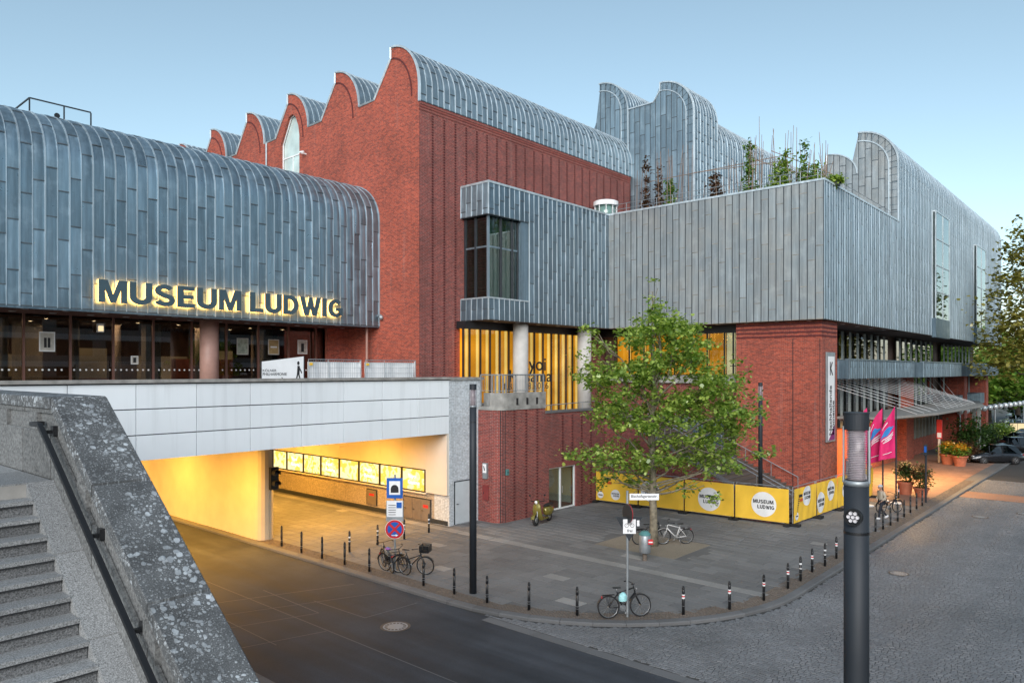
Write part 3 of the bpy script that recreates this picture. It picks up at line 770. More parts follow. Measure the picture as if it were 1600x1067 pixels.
# interior
b = MB().box(-25, UG-.1, 46, 46.2, DECK, 10.3); b.build('back_wall', M['dark_int'], t)
MB().box(-25, UG-.1, GV+.2, 46, 10.2, 10.28).build('interior_ceiling', M['soffit'], t)
M['int_wood'] = plain('reddish_interior', (.22,.07,.05), .5, var=.4, nscale=.5)
for x0, x1, y0, h, m in ((4,7,42,2.4,'int_wood'),(8.5,9.2,41,4,'column'),(11,12.2,43,4,'column'),(13.5,16,42.5,1.1,'int_wood'),(16.5,17.3,41,4,'column'),(19,22.5,43,2.2,'int_wood'),(24,24.6,42,4,'column')):
    MB().box(x0, x1, y0, y0+.6, DECK, DECK+h-.05).build('interior_counter' if h < 3 else 'interior_column', M[m], t)
for x in (2, 8, 14, 20): lamp_area('hall_light', (x, 42, 10.15), 3.0, 2.0, 75, (1, .62, .36))
b = MB()
for x in np.arange(1, 26, 2.1):
    for y in (40, 42.4): b.lathe([(.09, 0), (0, -.004)], (x, y, 10.19), 8)
b.build('ceiling_spot', M['downlight'], t, uv=False)
M['glow_panel'] = emis('added_glow_panel', (1, .62, .3), .16, .5)  # added glowing panels, put in to brighten the hall behind its glass
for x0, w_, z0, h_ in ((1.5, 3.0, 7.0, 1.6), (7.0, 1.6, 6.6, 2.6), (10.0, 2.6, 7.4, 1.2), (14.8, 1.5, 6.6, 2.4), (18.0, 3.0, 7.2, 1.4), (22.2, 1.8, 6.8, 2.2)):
    MB().box(x0, x0+w_, 45.9, 45.98, z0, z0+h_).build('added_glow_panel', M['glow_panel'], t)
M['mirror_stripe'] = plain('pale_mirror_stripe', (.4,.36,.32), .6, var=.2)
for x in (3.2, 6.2, 9.9, 12.9, 15.4, 19.6, 23.0): MB().lathe([(.16, 0), (.16, 4.0)], (x, 40.2 + (x*7 % 3)*.6, DECK), 12).build('interior_column', M['mirror_stripe'], t, smooth=True)  # added pale columns standing in for stripes reflected in the hall glass
# posters on the glass
def framed(name, lab, O, du, w, h, border, face, marks, cat='poster'):
    c = thing(name, lab, cat, O); F = frame(du, O)
    MB().box(0, w, 0, h, -.006, .01).xf(F).build('sheet', border, c)
    MB().box(w*.07, w*.93, h*.06, h*.94, .011, .014).xf(F).build('print', face, c)
    for x0, x1, z0, z1, m in marks: MB().box(w*x0, w*x1, h*z0, h*z1, .015, .017).xf(F).build('print_mark', m, c)
    return c
M['paper'] = plain('paper_print', (.5,.48,.44), .8, var=.25, nscale=4); M['green_print'] = plain('pale_green_print', (.34,.38,.31), .8, var=.35, nscale=6)
M['tan_print'] = plain('ochre_print', (.36,.26,.12), .8, var=.2, nscale=5)
zp = lambda X, y: 7.7 + (579.5-y)/1147*GV/(math.sin(R(41.562)) - math.cos(R(41.562))*(X-800)/1147)
for (xa, xb, ya, yb, lab, bo, fa, mk) in (
  (61, 86, 518, 549, 'white framed poster of two dark figures on the leftmost entrance glass', 'white', 'paper', [(.3,.47,.2,.7,M['ink']),(.53,.7,.2,.7,M['ink'])]),
  (370, 388, 528, 554, 'pale green speckled poster on the glass right of the round column', 'paper', 'green_print', []),
  (419, 436, 530, 554, 'ochre poster with white title, left of the two ochre ones', 'paper', 'tan_print', [(.2,.8,.45,.55,M['white'])]),
  (465, 480, 531, 553, 'grey poster with a dark standing figure between two ochre posters', 'white', 'paper', [(.35,.65,.15,.75,M['ink'])]),
  (507, 521, 533, 553, 'ochre poster with white title at the right end of the glass', 'paper', 'tan_print', [(.2,.8,.45,.55,M['white'])]),
  (204.5, 216, 556, 569, 'small white notice above the door dots on the entrance glass', 'white', 'paper', [(.3,.7,.2,.8,M['ink'])])):
    x0, x1 = from_px(xa, GV-.02), from_px(xb, GV-.02); z0, z1 = zp(xa, yb), zp(xa, ya)
    framed('poster', lab, (x0, GV-.02, z0), (1,0,0), x1-x0, z1-z0, M[bo], M[fa], mk)
put_text('INFORMATION', (from_px(247, GV-.02), GV-.02, zp(247, 518)), (1,0,0), .2, M['ink'], t, 'door_lettering', width=2.0)
# emergency exit sign box
c = thing('exit_lamp', 'small lit exit sign box hanging inside the entrance glass', 'sign', (from_px(157, 38), 38, 9.6))
MB().box(from_px(152, 38), from_px(162, 38), 37.95, 38.1, 9.55, 9.95).build('housing', M['white'], c)
MB().box(from_px(153, 38), from_px(161, 38), 37.94, 37.95, 9.6, 9.85).build('lit_face', M['cream_lit'], c)
# illuminated letters
t = thing('museum_sign', 'halo lit slate letters reading MUSEUM LUDWIG on the zinc hall', 'sign', (18, 34.6, 10.67))
def letters(word, x0, x1, z0, h):
    for b, r in zip(word_mb(word, h, x1-x0, (-.05, .05)), word_mb(word, h, x1-x0, (-.012, .012))):
        o = b.xf(frame((1,0,0), (x0, 34.58, z0))).build('letter', M['sign_face'], t, uv=False)
        r.xf(frame((1,0,0), (x0-18, 34.655-34.6, z0-10.67))).build('led_back', M['halo'], o, uv=False, world=False)
letters('MUSEUM', 11.95, 18.53, 10.69, 1.0); letters('LUDWIG', 19.01, 24.6, 10.69, 1.0)
# railing box on the roof
t = thing('roof_railing', 'thin framed glass railing box on top of the zinc barrel roof', 'railing', (10, 41.5, 19))
zz0, zz1 = 19.0, 7.7+ (579.5-154)/1147*41.5/1.152
P0, P1 = from_px(46, 41.5), from_px(142, 41.5); zt = 7.7 + (579.5-154)/1147*41.5/(math.sin(R(41.562)) - math.cos(R(41.562))*(46-800)/1147)
b = MB()
for x in (P0, P0+(P1-P0)*.55, P1): b.box(x-.03, x+.03, 41.47, 41.53, 19, zt)
b.box(P0, P1, 41.47, 41.53, zt, zt+.06); b.box(P0-.03, P0+.03, 41.53, 46, zt, zt+.06); b.build('frame', M['dark_metal'], t)
MB().box(P0, P1, 41.49, 41.51, 19, zt).build('pane', M['glass_thin'], t)
MB().lathe([(0, 0), (.13, .0), (.13, .05)], (P0+(P1-P0)*.43, 41.42, zt-.55), 14, 'y').build('round_camera', M['black'], t)
# ------------------------------------------------------------------ brick gallery with scalloped gable
t = thing('brick_gallery', 'tall red brick gallery with scalloped barrel gables and zinc roofs', 'building', (UG, VF, 0)); gal = t
PER = 5.52
def scallop(Vf, n=12):
    p = [(Vf, 23.85)]
    for i in range(n+1):
        a = math.pi/2*i/n; p.append((Vf + 2.5*(1-math.cos(a)), 23.8 + 2.75*math.sin(a)))
    return p + [(Vf+2.5, 25.9), (Vf+4.05, 23.87), (Vf+PER, 23.85)]
pts = [(VF, 4.5)]
for k in range(6): pts += scallop(VF + PER*k)[(0 if k == 0 else 1):]
pts += [(VF+PER*6, 4.5)]
win = [(45.75, 21.0), (45.75, 23.35), (44.75, 25.0), (44.3, 25.15), (43.9, 24.9), (43.55, 24.2), (43.42, 23.5), (43.42, 21.0)]
import mathutils
def poly_with_hole(outer, hole, x, flip):
    cu = bpy.data.curves.new('p', 'CURVE'); cu.dimensions = '2D'; cu.fill_mode = 'BOTH'
    for pl in (outer, hole):
        sp = cu.splines.new('POLY'); sp.points.add(len(pl)-1); sp.use_cyclic_u = True
        for i, (a, b_) in enumerate(pl): sp.points[i].co = (a, b_, 0, 1)
    o = bpy.data.objects.new('p', cu); COL.objects.link(o); bpy.context.view_layer.update(); me = bpy.data.meshes.new_from_object(o)
    b = MB(); b.add([(x, v.co.x, v.co.y) for v in me.vertices], [tuple(p.vertices) for p in me.polygons])
    bpy.data.objects.remove(o); bpy.data.meshes.remove(me); bpy.data.curves.remove(cu); return b
g = poly_with_hole(pts, win, UG, False)
for i in range(len(win)):
    a, b_ = win[i], win[(i+1) % len(win)]; g.quad((UG, *a), (UG, *b_), (UG+.45, *b_), (UG+.45, *a))
# make gable front face -X
V0 = [Vector(g.v[i]) for i in g.f[0][:3]]
if (V0[1]-V0[0]).cross(V0[2]-V0[0]).x > 0:
    nf = sum(1 for f in g.f if all(abs(g.v[i][0]-UG) < 1e-6 for i in f)); g.f = [tuple(reversed(f)) if k < nf else f for k, f in enumerate(g.f)]
g.build('gable_wall', M['brick'], t)
MB().box(UG+.02, 49.3, VF, VF+.5, 4.5, 22.8).build('street_wall', M['brick_dark'], t)  # same brick as the gable; its shade is put into the colour
MB().box(UG+.5, 49.3, VF+.5, VF+PER*6, 4.5, 22.9).build('core', M['brick_dark'], t)
# brick cornice below the roof
for k, (z0, z1, p) in enumerate(((22.42, 22.58, .03), (22.58, 22.72, .06), (22.72, 22.86, .09))):
    MB().box(UG-.0, 49.25, VF-p, VF+.02, z0, z1-.003).build('cornice_course', M['brick_trim'], t)
# toothed brick ribs on the street wall
def rib_mesh(z0, z1, w=.12, d=.04):
    b = MB(); z = z0; k = 0
    while z < z1 - .08:
        b.box(-w/2, w/2, -d, .01, z+.004, z+.073); z += .154
    return b
def ribs(parent, us_, V, z0, z1):
    w0 = Vector(parent['_w']); pr_ = None
    for u in us_:
        if pr_ is None: pr_ = rib_mesh(z0, z1).build('brick_rib', M['brick_rib'], parent, world=False, uv=False, kind='stuff'); o = pr_
        else: o = pr_.copy(); COL.objects.link(o)
        o.location = Vector((u, V, 0)) - w0
ribs(t, [UG + 1.0 + .905*k for k in range(24)], VF, 10.5, 22.4)
ribs(t, [UG + 1.0 + .905*k for k in range(3)], VF, 5.3, 10.5)
# arch bands and roofs
for k in range(6):
    Vf = VF + PER*k
    b = MB(); A = [(Vf + .62 + (2.5-.62)*(1-math.cos(a)), 23.3 + 2.62*math.sin(a)) for a in [math.pi/2*i/10 for i in range(11)]]
    for (y0, z0), (y1, z1) in zip(A[:-1], A[1:]):
        d = Vector((y1-y0, z1-z0)).normalized(); nn = Vector((-d.y, d.x))*.045
        b.prism([(UG-.03, y0-nn.x, z0-nn.y), (UG-.03, y1-nn.x, z1-nn.y), (UG-.03, y1+nn.x, z1+nn.y), (UG-.03, y0+nn.x, z0+nn.y)], (.028, 0, 0))
    b.build('arch_course', M['brick_rib'], t, uv=False)
    # white verge trim
    sc = scallop(Vf); b = MB()
    P = [(UG-.02, y-.02, z+.04) for y, z in sc[1:]] if k else [(UG-.02, Vf-.03, 22.86)] + [(UG-.02, y-.02, z+.04) for y, z in sc]
    b.tube(P, .075, 4); b.build('verge_trim', M['zinc_l'], t)
    if k == 0: continue
    rp = arc_prof(23.86, 23.9, 2.5, 2.68, 9)
    n = 40; P = [[(UG+.02+ (22*i/22), Vf + a, z+.0) for a, z in rp] for i in (0, 22)]
    b = MB().grid(P); b.f = [tuple(f) for f in b.f]; b.build('barrel_roof', M['zinc'], t, smooth=True)
    b = MB()
    for i in range(1, 45):
        for (a0, z0), (a1, z1) in zip(rp[1:-1], rp[2:]): b.quad((UG+i*.46, Vf+a0, z0), (UG+i*.46, Vf+a1, z1), (UG+i*.46, Vf+a1-.03, z1+.05), (UG+i*.46, Vf+a0-.03, z0+.05))
    b.build('standing_seams', M['zinc_l'], t, uv=False, kind='stuff')
for k in range(6):
    Vf = VF + PER*k
    MB().quad((UG+.3, Vf+2.5, 26.5), (49, Vf+2.5, 26.5), (49, Vf+4.05, 23.87), (UG+.3, Vf+4.05, 23.87)).build('north_light', M['glass_g'], t)
clad(t, (UG+.02, VF-.04, 0), (1,0,0), 49.4-UG, arc_prof(22.9, 23.8, 2.5, 2.72, 10, 90), .455, 1.55, M['zinc'], M['zinc_l'], batten=2, stag=2, seam=(.02,.04), budget=300)
MB().prism([(UG+.05, VF+a, z-.03) for a, z in arc_prof(22.88, 23.8, 2.5, 2.7, 8)] + [(UG+.05, VF+2.5, 22.88)], (49.3-UG, 0, 0)).build('roof_core', M['zinc_d'], t)
# gable window
c = MB().prism([(UG+.28, y, z) for y, z in win], (.02, 0, 0)); M['pale_glass'] = plain('pale_reflection_glass', (.50,.62,.60), .25, 0, var=.18, nscale=1.2, coat=.6)  # opaque pale colour stands in for the reflection on the pane
wn_ = c.build('gable_window', M['pale_glass'], t)
MB().box(.24, .27, 43.42-VF, 45.75-VF, 22.35, 22.43).box(.24, .27, 44.55-VF, 44.62-VF, 21.0, 22.35).build('glazing_bar', M['white'], wn_, world=False)
MB().box(UG+.5, UG+1.2, 43, 46.2, 20.9, 25.2).build('window_backing', M['column'], t)
b = MB().tube([(UG+.2, *q) for q in win], .05, 4, True); b.build('window_frame', M['white'], t)
MB().cyl((UG-.08, 47.5, 18), (UG-.08, 47.5, 23.8), .06, n=8).build('downpipe', M['zinc_l'], t)
c = thing('security_camera', 'white security camera on the brick gable beside the arched window', 'camera', (UG, 42.6, 22.1))
MB().box(UG-.35, UG, 42.55, 42.62, 22.05, 22.12).build('bracket', M['white'], c); MB().cyl((UG-.28, 42.5, 22.17), (UG-.3, 42.85, 22.2), .07, n=10).build('housing', M['white'], c)
c = thing('corner_camera', 'small grey floodlight camera at the right end of the hall eave', 'camera', (UG-.1, 34.7, 10.9))
MB().ball((UG-.12, 34.55, 10.85), .14).build('dome', M['galv'], c); MB().box(UG-.16, UG-.08, 34.5, 34.9, 10.95, 11.02).build('arm', M['galv'], c)
# ------------------------------------------------------------------ zinc bay box on the street wall
ZB, ZT = 10.66, 18.62
U1, V1, U2, V2 = 30.72, 29.06, 43.0, 14.43
t = thing('zinc_bay', 'dark zinc clad bay with corner window projecting from the brick gallery', 'building', (U1, V1, ZB)); bay = t
def flat(z0, z1): return [(0, z0), (0, z1)]
WT, WB, WU = 17.45-.55, 11.95, 34.2     # corner window: top, bottom, right end
WT = 16.75
MB().box(U1+2.9, U2+.5, V1+.04, VF-.02, ZB+.02, ZT-.05).build('core', M['zinc_d'], t)
MB().box(U1+.04, U1+2.9, V1+.04, VF-.02, WT+.02, ZT-.05).build('core_top', M['zinc_d'], t)
MB().box(U1+.04, U1+2.9, V1+.04, VF-.02, ZB+.02, WB-.02).build('core_bottom', M['zinc_d'], t)
clad(t, (U1+3.62, V1, 0), (1,0,0), U2-U1-3.62, flat(ZB, ZT), .4515, 1.9, M['zinc_d'], M['zinc_l'], batten=2, stag=3, seam=(.015,.045))
clad(t, (U1, V1, 0), (1,0,0), 3.62, flat(WT, ZT), .4525, 1.2, M['zinc_d'], M['zinc_l'], batten=2, stag=3, seam=(.016,.04))
clad(t, (U1, VF, 0), (0,-1,0), VF-V1, flat(WT, ZT), .45, 1.3, M['zinc'], M['zinc_l'], batten=2, stag=2, seam=(.016,.04))
clad(t, (U1, V1, 0), (1,0,0), 3.62, flat(ZB, WB), .4525, 2.4, M['zinc_d'], M['zinc_l'], batten=2, stag=3, seam=(.016,.04))
clad(t, (U1, VF, 0), (0,-1,0), VF-V1, flat(ZB, WB), .45, 2.4, M['zinc_d'], M['zinc_l'], batten=2, stag=2, seam=(.016,.04))
MB().box(U1-.05, U2, V1-.06, V1+.3, ZT-.06, ZT+.06).box(U1-.05, U1+.25, V1+.3, VF-.02, ZT-.06, ZT+.055).build('roof_edge', M['zinc_l'], t)
MB().box(U1-.05, WU+.1, V1-.06, V1+.3, WB-.05, WB+.03).box(U1-.05, U1+.25, V1+.3, VF-.02, WB-.05, WB+.028).build('window_sill', M['zinc_l'], t)
MB().box(U1+.02, U2+4, V1+.02, VF-.02, ZB-.02, ZB+.015).build('soffit', M['soffit'], t)
wx, wy = U1+.28, V1+.28
w = MB().box(wx, wx+.04, wy, VF-.05, WB+.03, WT); w.build('glass_side', M['glass_g'], t)
MB().box(wx+.04, WU-.55, wy, wy+.04, WB+.03, WT).build('glass_front', M['glass_g'], t)
for (x, y) in ((wx-.02, wy-.02), (wx-.02, (wy+VF)/2), (wx-.02, VF-.12), (wx+1.05, wy-.02), (wx+2.05, wy-.02), (WU-.6, wy-.02)):
    MB().box(x-.05, x+.07, y-.05, y+.07, WB+.02, WT+.02).build('mullion', M['dark_metal'] if (x, y) != (wx-.02, wy-.02) else M['zinc'], t)
MB().box(wx-.03, wx+.0, wy+.05, VF-.12, 14.9, 15.0).build('transom', M['zinc'], t); MB().box(wx+.05, WU-.6, wy-.03, wy, 14.9, 15.0).build('transom', M['zinc'], t)
MB().box(WU-.52, WU-.1, wy+.1, wy+.5, WB, WT).build('reveal', M['zinc_w'], t)
b = MB()
for k in range(30): b.box(wx+.25, wx+.29, wy+.3, VF-.1, WB+.1+k*.16, WB+.2+k*.16)
b.build('blind', M['dark_int'], t, uv=False)
b = MB(); P = [[(wx+.45 + .085*i, wy+.45 + .09*math.sin(i*1.25), z) for z in (WB, WT)] for i in range(32)]
b.grid(P).build('curtain', M['column'], t, smooth=True)
downlights(t, [(U1 + 1.2 + 2.0*k, V1+.55) for k in range(6)], ZB-.02, .12)
# ------------------------------------------------------------------ zinc corner box
t = thing('zinc_corner_box', 'large cantilevered zinc box with rooftop garden above the brick corner', 'building', (U2, V2, ZB)); box2 = t
MB().box(U2+.04, 58.7, V2+.04, V1+3, ZB+.02, ZT-.05).build('core', M['zinc_d'], t)
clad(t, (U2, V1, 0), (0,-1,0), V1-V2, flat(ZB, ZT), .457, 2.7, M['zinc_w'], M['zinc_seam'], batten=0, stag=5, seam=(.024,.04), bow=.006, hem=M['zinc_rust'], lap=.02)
clad(t, (U2, V2, 0), (1,0,0), 58.78-U2, flat(ZB, ZT), .452, 2.6, M['zinc_d'], M['zinc_m'], batten=2, stag=7, seam=(.019,.05), lap=.015)  # darker zinc than the left side puts the front's shade into colour
MB().box(U2-.05, U2+.3, V2+.3, V1, ZT-.06, ZT+.06).box(U2-.05, 58.78, V2-.06, V2+.3, ZT-.06, ZT+.055).build('roof_edge', M['zinc_l'], t)
MB().box(U2+.02, 60, V2+.02, V1+3, ZB-.02, ZB+.015).build('soffit', M['soffit'], t)
downlights(t, [(U2+.55, V2+1+1.9*k) for k in range(7)] + [(U2+2.0, V2+1.8+1.9*k) for k in range(6)] + [(U2+2.2+3*k, V2+.6) for k in range(5)], ZB-.02, .12)
b = MB()
for y in np.arange(V2+.3, V1+.2, 1.2): b.cyl((U2+.5, y, ZT), (U2+.5, y, ZT+.75), .02, n=6)
for z in (.4, .75): b.cyl((U2+.5, V2+.3, ZT+z), (U2+.5, V1, ZT+z), .02, n=6)
for x in np.arange(U2+.5, 58, 1.5): b.cyl((x, V2+.5, ZT), (x, V2+.5, ZT+.75), .02, n=6)
b.cyl((U2+.5, V2+.5, ZT+.75), (58.5, V2+.5, ZT+.75), .02, n=6)
b.build('guard_rail', M['galv'], t)
# round white roof pavilion
t = thing('roof_lantern', 'white rimmed cylindrical glass lantern on the terrace roof', 'lantern', (45.6, 30.4, ZT-.2))
lx, ly = 44.3, 30.2
MB().lathe([(.8, 0), (.8, 1.2)], (lx, ly, ZT-.2), 24).build('glass_drum', M['glass_g'], t, smooth=True)
MB().lathe([(.7, 0), (.7, 1.2)], (lx, ly, ZT-.21), 24).build('inner_blind', M['white'], t, smooth=True)
MB().lathe([(.9, 0), (.9, .3), (.78, .36), (0, .38)], (lx, ly, ZT+.98), 24).build('white_rim', M['white'], t)
for k in range(10):
    a = 2*math.pi*k/10; MB().cyl((lx+.82*math.cos(a), ly+.82*math.sin(a), ZT-.2), (lx+.82*math.cos(a), ly+.82*math.sin(a), ZT+1.0), .03, n=6).build('post', M['white'], t)
# ------------------------------------------------------------------ zinc gallery tower with two arched gables
U3 = 49.45
t = thing('zinc_tower', 'tall zinc gallery block with two arched gables behind the roof garden', 'building', (U3, 26, 15)); VC = 25.9
gab = [(VC, 15), (VC, 26.85)] + [(VC+2.82*(1-math.cos(a)), 26.85+2.82*math.sin(a)) for a in [math.pi/2*i/10 for i in range(1, 11)]] + \
      [(VC+2.82, 29.1), (29.3, 28.3), (31.6, 28.28)] + [(31.6+2.75*(1-math.cos(a)), 28.28+2.75*math.sin(a)) for a in [math.pi/2*i/10 for i in range(1, 11)]] + [(34.35, 28.4), (35.4, 26.6), (36.5, 26.4), (36.5, 15)]
MB().prism([(U3+.06, y, z-.03) for y, z in gab], (3.6, 0, 0)).build('core', M['zinc_d'], t)
def gtop(u):
    y = 36.5 - u
    for (y0, z0), (y1, z1) in zip(gab[1:-1], gab[2:]):
        if y0 <= y <= y1 and y1 > y0: return z0 + (z1-z0)*(y-y0)/(y1-y0) - 15
    return 26.4-15
clad(t, (U3, 36.5, 0), (0,-1,0), 36.5-VC, flat(15, 31.2), .457, 2.5, M['zinc'], M['zinc_seam'], batten=0, stag=5, seam=(.022,.03), top=gtop, lap=.018)
for c0, z0, r in ((VC, 26.85, 2.82), (31.6, 28.28, 2.75)):
    for rr, w_ in ((r, .07), (r-.62, .05)):
        P = [(U3-.03, c0+r, z0+rr)] + [(U3-.03, c0+r-rr*math.cos(a), z0+rr*math.sin(a)) for a in [math.pi/2*i/12 for i in range(12, -1, -1)]] + [(U3-.03, c0+r-rr, 18.7)]
        MB().tube(P, w_, 4).build('arch_trim', M['zinc_l'], t)
    b = MB()
    for i in range(9):
        a = math.pi/2*i/9 + .08; p0, p1 = r-.62, r
        b.tube([(U3-.03, c0+r-p0*math.cos(a), z0+p0*math.sin(a)), (U3-.03, c0+r-p1*math.cos(a), z0+p1*math.sin(a))], .018, 4)
    z = z0-.3
    while z > 18.6: b.box(U3-.04, U3, c0+.02, c0+.62, z, z+.025); z -= .62
    b.build('arch_seam', M['zinc_d'], t)
P = [(U3-.03, VC+2.82, 29.72), (U3-.03, VC+2.82, 29.1), (U3-.03, 29.3, 28.32), (U3-.03, 31.6, 28.3)]
MB().tube(P, .07, 4).build('roof_trim', M['zinc_l'], t)
clad(t, (U3, VC-.03, 0), (1,0,0), 3.7, arc_prof(18.5, 26.85, 2.8, 2.8, 10, 90), .4625, 1.5, M['zinc'], M['zinc_l'], batten=2, stag=2, seam=(.02,.05), budget=90)
rp = arc_prof(28.3, 28.3, 2.75, 2.72, 8)
MB().grid([[(U3+x, 31.6+a, z) for a, z in rp] for x in (.06, 8)]).build('barrel_roof', M['zinc'], t, smooth=True)
b = MB()
for i in range(1, 17):
    for (a0, z0), (a1, z1) in zip(rp[1:-1], rp[2:]): b.quad((U3+i*.46, 31.6+a0, z0), (U3+i*.46, 31.6+a1, z1), (U3+i*.46, 31.6+a1-.03, z1+.06), (U3+i*.46, 31.6+a0-.03, z0+.06))
b.build('standing_seams', M['zinc_l'], t, uv=False, kind='stuff')
# second barrel behind the garden
t = thing('rear_zinc_barrel', 'rear zinc barrel roof running away behind the roof garden', 'building', (53.2, VC, 15))
pp = arc_prof(18.5, 25.4, 2.8, 2.8, 10, 95)
MB().prism([(53.2, VC+.03+a, z-.02) for a, z in pp] + [(53.2, VC+3.1, 18.4)], (58, 0, 0)).build('core', M['zinc_d'], t)
clad(t, (53.2, VC, 0), (1,0,0), 58, pp, .46, 1.7, M['zinc'], M['zinc_l'], batten=2, stag=2, seam=(.02,.05), budget=110)
# ------------------------------------------------------------------ long right wing
U4 = 58.8
t = thing('zinc_street_wing', 'long zinc street wing with barrel roof and tall bay windows', 'building', (U4, V2, ZB)); wing = t
UE = 104.
wp = arc_prof(ZB, 22.85, 2.8, 2.8, 10, 90)
gab = [(V2, ZT-.3), (V2, 22.85)] + [(V2+2.8*(1-math.cos(a)), 22.85+2.8*math.sin(a)) for a in [math.pi/2*i/10 for i in range(1, 11)]] + [(V2+2.8, 22.7), (V2+2.85, 22.6)] + \
      [(V2+2.85+2.2*(1-math.cos(a)), 22.6+1.8*math.sin(a)) for a in [math.pi/2*i/8 for i in range(1, 9)]] + [(V2+5.1, 23.7), (V2+6.4, 22.2), (V2+6.4, ZT-.3)]
MB().prism([(U4+.05, y, z-.03) for y, z in gab], (UE-U4-.1, 0, 0)).build('upper_core', M['zinc_d'], t)
MB().box(U4+.05, UE-.05, V2+.05, V2+6, ZB+.02, ZT-.3).build('lower_core', M['zinc_d'], t)
def gtop2(u):
    y = V2+6.4 - u
    for (y0, z0), (y1, z1) in zip(gab[1:-1], gab[2:]):
        if y0 <= y <= y1 and y1 > y0: return z0 + (z1-z0)*(y-y0)/(y1-y0) - ZT
    return 3.5
clad(t, (U4, V2+6.4, 0), (0,-1,0), 6.4, flat(ZT, 26), .457, 2.1, M['zinc_w'], M['zinc_seam'], batten=0, stag=5, seam=(.022,.03), top=gtop2, lap=.018)
for rr, w_ in ((2.8, .08), (2.15, .06)):
    P = [(U4-.03, V2+2.8, 22.85+rr)] + [(U4-.03, V2+2.8-rr*math.cos(a), 22.85+rr*math.sin(a)) for a in [math.pi/2*i/12 for i in range(12, -1, -1)]] + [(U4-.03, V2+2.8-rr, ZT)]
    MB().tube(P, w_, 4).build('arch_trim', M['zinc_l'], t)
b = MB()
for i in range(9):
    a = math.pi/2*i/9 + .08; b.tube([(U4-.03, V2+2.8-2.15*math.cos(a), 22.85+2.15*math.sin(a)), (U4-.03, V2+2.8-2.8*math.cos(a), 22.85+2.8*math.sin(a))], .018, 4)
z = 22.6
while z > ZT: b.box(U4-.04, U4, V2+.02, V2+.64, z, z+.025); z -= .55
b.build('arch_seam', M['zinc_d'], t)
P = [(U4-.03, y, z+.02) for y, z in gab[13:-1]]
MB().tube(P, .06, 4).build('roof_trim', M['zinc_l'], t)
BAYS = [(69.0, 74.3, 12.1, 20.95), (86.9, 92.2, 12.1, 20.4)]
s_, ev_ = prof_eval(wp)
hole = lambda u, q: any(a-U4 < u < b_-U4 and c-ZB < q < d-ZB for a, b_, c, d in BAYS)
clad(t, (U4, V2, 0), (1,0,0), UE-U4, wp, .452, 2.6, M['zinc_d'], M['zinc_m'], batten=2, stag=2, seam=(.017,.04), budget=300, lap=.015)
MB().box(U4, UE, V2+.02, V2+5, ZB-.02, ZB+.015).build('soffit', M['soffit'], t)
M['green_int'] = plain('green_grey_interior', (.14,.21,.19), .7, var=.4, nscale=.7)
for k, (a, e, z0, z1) in enumerate(BAYS):
    c = thing('bay_window', ('nearer' if k == 0 else 'farther') + ' tall glazed bay window on the zinc street wing', 'window', (a, V2, z0), group='bay windows of the street wing')
    MB().box(a, e, V2-.33, V2-.02, ZB-.15, z0).build('zinc_apron', M['zinc_d'], c)
    MB().box(a, e, V2-.33, V2-.02, z1, z1+.12).build('zinc_head', M['zinc_l'], c)
    MB().box(a+.15, e-.15, V2-.12, V2-.06, z0, z1).build('dark_reveal', M['green_int'], c)
    MB().box(a+.06, e-.06, V2-.30, V2-.28, z0, z1).build('front_pane', M['glass_g'], c); MB().box(a+.05, a+.08, V2-.28, V2-.06, z0, z1).build('side_pane', M['glass_g'], c)
    for x in (a+.04, a+(e-a)*.5, e-.1): MB().box(x-.05, x+.05, V2-.34, V2-.25, z0, z1).build('mullion', M['zinc_l'], c)
    MB().box(a+.02, a+.1, V2-.1, V2-.02, z0, z1).build('mullion', M['zinc_l'], c)
    for j in range(1, 4): MB().box(a, e, V2-.335, V2-.245, z0+(z1-z0)*j/4-.04, z0+(z1-z0)*j/4+.04).build('transom', M['zinc_l'], c)
    b = MB(); P = [[(a+.5+.08*i, V2-.17+.04*math.sin(i*1.3), z) for z in (z0, z1)] for i in range(26)]; b.grid(P).build('curtain', M['column'], c, smooth=True)
# ------------------------------------------------------------------ brick plinth terrace
t = thing('brick_plinth', 'dark red brick terrace plinth with rounded corner and concrete parapet', 'building', (27.3, 25, 0)); plinth = t
ZPL = 5.7
P = [(27.45, 27.6), (27.25, 26.49), (27.25, 25.6)] + [(27.85-.6*math.cos(a), 25.6-.6*math.sin(a)) for a in [math.pi/2*i/8 for i in range(1, 9)]] + [(30.9, 25.0), (30.9, 27.6)]
def ring_wall(b, P, z0, z1, closed=False):
    s = 0.0
    for (x0, y0), (x1, y1) in zip(P[:-1], P[1:]): b.quad((x0,y0,z0), (x1,y1,z0), (x1,y1,z1), (x0,y0,z1))
    return b
MB().prism([(x, y, -.02) for x, y in P], (0, 0, ZPL+.02)).build('corner_wall', M['brick_dark'], t)
for k, a in enumerate((.9, 1.1, 1.3)):
    x, y = 27.85-.61*math.cos(a), 25.6-.61*math.sin(a); MB().box(x-.012, x+.012, y-.012, y+.05, 0, ZPL).build('drain_groove', M['joint'], t)
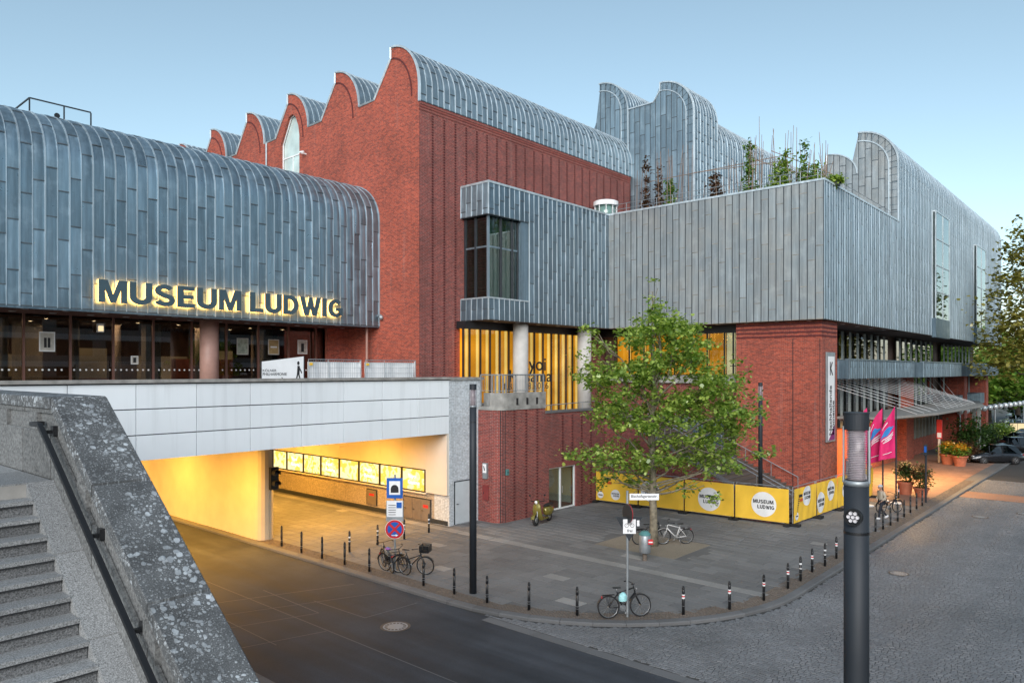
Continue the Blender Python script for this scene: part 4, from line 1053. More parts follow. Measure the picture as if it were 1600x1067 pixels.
# wall with door opening
DX0, DX1, DZ = 31.25, 33.75, 2.4
MB().box(30.9, DX0, 25.02, 25.4, -.02, 5.4).build('front_wall', M['brick_dark'], t); MB().box(DX0, DX1, 25.02, 25.4, DZ, 5.4).build('front_wall', M['brick_dark'], t)
MB().box(DX1, 36.6, 25.02, 25.4, -.02, 5.4).build('front_wall', M['brick_dark'], t)
MB().box(DX0-.05, DX1+.05, 25.0, 25.02, DZ, DZ+.25).build('soldier_course', M['brick_trim'], t)
ribs(t, [28.36, 29.3, 30.21], 25.0, .05, 5.68); ribs(t, [32.45, 33.35, 34.25, 35.15], 25.02, 2.7, 5.35); ribs(t, [34.25, 35.15], 25.02, .05, 2.7)
# lobby behind the door
MB().box(DX0-.6, DX1+.6, 28.4, 28.6, 0, DZ).build('lobby_back', M['int_wood'], t); MB().box(DX0-.6, DX1+.6, 25.4, 28.6, -.02, .02).build('lobby_floor', M['int_wood'], t)
MB().box(DX0-.7, DX0-.6, 25.4, 28.5, 0, DZ).box(DX1+.6, DX1+.7, 25.4, 28.5, 0, DZ).build('lobby_side', M['column'], t); MB().box(DX0-.7, DX1+.7, 25.4, 28.6, DZ, DZ+.1).build('lobby_ceiling', M['cream_panel'], t)
c = thing('glass_door', 'white framed glass door set in the brick plinth behind the scooter', 'door', (DX0, 25.1, 0))
MB().box(DX0, DX1, 25.16, 25.19, .1, DZ-.08).build('pane', M['glass'], c)
for x in (DX0+.03, DX0+1.15, DX1-.05): MB().box(x-.05, x+.05, 25.12, 25.22, .05, DZ).build('frame_post', M['white'], c)
MB().box(DX0, DX1, 25.125, 25.215, .02, .1).build('frame_bottom', M['white'], c); MB().box(DX0, DX1, 25.125, 25.215, DZ-.08, DZ-.01).build('frame_top', M['white'], c)
MB().cyl((DX0+1.3, 25.1, .9), (DX0+1.3, 25.1, 1.3), .02, n=8).build('pull_handle', M['steel'], c)
lamp_area('lobby_light', ((DX0+DX1)/2, 27, DZ-.05), 1.2, 1.0, 9, (1, .78, .55))
# concrete parapet band
def offs(P, d):  # crude outward offset towards -x/-y
    return [(x-d if x < 27.9 else x, y-d if y < 25.7 else y) for x, y in P]
Pc = [(27.2, 26.42), (27.2, 25.6)] + [(27.85-.65*math.cos(a), 25.6-.65*math.sin(a)) for a in [math.pi/2*i/8 for i in range(1, 9)]] + [(30.92, 24.95)]
Pi = [(x+.28 if i < 6 else x, y+.28 if i > 4 else y) for i, (x, y) in enumerate(Pc)]
MB().prism([(x, y, ZPL) for x, y in Pc + [(30.92, 25.25), (27.95, 25.25), (27.5, 25.65), (27.5, 26.42)]], (0, 0, .18)).build('concrete_band', M['concrete'], t)
MB().prism([(x+.05, y+.06, ZPL+.18) for x, y in Pc[1:] + [(30.85, 25.16), (27.9, 25.16), (27.47, 25.59), (27.47, 26.3)]], (0, 0, .7)).build('parapet', M['concrete'], t)
rail = [(27.35, 26.4), (27.35, 25.6)] + [(27.85-.5*math.cos(a), 25.6-.5*math.sin(a)) for a in [math.pi/2*i/4 for i in range(1, 5)]] + [(x, 25.1) for x in (28.6, 29.4, 30.2, 30.88)]
b = MB()
b.tube([(x, y, 7.5) for x, y in rail], .035, 6)
b.tube([(x, y, 6.68) for x, y in rail], .02, 6)
for x, y in rail: b.box(x-.03, x+.03, y-.03, y+.03, 5.9, 7.5)
for (x0, y0), (x1, y1) in zip(rail[:-1], rail[1:]):
    n = max(1, int(math.hypot(x1-x0, y1-y0)/.13))
    for k in range(1, n): b.cyl((x0+(x1-x0)*k/n, y0+(y1-y0)*k/n, 6.68), (x0+(x1-x0)*k/n, y0+(y1-y0)*k/n, 7.5), .008, n=4)
b.build('guard_rail', M['galv'], t)
for x in (28.6, 29.4, 30.2): MB().box(x-.06, x+.06, 24.97, 25.02, 5.95, 6.3).build('rail_bracket', M['black'], t)
MB().box(27.45, 43.5, 25.4, 31.2, 4.4, 4.62).build('terrace_deck', M['slab'], t)
MB().box(27.5, 30.9, 25.3, 31.2, 4.62, ZPL+.15).build('upper_deck', M['slab'], t)
MB().box(30.93, 36.6, 24.96, 25.46, 5.4, 5.52).build('coping', M['kerb'], t)
b = MB().tube([(30.95, 25.1, 5.82), (35.6, 25.1, 5.92), (36.0, 24.9, 5.8)], .025, 6)
for x in (31.6, 33, 34.5): b.cyl((x, 25.15, 5.5), (x, 25.12, 5.85), .018, n=6)
b.build('coping_rail', M['galv'], t)
# small fittings on the plinth
c = thing('emergency_phone', 'small white phone box on the brick plinth left of its corner', 'phone', (27.22, 25.95, 2.55))
MB().box(27.13, 27.25, 25.78, 26.08, 2.2, 3.0).build('case', M['galv'], c); MB().box(27.115, 27.13, 25.81, 26.05, 2.5, 2.95).build('white_plate', M['white'], c)
MB().tube([(27.1, 25.98, 2.85), (27.1, 25.94, 2.75), (27.1, 25.9, 2.62)], .022, 6).build('receiver_mark', M['ink'], c)
c = thing('brick_hatch', 'dark red metal hatch on the brick plinth beneath the phone box', 'hatch', (27.22, 25.95, 1.5)); M['hatch'] = plain('hatch_red', (.2,.03,.028), .5)
MB().box(27.2, 27.25, 25.75, 26.15, 1.1, 1.85).build('leaf', M['hatch'], c); MB().box(27.185, 27.2, 26.05, 26.08, 1.4, 1.5).build('lock', M['black'], c)
c = thing('call_plate', 'small teal intercom plate on the rounded brick corner', 'plate', (27.75, 24.98, 2.5)); M['teal'] = plain('teal_plate', (.08,.22,.22), .5)
MB().box(27.72, 27.9, 24.93, 25.03, 2.4, 2.7).build('plate', M['teal'], c); MB().box(27.78, 27.84, 24.92, 24.93, 2.5, 2.6).build('button', M['black'], c)
# ------------------------------------------------------------------ amber lit foyer windows
def lit_windows(t, O, du, spans, z0, z1, mat, hi, every=3):
    F = frame(du, O)
    for (a, e) in spans:
        MB().box(a+.03, e-.03, z0, z1, -.32, -.3).xf(F).build('lit_curtain', mat, t)
        MB().box(e-.1, e-.05, z0, z1, -.29, -.12).xf(F).build('lit_reveal', hi, t)
        MB().box(a+.02, e-.02, z0, z1, -.035, -.02).xf(F).build('glass_pane', M['glass'], t)
        MB().box(a-.045, a+.045, z0, z1, -.06, .03).xf(F).build('mullion', M['black'], t)
t = thing('foyer_windows', 'tall foyer windows glowing amber behind dark mullions under the zinc bay', 'window', (31, 31, 4.6))
xs = [from_px(680+x/4.447, 30.6) for x in (195, 240, 315, 382, 450, 512, 575)]; xs2 = [from_px(680+x/4.447, 30.6) for x in (630, 690, 750, 808, 860, 910, 955, 1003)]
lit_windows(t, (0, 30.6, 0), (1,0,0), list(zip(xs[:-1], xs[1:])) + list(zip(xs2[:-1], xs2[1:])), 4.7, 10.2, M['amber'], M['amber_hi'])
MB().box(30.3, 43.6, 30.5, 31.25, 10.18, ZB-.03).build('fascia', M['black'], t)
MB().box(30.4, 43.4, 30.52, 30.68, 4.63, 4.72).build('sill', M['black'], t)
for X in (813.5, 913): MB().lathe([(.48, 0), (.48, 6.0)], (from_px(X, 29.9), 29.9, 4.62), 24).build('round_column', M['column'], t, smooth=True)
tx = lambda X: from_px(X, 30.56)
zq = lambda X, y: 7.7 + (579.5-y)/1147*30.56/(math.sin(R(41.562)) - math.cos(R(41.562))*(X-800)/1147)
put_text('Yayoi', (tx(801), 30.56, zq(825, 579)-.28), (1,0,0), 1.15, M['ink'], t, 'window_lettering', width=tx(853)-tx(801), offset=.012)
put_text('Kusama', (tx(796), 30.56, zq(825, 597)), (1,0,0), .78, M['ink'], t, 'window_lettering', width=tx(862)-tx(796), offset=.012)
put_text('14.3. - 2.8.2026', (tx(780), 30.56, zq(825, 608)), (1,0,0), .42, M['ink'], t, 'window_lettering', width=tx(857)-tx(780))
t = thing('upper_foyer_windows', 'amber and cream lit foyer windows half hidden behind the street tree', 'window', (44.6, 24, 7.3))
vs = [0, 1.2, 2.4, 3.6, 4.8, 6.0, 7.2, 8.4]
lit_windows(t, (44.6, 29.6, 0), (0,-1,0), list(zip(vs[:-1], vs[1:])), 7.45, 10.15, M['amber'], M['amber_hi'])
lit_windows(t, (44.6, 29.6, 0), (0,-1,0), [(8.4, 9.0), (9.0, 9.65)], 7.45, 10.15, M['cream_lit'], M['cream_lit'])
MB().box(44.5, 44.9, 19.9, 30.9, 10.15, ZB-.02).build('fascia', M['black'], t); MB().box(45.3, 45.5, 19.9, 30.9, 4.6, 10.2).build('backing', M['dark_int'], t)
MB().box(44.2, 45.2, 19.9, 30.4, 6.9, 7.42).build('concrete_sill', M['concrete'], t); MB().box(44.45, 45.2, 19.9, 30.9, 4.6, 6.9).build('brick_spandrel', M['brick_dark'], t)
for y in (20.6, 22.2): MB().box(44.55, 44.66, y-.2, y+.2, 8.0, 8.05).build('inner_bar', M['black'], t)
# ------------------------------------------------------------------ brick corner block
t = thing('brick_corner_block', 'windowless red brick corner block under the cantilevered zinc box', 'building', (43.5, 14.7, 0))
MB().box(43.5, 46.2, 14.72, 19.9, -.02, ZB-.02).build('wall', M['brick'], t)
b = MB()
for k in range(4):
    z = 9.7 + k*.24; MB().box(43.47-.0, 46.1, 14.69, 14.72, z, z+.1).build('string_course', M['brick_rib'], t, uv=False); MB().box(43.47, 43.5, 14.72, 19.9, z, z+.1).build('string_course', M['brick_rib'], t, uv=False)
MB().box(43.485, 43.5, 16.35, 16.39, 0, 9.6).build('expansion_joint', M['joint'], t)
MB().box(43.49, 43.5, 14.8, 14.83, 0, 9.6).build('expansion_joint', M['joint'], t)
c = thing('exhibition_banner', 'tall white vertical banner with black K and sideways lettering on the brick', 'banner', (44.2, 14.6, 3.4))
O = (44.15, 14.62, 0); F = frame((1,0,0), O); zb0, zb1 = 3.65, 8.55
MB().box(-.1, 1.3, zb0-.1, zb1+.25, -.06, .03).xf(F).build('frame', M['galv'], c)
MB().box(.08, 1.12, zb0, zb1, .032, .05).xf(F).build('white_face', M['white'], c)
M['purple'] = plain('purple_print', (.24,.02,.16), .7); M['mauve'] = plain('mauve_print', (.5,.14,.3), .7)
MB().prism([(.08, zb0, .052), (1.12, zb0, .052), (1.12, zb0+.85, .052), (.55, zb0+.35, .052)], (0,0,.004)).xf(F).build('purple_print', M['purple'], c); 
put_text('K', (44.45, 14.565, 7.45), (1,0,0), .78, M['ink'], c, width=.55, offset=.02)
def side_text(s, x, z, h, L):
    b = text_mb(s, 1.0, .01, offset=.02); V = np.array(b.v); mn, mx = V.min(0), V.max(0)
    b.v = [(x - (py_-mn[1])/(mx[1]-mn[1])*h, z + (px_-mn[0])/(mx[0]-mn[0])*L, .056 if pz > 0 else .051) for px_, py_, pz in b.v]
    b.xf(F).build('lettering', M['ink'], c, uv=False)
side_text('Nachhallende', .62, zb0+.3, .42, 2.9); side_text('Momente', 1.06, zb0+.3, .38, 2.0)
# ------------------------------------------------------------------ outdoor stair up to the terrace
t = thing('terrace_stair', 'broad outdoor stair of dark steps rising to the museum terrace behind the fence', 'stairs', (40, 14.6, 0))
NS = 30; sy0, sy1 = 14.7, 24.9
for k in range(NS):
    y = sy0 + (sy1-sy0)*k/NS; z1 = 4.62*(k+1)/NS
    MB().box(37.0, 43.46, y, sy1+.5 if k == NS-1 else y+(sy1-sy0)/NS+.12, max(0, z1-.3), z1-.02).box(37.0, 43.46, y-.03, y+(sy1-sy0)/NS, z1-.02, z1).build('step', M['sett_w'], t)
    MB().box(37.0, 43.46, y-.034, y+.03, z1, z1+.004).build('nosing', M['kerb'], t)
MB().prism([(36.6, 25.4, -.02), (36.6, 14.9, -.02), (36.6, 14.9, .55), (36.6, 25.0, 5.4), (36.6, 25.4, 5.4)], (.42, 0, 0)).build('side_wall', M['brick_dark'], t)
MB().prism([(36.56, 14.9, .55), (36.56, 25.0, 5.4), (36.56, 25.0, 5.52), (36.56, 14.9, .67)], (.5, 0, 0)).build('side_coping', M['kerb'], t)
def hrail(x, y0, y1, m):
    sl = 4.62/(sy1-sy0); zf = lambda y: (y-sy0)*sl
    b = MB().tube([(x, y0, zf(y0)+.9), (x, y1, zf(y1)+.9)], .028, 6)
    for k in range(6):
        y = y0 + (y1-y0)*k/5; b.cyl((x, y, zf(y)), (x, y, zf(y)+.9), .02, n=6)
    b.build('handrail', m, t)
hrail(39.6, 15, 24.6, M['steel']); hrail(40.3, 15, 24.6, M['steel']); hrail(43.3, 16, 24, M['galv'])
# ------------------------------------------------------------------ lower storeys of the street wing
t = thing('street_wing_base', 'recessed lower storeys of the wing with zinc parapets and brick piers', 'building', (46, 16.5, 0)); base = t
MB().box(46.2, 105, 17.4, 22, -.02, ZB-.02).build('core', M['dark_int'], t)
PAR = [(46.2, 50.0, 15.9), (50.0, 66.4, 15.2), (67.6, 82.5, 14.75), (85.5, 102, 14.45)]
for a, e, y in PAR:
    MB().box(a+.02, e-.02, y+.04, 17.4, 7.2, 8.4).build('balcony_core', M['zinc_d'], t)
    clad(t, (a, y, 0), (1,0,0), e-a, flat(7.18, 8.42), .46, 3, M['zinc_d'], M['zinc'], batten=2, stag=2, seam=(.018,.05), budget=40)
    MB().box(a-.02, e+.02, y-.08, y+.25, 8.4, 8.5).build('balcony_cap', M['zinc'], t)
    MB().box(a-.01, a+.02, y+.0, 17.4, 7.18, 8.42).build('balcony_return', M['zinc_d'], t)
# upper glazing with fluted pale screens
M['screen'] = plain('grey_green_screen', (.21,.235,.225), .6, var=.15, island=.25)
for a, e, z0, z1 in ((50.5, 66, 8.5, 10.5), (69, 82, 8.5, 10.5), (86, 101, 8.5, 10.5), (48.5, 66, 3.7, 7.1), (69, 82, 3.9, 7.1), (86, 101, 3.9, 7.1)):
    n = int((e-a)/1.7)
    for k in range(n):
        x = a + (e-a)*k/n; w = (e-a)/n
        MB().prism([(x+w*.06, 16.95, z0), (x+w*.2, 16.86, z0), (x+w*.34, 16.95, z0)], (0, 0, z1-z0)).build('window_fin', M['screen'], t)
    MB().box(a-.3, e+.3, 17.1, 17.13, z0, z1).build('window_band', M['glass_d'], t)
MB().box(46.3, 49.8, 17.0, 17.05, 8.5, 10.5).build('corner_window', M['glass_d'], t)
for x, y in ((46.6, 16.5), (48.3, 16.5)): MB().box(x-.05, x+.05, y, y+.5, 8.5, 10.5).build('mullion', M['screen'], t)
for a, e, y0 in ((69.6, 72.0, 16.45), (88, 89.6, 15.4), (100.5, 102, 15.4)): MB().box(a, e, y0, 17.5, -.02, 7.18).build('brick_pier', M['brick'], t)
MB().box(54, 69.6, 17.2, 17.4, -.02, 3.6).build('ground_wall', M['brick'], t)
MB().box(72.1, 86, 17.0, 17.38, 0, 1.5).build('sill_wall', M['brick'], t)
MB().box(46.2, 54, 16.6, 17.4, -.02, 3.7).build('orange_panel', M['orange'], t)
for k in range(9): MB().box(73.2+k*1.3, 73.45+k*1.3, 16.9, 17.2, 1.5, 3.6).build('window_fin', M['screen'], t)
MB().box(86.4, 100, 15.6, 17.3, 4.0, 5.2).build('low_balcony', M['zinc_d'], t)
clad(t, (86.4, 15.55, 0), (1,0,0), 13.6, flat(4.0, 5.2), .46, 3, M['zinc_d'], M['zinc'], batten=2, stag=2, seam=(.018,.05), budget=40)
# ------------------------------------------------------------------ canopy on stays
t = thing('entrance_canopy', 'flat grey canopy hung from many white stay cables over the side entrance', 'canopy', (70, 15, 4.4))
cp = [(52, 16.6), (52, 13.6), (60, 12.1), (76, 11.8), (87.5, 14.0), (87.5, 16.6)]
M['canopy'] = plain('grey_canopy_sheet', (.25,.245,.23), .6, var=.15)
zc = lambda x, y: 4.45 + (16.6-y)*.02
MB().prism([(x, y, zc(x, y)) for x, y in cp], (0, 0, .16)).build('slab', M['canopy'], t)
MB().prism([(x + (.5 if x < 53 else -.5 if x > 87 else 0), y+(.45 if y < 16 else 0), zc(x, y)-.14) for x, y in cp], (0, 0, .135)).build('underside', M['concrete'], t)
b = MB()
for k in range(15):
    f_ = k/14; a = (52.5+31*f_, 16.8, 6.6 + .5*math.sin(f_*3)); q = 60 + 22*f_ if k > 3 else 56+2*k
    for sgn in (1,):
        y = 12.6 if q < 77 else 12.6 + (q-77)*.2
        b.cyl((48 + 20*f_, 16.9, 7.15), (q, y, 4.75), .014, n=5)
        b.cyl((84 - 13*f_, 16.9, 7.15), (62 + 10*(1-f_), 12.7, 4.75), .012, n=5) if k % 3 == 0 else None
b.build('stay_cable', M['white'], t)
for x, y in ((80.5, 12.9), (86.6, 14.3)): MB().box(x-.15, x+.15, y-.15, y+.15, -.02, 4.4).build('post', M['screen'], t)
MB().box(55, 55.3, 14.4, 16.6, 4.2, 4.45).build('beam', M['concrete'], t)
lamp_area('canopy_light', (57, 13.4, 4.25), 9, 1.5, 900, (1, .58, .22))
# ------------------------------------------------------------------ foreground stone stair and parapet
t = thing('stone_stair', 'grey granite stair descending beside the stone parapet in the near left corner', 'stairs', (1, 10, 6.39)); stair = t
LZ, SV, RI, TR = 6.39, 9.97, .17, .25
MB().box(-6, 2.94, SV+.0, 24, LZ-.5, LZ-.02).build('landing_base', M['concrete'], t)
for i in range(8):
    for k in range(9): MB().box(-6+k*1.0-.0, -6+k*1.0+.985 if k < 8 else 2.93, SV+i*1.2+.006, SV+i*1.2+1.19, LZ-.02, LZ).build('landing_slab', M['granite'], t)
for k in range(26):
    z = LZ - RI*(k+1); y1 = SV - TR*k; y0 = y1 - TR
    MB().box(-6, 2.65, y0, y1+.05, z-.28, z-.045).build('riser_block', M['granite_shade'], t)
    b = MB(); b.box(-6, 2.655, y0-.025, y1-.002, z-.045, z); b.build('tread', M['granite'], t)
    MB().box(-6, 2.64, y0-.027, y0-.005, z-.06, z-.046).build('shadow_joint', M['joint'], t)
zl = lambda y: LZ - (SV-y)*RI/TR
for k in range(7):
    y1 = SV - k*1.0; y0 = y1 - .985
    MB().prism([(2.657, y1, zl(y1)+.0), (2.657, y0, zl(y0)+.0), (2.657, y0, zl(y0)-.5), (2.657, y1, zl(y1)-.5)], (.29, 0, 0)).build('stringer_slab', M['granite'], t)
t = thing('stone_parapet', 'lichen speckled conglomerate stone parapet sloping down beside the near stair', 'parapet', (3.3, 10, 5)); par = t
IN, OUT = 2.95, 3.58
TZ = 7.38; sl = .685; PV = 10.1
zt_ = lambda y: TZ - max(0, PV-y)*sl
# inner and outer skins
def wall_poly(x, d, f0, f1, ys):
    pl = [(x, y, f1(y)) for y in ys] + [(x, y, f0(y)) for y in reversed(ys)]; return MB().prism(pl, (d, 0, 0))
ys = [24, PV, 1.5]
wall_poly(IN+.05, .5, lambda y: -.02, lambda y: zt_(y)-.2, ys).build('parapet_core', M['granite_d'], t)
ysl = [24, 20, 16, 13, 11.2, PV, 8.75, 7.3, 5.9, 4.4, 2.9, 1.5]
def slab_piece(x0, x1, ya, yb, za, zb, name, mat, gap=.014):
    ya -= gap; yb += gap
    b = MB(); c = .012
    P = []
    for y, zz in ((ya, za), (yb, zb)):
        f0, f1 = zz(y)
        P.append([(x0, y, f0), (x0, y, f1-c), (x0+c, y, f1), (x1-c, y, f1), (x1, y, f1-c), (x1, y, f0)])
    b.grid(P, cv=True); b.f = [tuple(f) for f in b.f]; b.add([], []); n = 6
    b.f += [(0,1,2,3,4,5), (11,10,9,8,7,6)]; b.m += [0, 0]
    o = b.build(name, mat, t)
    # stone pattern along the slope
    me = o.data; uvl = me.uv_layers[0].data
    for pl in me.polygons:
        for li in pl.loop_indices:
            v = me.vertices[me.loops[li].vertex_index].co; n_ = pl.normal
            uvl[li].uv = (v.x + 3.3 + (ya*1.7), v.y*1.2) if abs(n_.x) < .5 else (v.y*1.2 + 5, v.z*1.0 + 3)
    return o
for y1, y0 in zip(ysl[:-1], ysl[1:]):
    zf = lambda y: (zt_(y)-.14, zt_(y)); slab_piece(IN, OUT, y1, y0, zf, zf, 'coping_stone', M['conglom'])
    zf = lambda y: (zt_(y)-.2, zt_(y)-.145); slab_piece(IN+.02, OUT-.1, y1, y0, zf, zf, 'coping_bed', M['granite_d'])
    zf = lambda y: (zl(min(y, SV))-.1 if y <= SV else LZ, zt_(y)-.42); slab_piece(IN, IN+.05, y1, y0, zf, zf, 'facing_slab', M['granite_d'])
for y in (13.4, 12.2, 10.9, 9.2, 7.4, 6.6, 5.0): MB().prism([(IN+.0, y, zt_(y)-.42), (IN+.0, y-.28, zt_(y-.28)-.42), (IN+.0, y-.28, zt_(y-.28)-.2), (IN+.0, y, zt_(y)-.2)], (.05, 0, 0)).build('groove_block', M['granite_d'], t)
# dark handrail on brackets
t = thing('stair_handrail', 'dark metal handrail fixed along the sloping stone parapet by the near stair', 'handrail', (2.88, 9.5, 6.9))
hz = lambda y: zt_(y) - .33
P = [(2.84, 10.42, hz(10.42)+.0), (2.84, 10.12, hz(10.12))] + [(2.84, y, hz(y)) for y in (9.9, 8.5, 7, 5.5, 4, 2.5)]
b = MB()
for (x, y0, z0), (x1, y1, z1) in zip(P[:-1], P[1:]): b.prism([(x-.028, y0, z0-.025), (x-.028, y1, z1-.025), (x-.028, y1, z1+.025), (x-.028, y0, z0+.025)], (.056, 0, 0))
b.build('rail', M['black'], t)
for y in (10.05, 8.55, 7.45, 5.9, 4.5):
    MB().box(2.85, IN+.05, y-.025, y+.025, hz(y)-.07, hz(y)-.03).box(IN-.0, IN+.06, y-.05, y+.05, hz(y)-.1, hz(y)+.02).build('bracket', M['black'], t)
MB().box(2.85, IN+.02, 10.38, 10.46, hz(10.42)-.025, hz(10.42)+.025).build('end_return', M['black'], t)

# ------------------------------------------------------------------ lamp posts
M['lamp_glass'] = glassm('lamp_diffuser', (.92,.88,.89), 1.0, .3, 1.4)
M['lamp_inner'] = plain('lamp_louvre', (.62,.6,.62), .4, .1, var=.15, nscale=9)
def lamp_post(lab, x, y, z=0.0, h=7.25, r=.13, spots=True, full=True):
    t = thing('lamp_post', lab, 'lamp post', (x, y, z), group='cylindrical street lamps')
    zg = h-.78
    n = 28
    MB().lathe([(r*1.0, 0), (r, h*.62), (r*.99, zg)], (x, y, z), n).build('shaft', M['lamp_metal'], t, smooth=True)
    MB().lathe([(r*1.01, 0), (r*1.01, .03)], (x, y, z+zg-.56), n).build('joint_ring', M['black'], t)
    MB().lathe([(r*1.02, 0), (r*1.02, .05), (r*.9, .06)], (x, y, z+zg-.03), n).build('lower_collar', M['galv'], t, smooth=True)
    MB().lathe([(r*.97, 0), (r*.97, .57)], (x, y, z+zg+.03), n).build('diffuser', M['lamp_glass'], t, smooth=True)
    b = MB(); nl = 30
    for k in range(nl): b.lathe([(r*.55, k*.57/nl), (r*.8, k*.57/nl+.012), (r*.55, (k+1)*.57/nl)], (x, y, z+zg+.03), 16)
    b.build('inner_louvre', M['lamp_inner'], t)
    a0 = math.atan2(-y, -x)
    for s_ in (-1, 1):
        a = a0 + s_*1.45; MB().cyl((x+r*math.cos(a), y+r*math.sin(a), z+zg), (x+r*math.cos(a), y+r*math.sin(a), z+zg+.62), .012, n=6).build('head_strut', M['galv'], t)
    MB().lathe([(r, 0), (r, .17), (r*1.03, .175), (r*1.03, .19), (0, .195)], (x, y, z+zg+.585), n).build('cap', M['lamp_metal'], t, smooth=False)
    if spots:
        d = Vector((math.cos(a0-.25), math.sin(a0-.25), 0)); s_ = Vector((-d.y, d.x, 0)); c = Vector((x, y, z+zg-.36)) + d*(r*.93)
        Mx = Matrix(((s_.x, 0, d.x, c.x), (s_.y, 0, d.y, c.y), (0, 1, 0, c.z), (0,0,0,1)))
        f = MB().lathe([(.095, -.05), (.095, .035), (.08, .035), (.075, .01), (0, .01)], (0,0,0), 24).xf(Mx).build('spot_housing', M['black'], t)
        for k in range(7):
            ox, oy = (0, 0) if k == 6 else (.046*math.cos(k*math.pi/3), .046*math.sin(k*math.pi/3))
            MB().lathe([(.02, .01), (.02, .022), (.012, .014), (0, .014)], (ox, oy, 0), 12).xf(Mx).build('spot_lens', M['lamp_inner'], t)
    return t
lamp_post('tall dark cylindrical street lamp in the near right foreground', 8.58, 2.53, RZ, 7.36, .13)
lamp_post('cylindrical street lamp on the plaza in front of the white brick wall', 18.17, 17.92, 0, 7.25, .125, False)
lamp_post('cylindrical street lamp behind the yellow fence by the brick corner block', 37.35, 15.75, .5, 6.6, .11, False)
# ------------------------------------------------------------------ bollards
def bollard(x, y, style, lab, tilt=0.0):
    t = thing('bollard', lab, 'bollard', (x, y, 0), 0, 'black bollards along the kerb')
    if tilt: t.rotation_euler = (R(3*tilt), R(-7*tilt), 0)
    k = ('b', style)
    prof = [(.046, 0), (.046, .62), (.038, .625), (.038, .64), (.046, .645), (.046, .78), (.037, .785), (.037, .80), (.046, .805), (.046, .83), (.03, .86), (.034, .875), (.03, .895), (0, .905)]
    if k not in _bc:
        b = MB().lathe(prof, (0,0,0), 14); me = bpy.data.meshes.new('post'); me.from_pydata(b.v, [], b.f); me.materials.append(M['black']); me.polygons.foreach_set('use_smooth', [True]*len(me.polygons)); _bc[k] = [me]
        rings = {0: [(.27, .285, 'steel'), (.20, .212, 'steel')], 1: [(.60, .66, 'white'), (.44, .47, 'white')], 2: [(.60, .64, 'white'), (.555, .60, 'red'), (.505, .555, 'white')]}[style]
        rings = rings + ([(.27, .28, 'steel')] if style else [])
        for z0, z1, m in rings:
            b = MB().lathe([(.0475, z0), (.0475, z1)], (0,0,0), 14); me = bpy.data.meshes.new('ring'); me.from_pydata(b.v, [], b.f); me.materials.append(M[m]); _bc[k].append(me)
    for i, me in enumerate(_bc[k]): link('post' if i == 0 else 'ring', me, t)
_bc = {}
ORD = ['first','second','third','fourth','fifth','sixth','seventh','eighth','ninth','tenth']
B1 = [(17.44,29.01),(17.38,27.35),(17.41,25.88),(17.45,24.38),(17.47,22.82),(17.61,19.86),(17.66,18.33),(17.73,16.83),(18.08,15.3),(18.71,13.84)]
for i, p in enumerate(B1): bollard(*p, 0, '%s plain black bollard along the kerb counting from the underpass pier' % ORD[i])
B2 = [(20.99,11.36),(22.46,10.5),(24.11,10.05)]
for i, p in enumerate(B2): bollard(*p, 2, ['red and white banded bollard right of the leaning bicycle on the kerb','red and white banded upright bollard next to the tilted one','red and white banded bollard tilted to one side on the curved kerb'][i], 1 if i == 2 else 0)
B3 = [(25.95,9.94),(27.21,9.96),(28.72,10.07),(29.91,9.99),(31.45,10.05)]
for i, p in enumerate(B3): bollard(*p, 2 if i == 0 else 1 if i % 2 else 2, '%s ringed bollard on the straight kerb after the tilted bollard' % ORD[i])
B4 = [(36.6,10.3),(37.94,10.32),(38.76,10.2),(39.98,10.18),(41.31,10.18),(42.73,10.22),(44.19,10.26),(45.65,10.29),(46.95,10.29)]
for i, p in enumerate(B4): bollard(*p, 0, '%s plain bollard on the kerb beyond the near lamp towards the planters' % ORD[i])
B5 = [(18.8,25.92),(20.39,26.04),(21.94,26.07),(23.56,26.19)]
for i, p in enumerate(B5): bollard(*p, 1, '%s white ringed bollard across the underpass mouth from the left' % ORD[i])
bollard(48.11, 11.81, 2, 'lone bollard beside the planters in front of the flagpoles')
# ------------------------------------------------------------------ traffic signs
t = thing('tunnel_sign_post', 'sign post with blue tunnel sign above a round no stopping sign', 'sign', (18.1, 22.05, 0))
px_, py_ = 18.1, 22.05
MB().cyl((px_, py_, 0), (px_, py_, 3.72), .038, n=12).build('pole', M['galv'], t)
sd_ = Vector((.66, -.75, 0)); O = lambda z, dx=0: tuple(Vector((px_, py_, z)) + sd_*dx + Vector((-.75, -.66, 0))*.06)
def plate(z0, w, h, m, name, out=0.0, parent=None, dx=0):
    F = frame(sd_, O(z0, -w/2+dx)); return MB().box(0, w, 0, h, .0+out, .012+out).xf(F).build(name, m, parent or t)
plate(2.83, .62, .78, M['blue'], 'tunnel_plate'); plate(2.97, .42, .52, M['white'], 'tunnel_field', .013)
F = frame(sd_, O(3.05, -.15)); MB().prism([(0,0,.027),(.3,0,.027)] + [(.15+.15*math.cos(R(a)), .14+.16*math.sin(R(a)), .027) for a in range(0, 181, 20)], (0,0,.004)).xf(F).build('tunnel_symbol', M['ink'], t)
plate(2.12, .6, .62, M['white'], 'info_plate'); plate(2.46, .2, .22, M['blue'], 'tow_pictogram', .013, dx=.17)
for k in range(5): plate(2.2+k*.09, .28, .018, M['ink'], 'info_line', .013, dx=-.1)
plate(1.95, .66, .18, M['galv'], 'grey_back', -.014); plate(2.12, .66, .62, M['galv'], 'grey_back', -.014)
def disc(z, r0, r1, m, name, out):
    F = frame(sd_, O(z)); MB().lathe([(r0, 0), (r0, .008), (r1, .008), (r1, 0)] if r1 else [(r0, 0), (r0, .008), (0, .008)], (0,0,out), 28).xf(F).build(name, m, t)
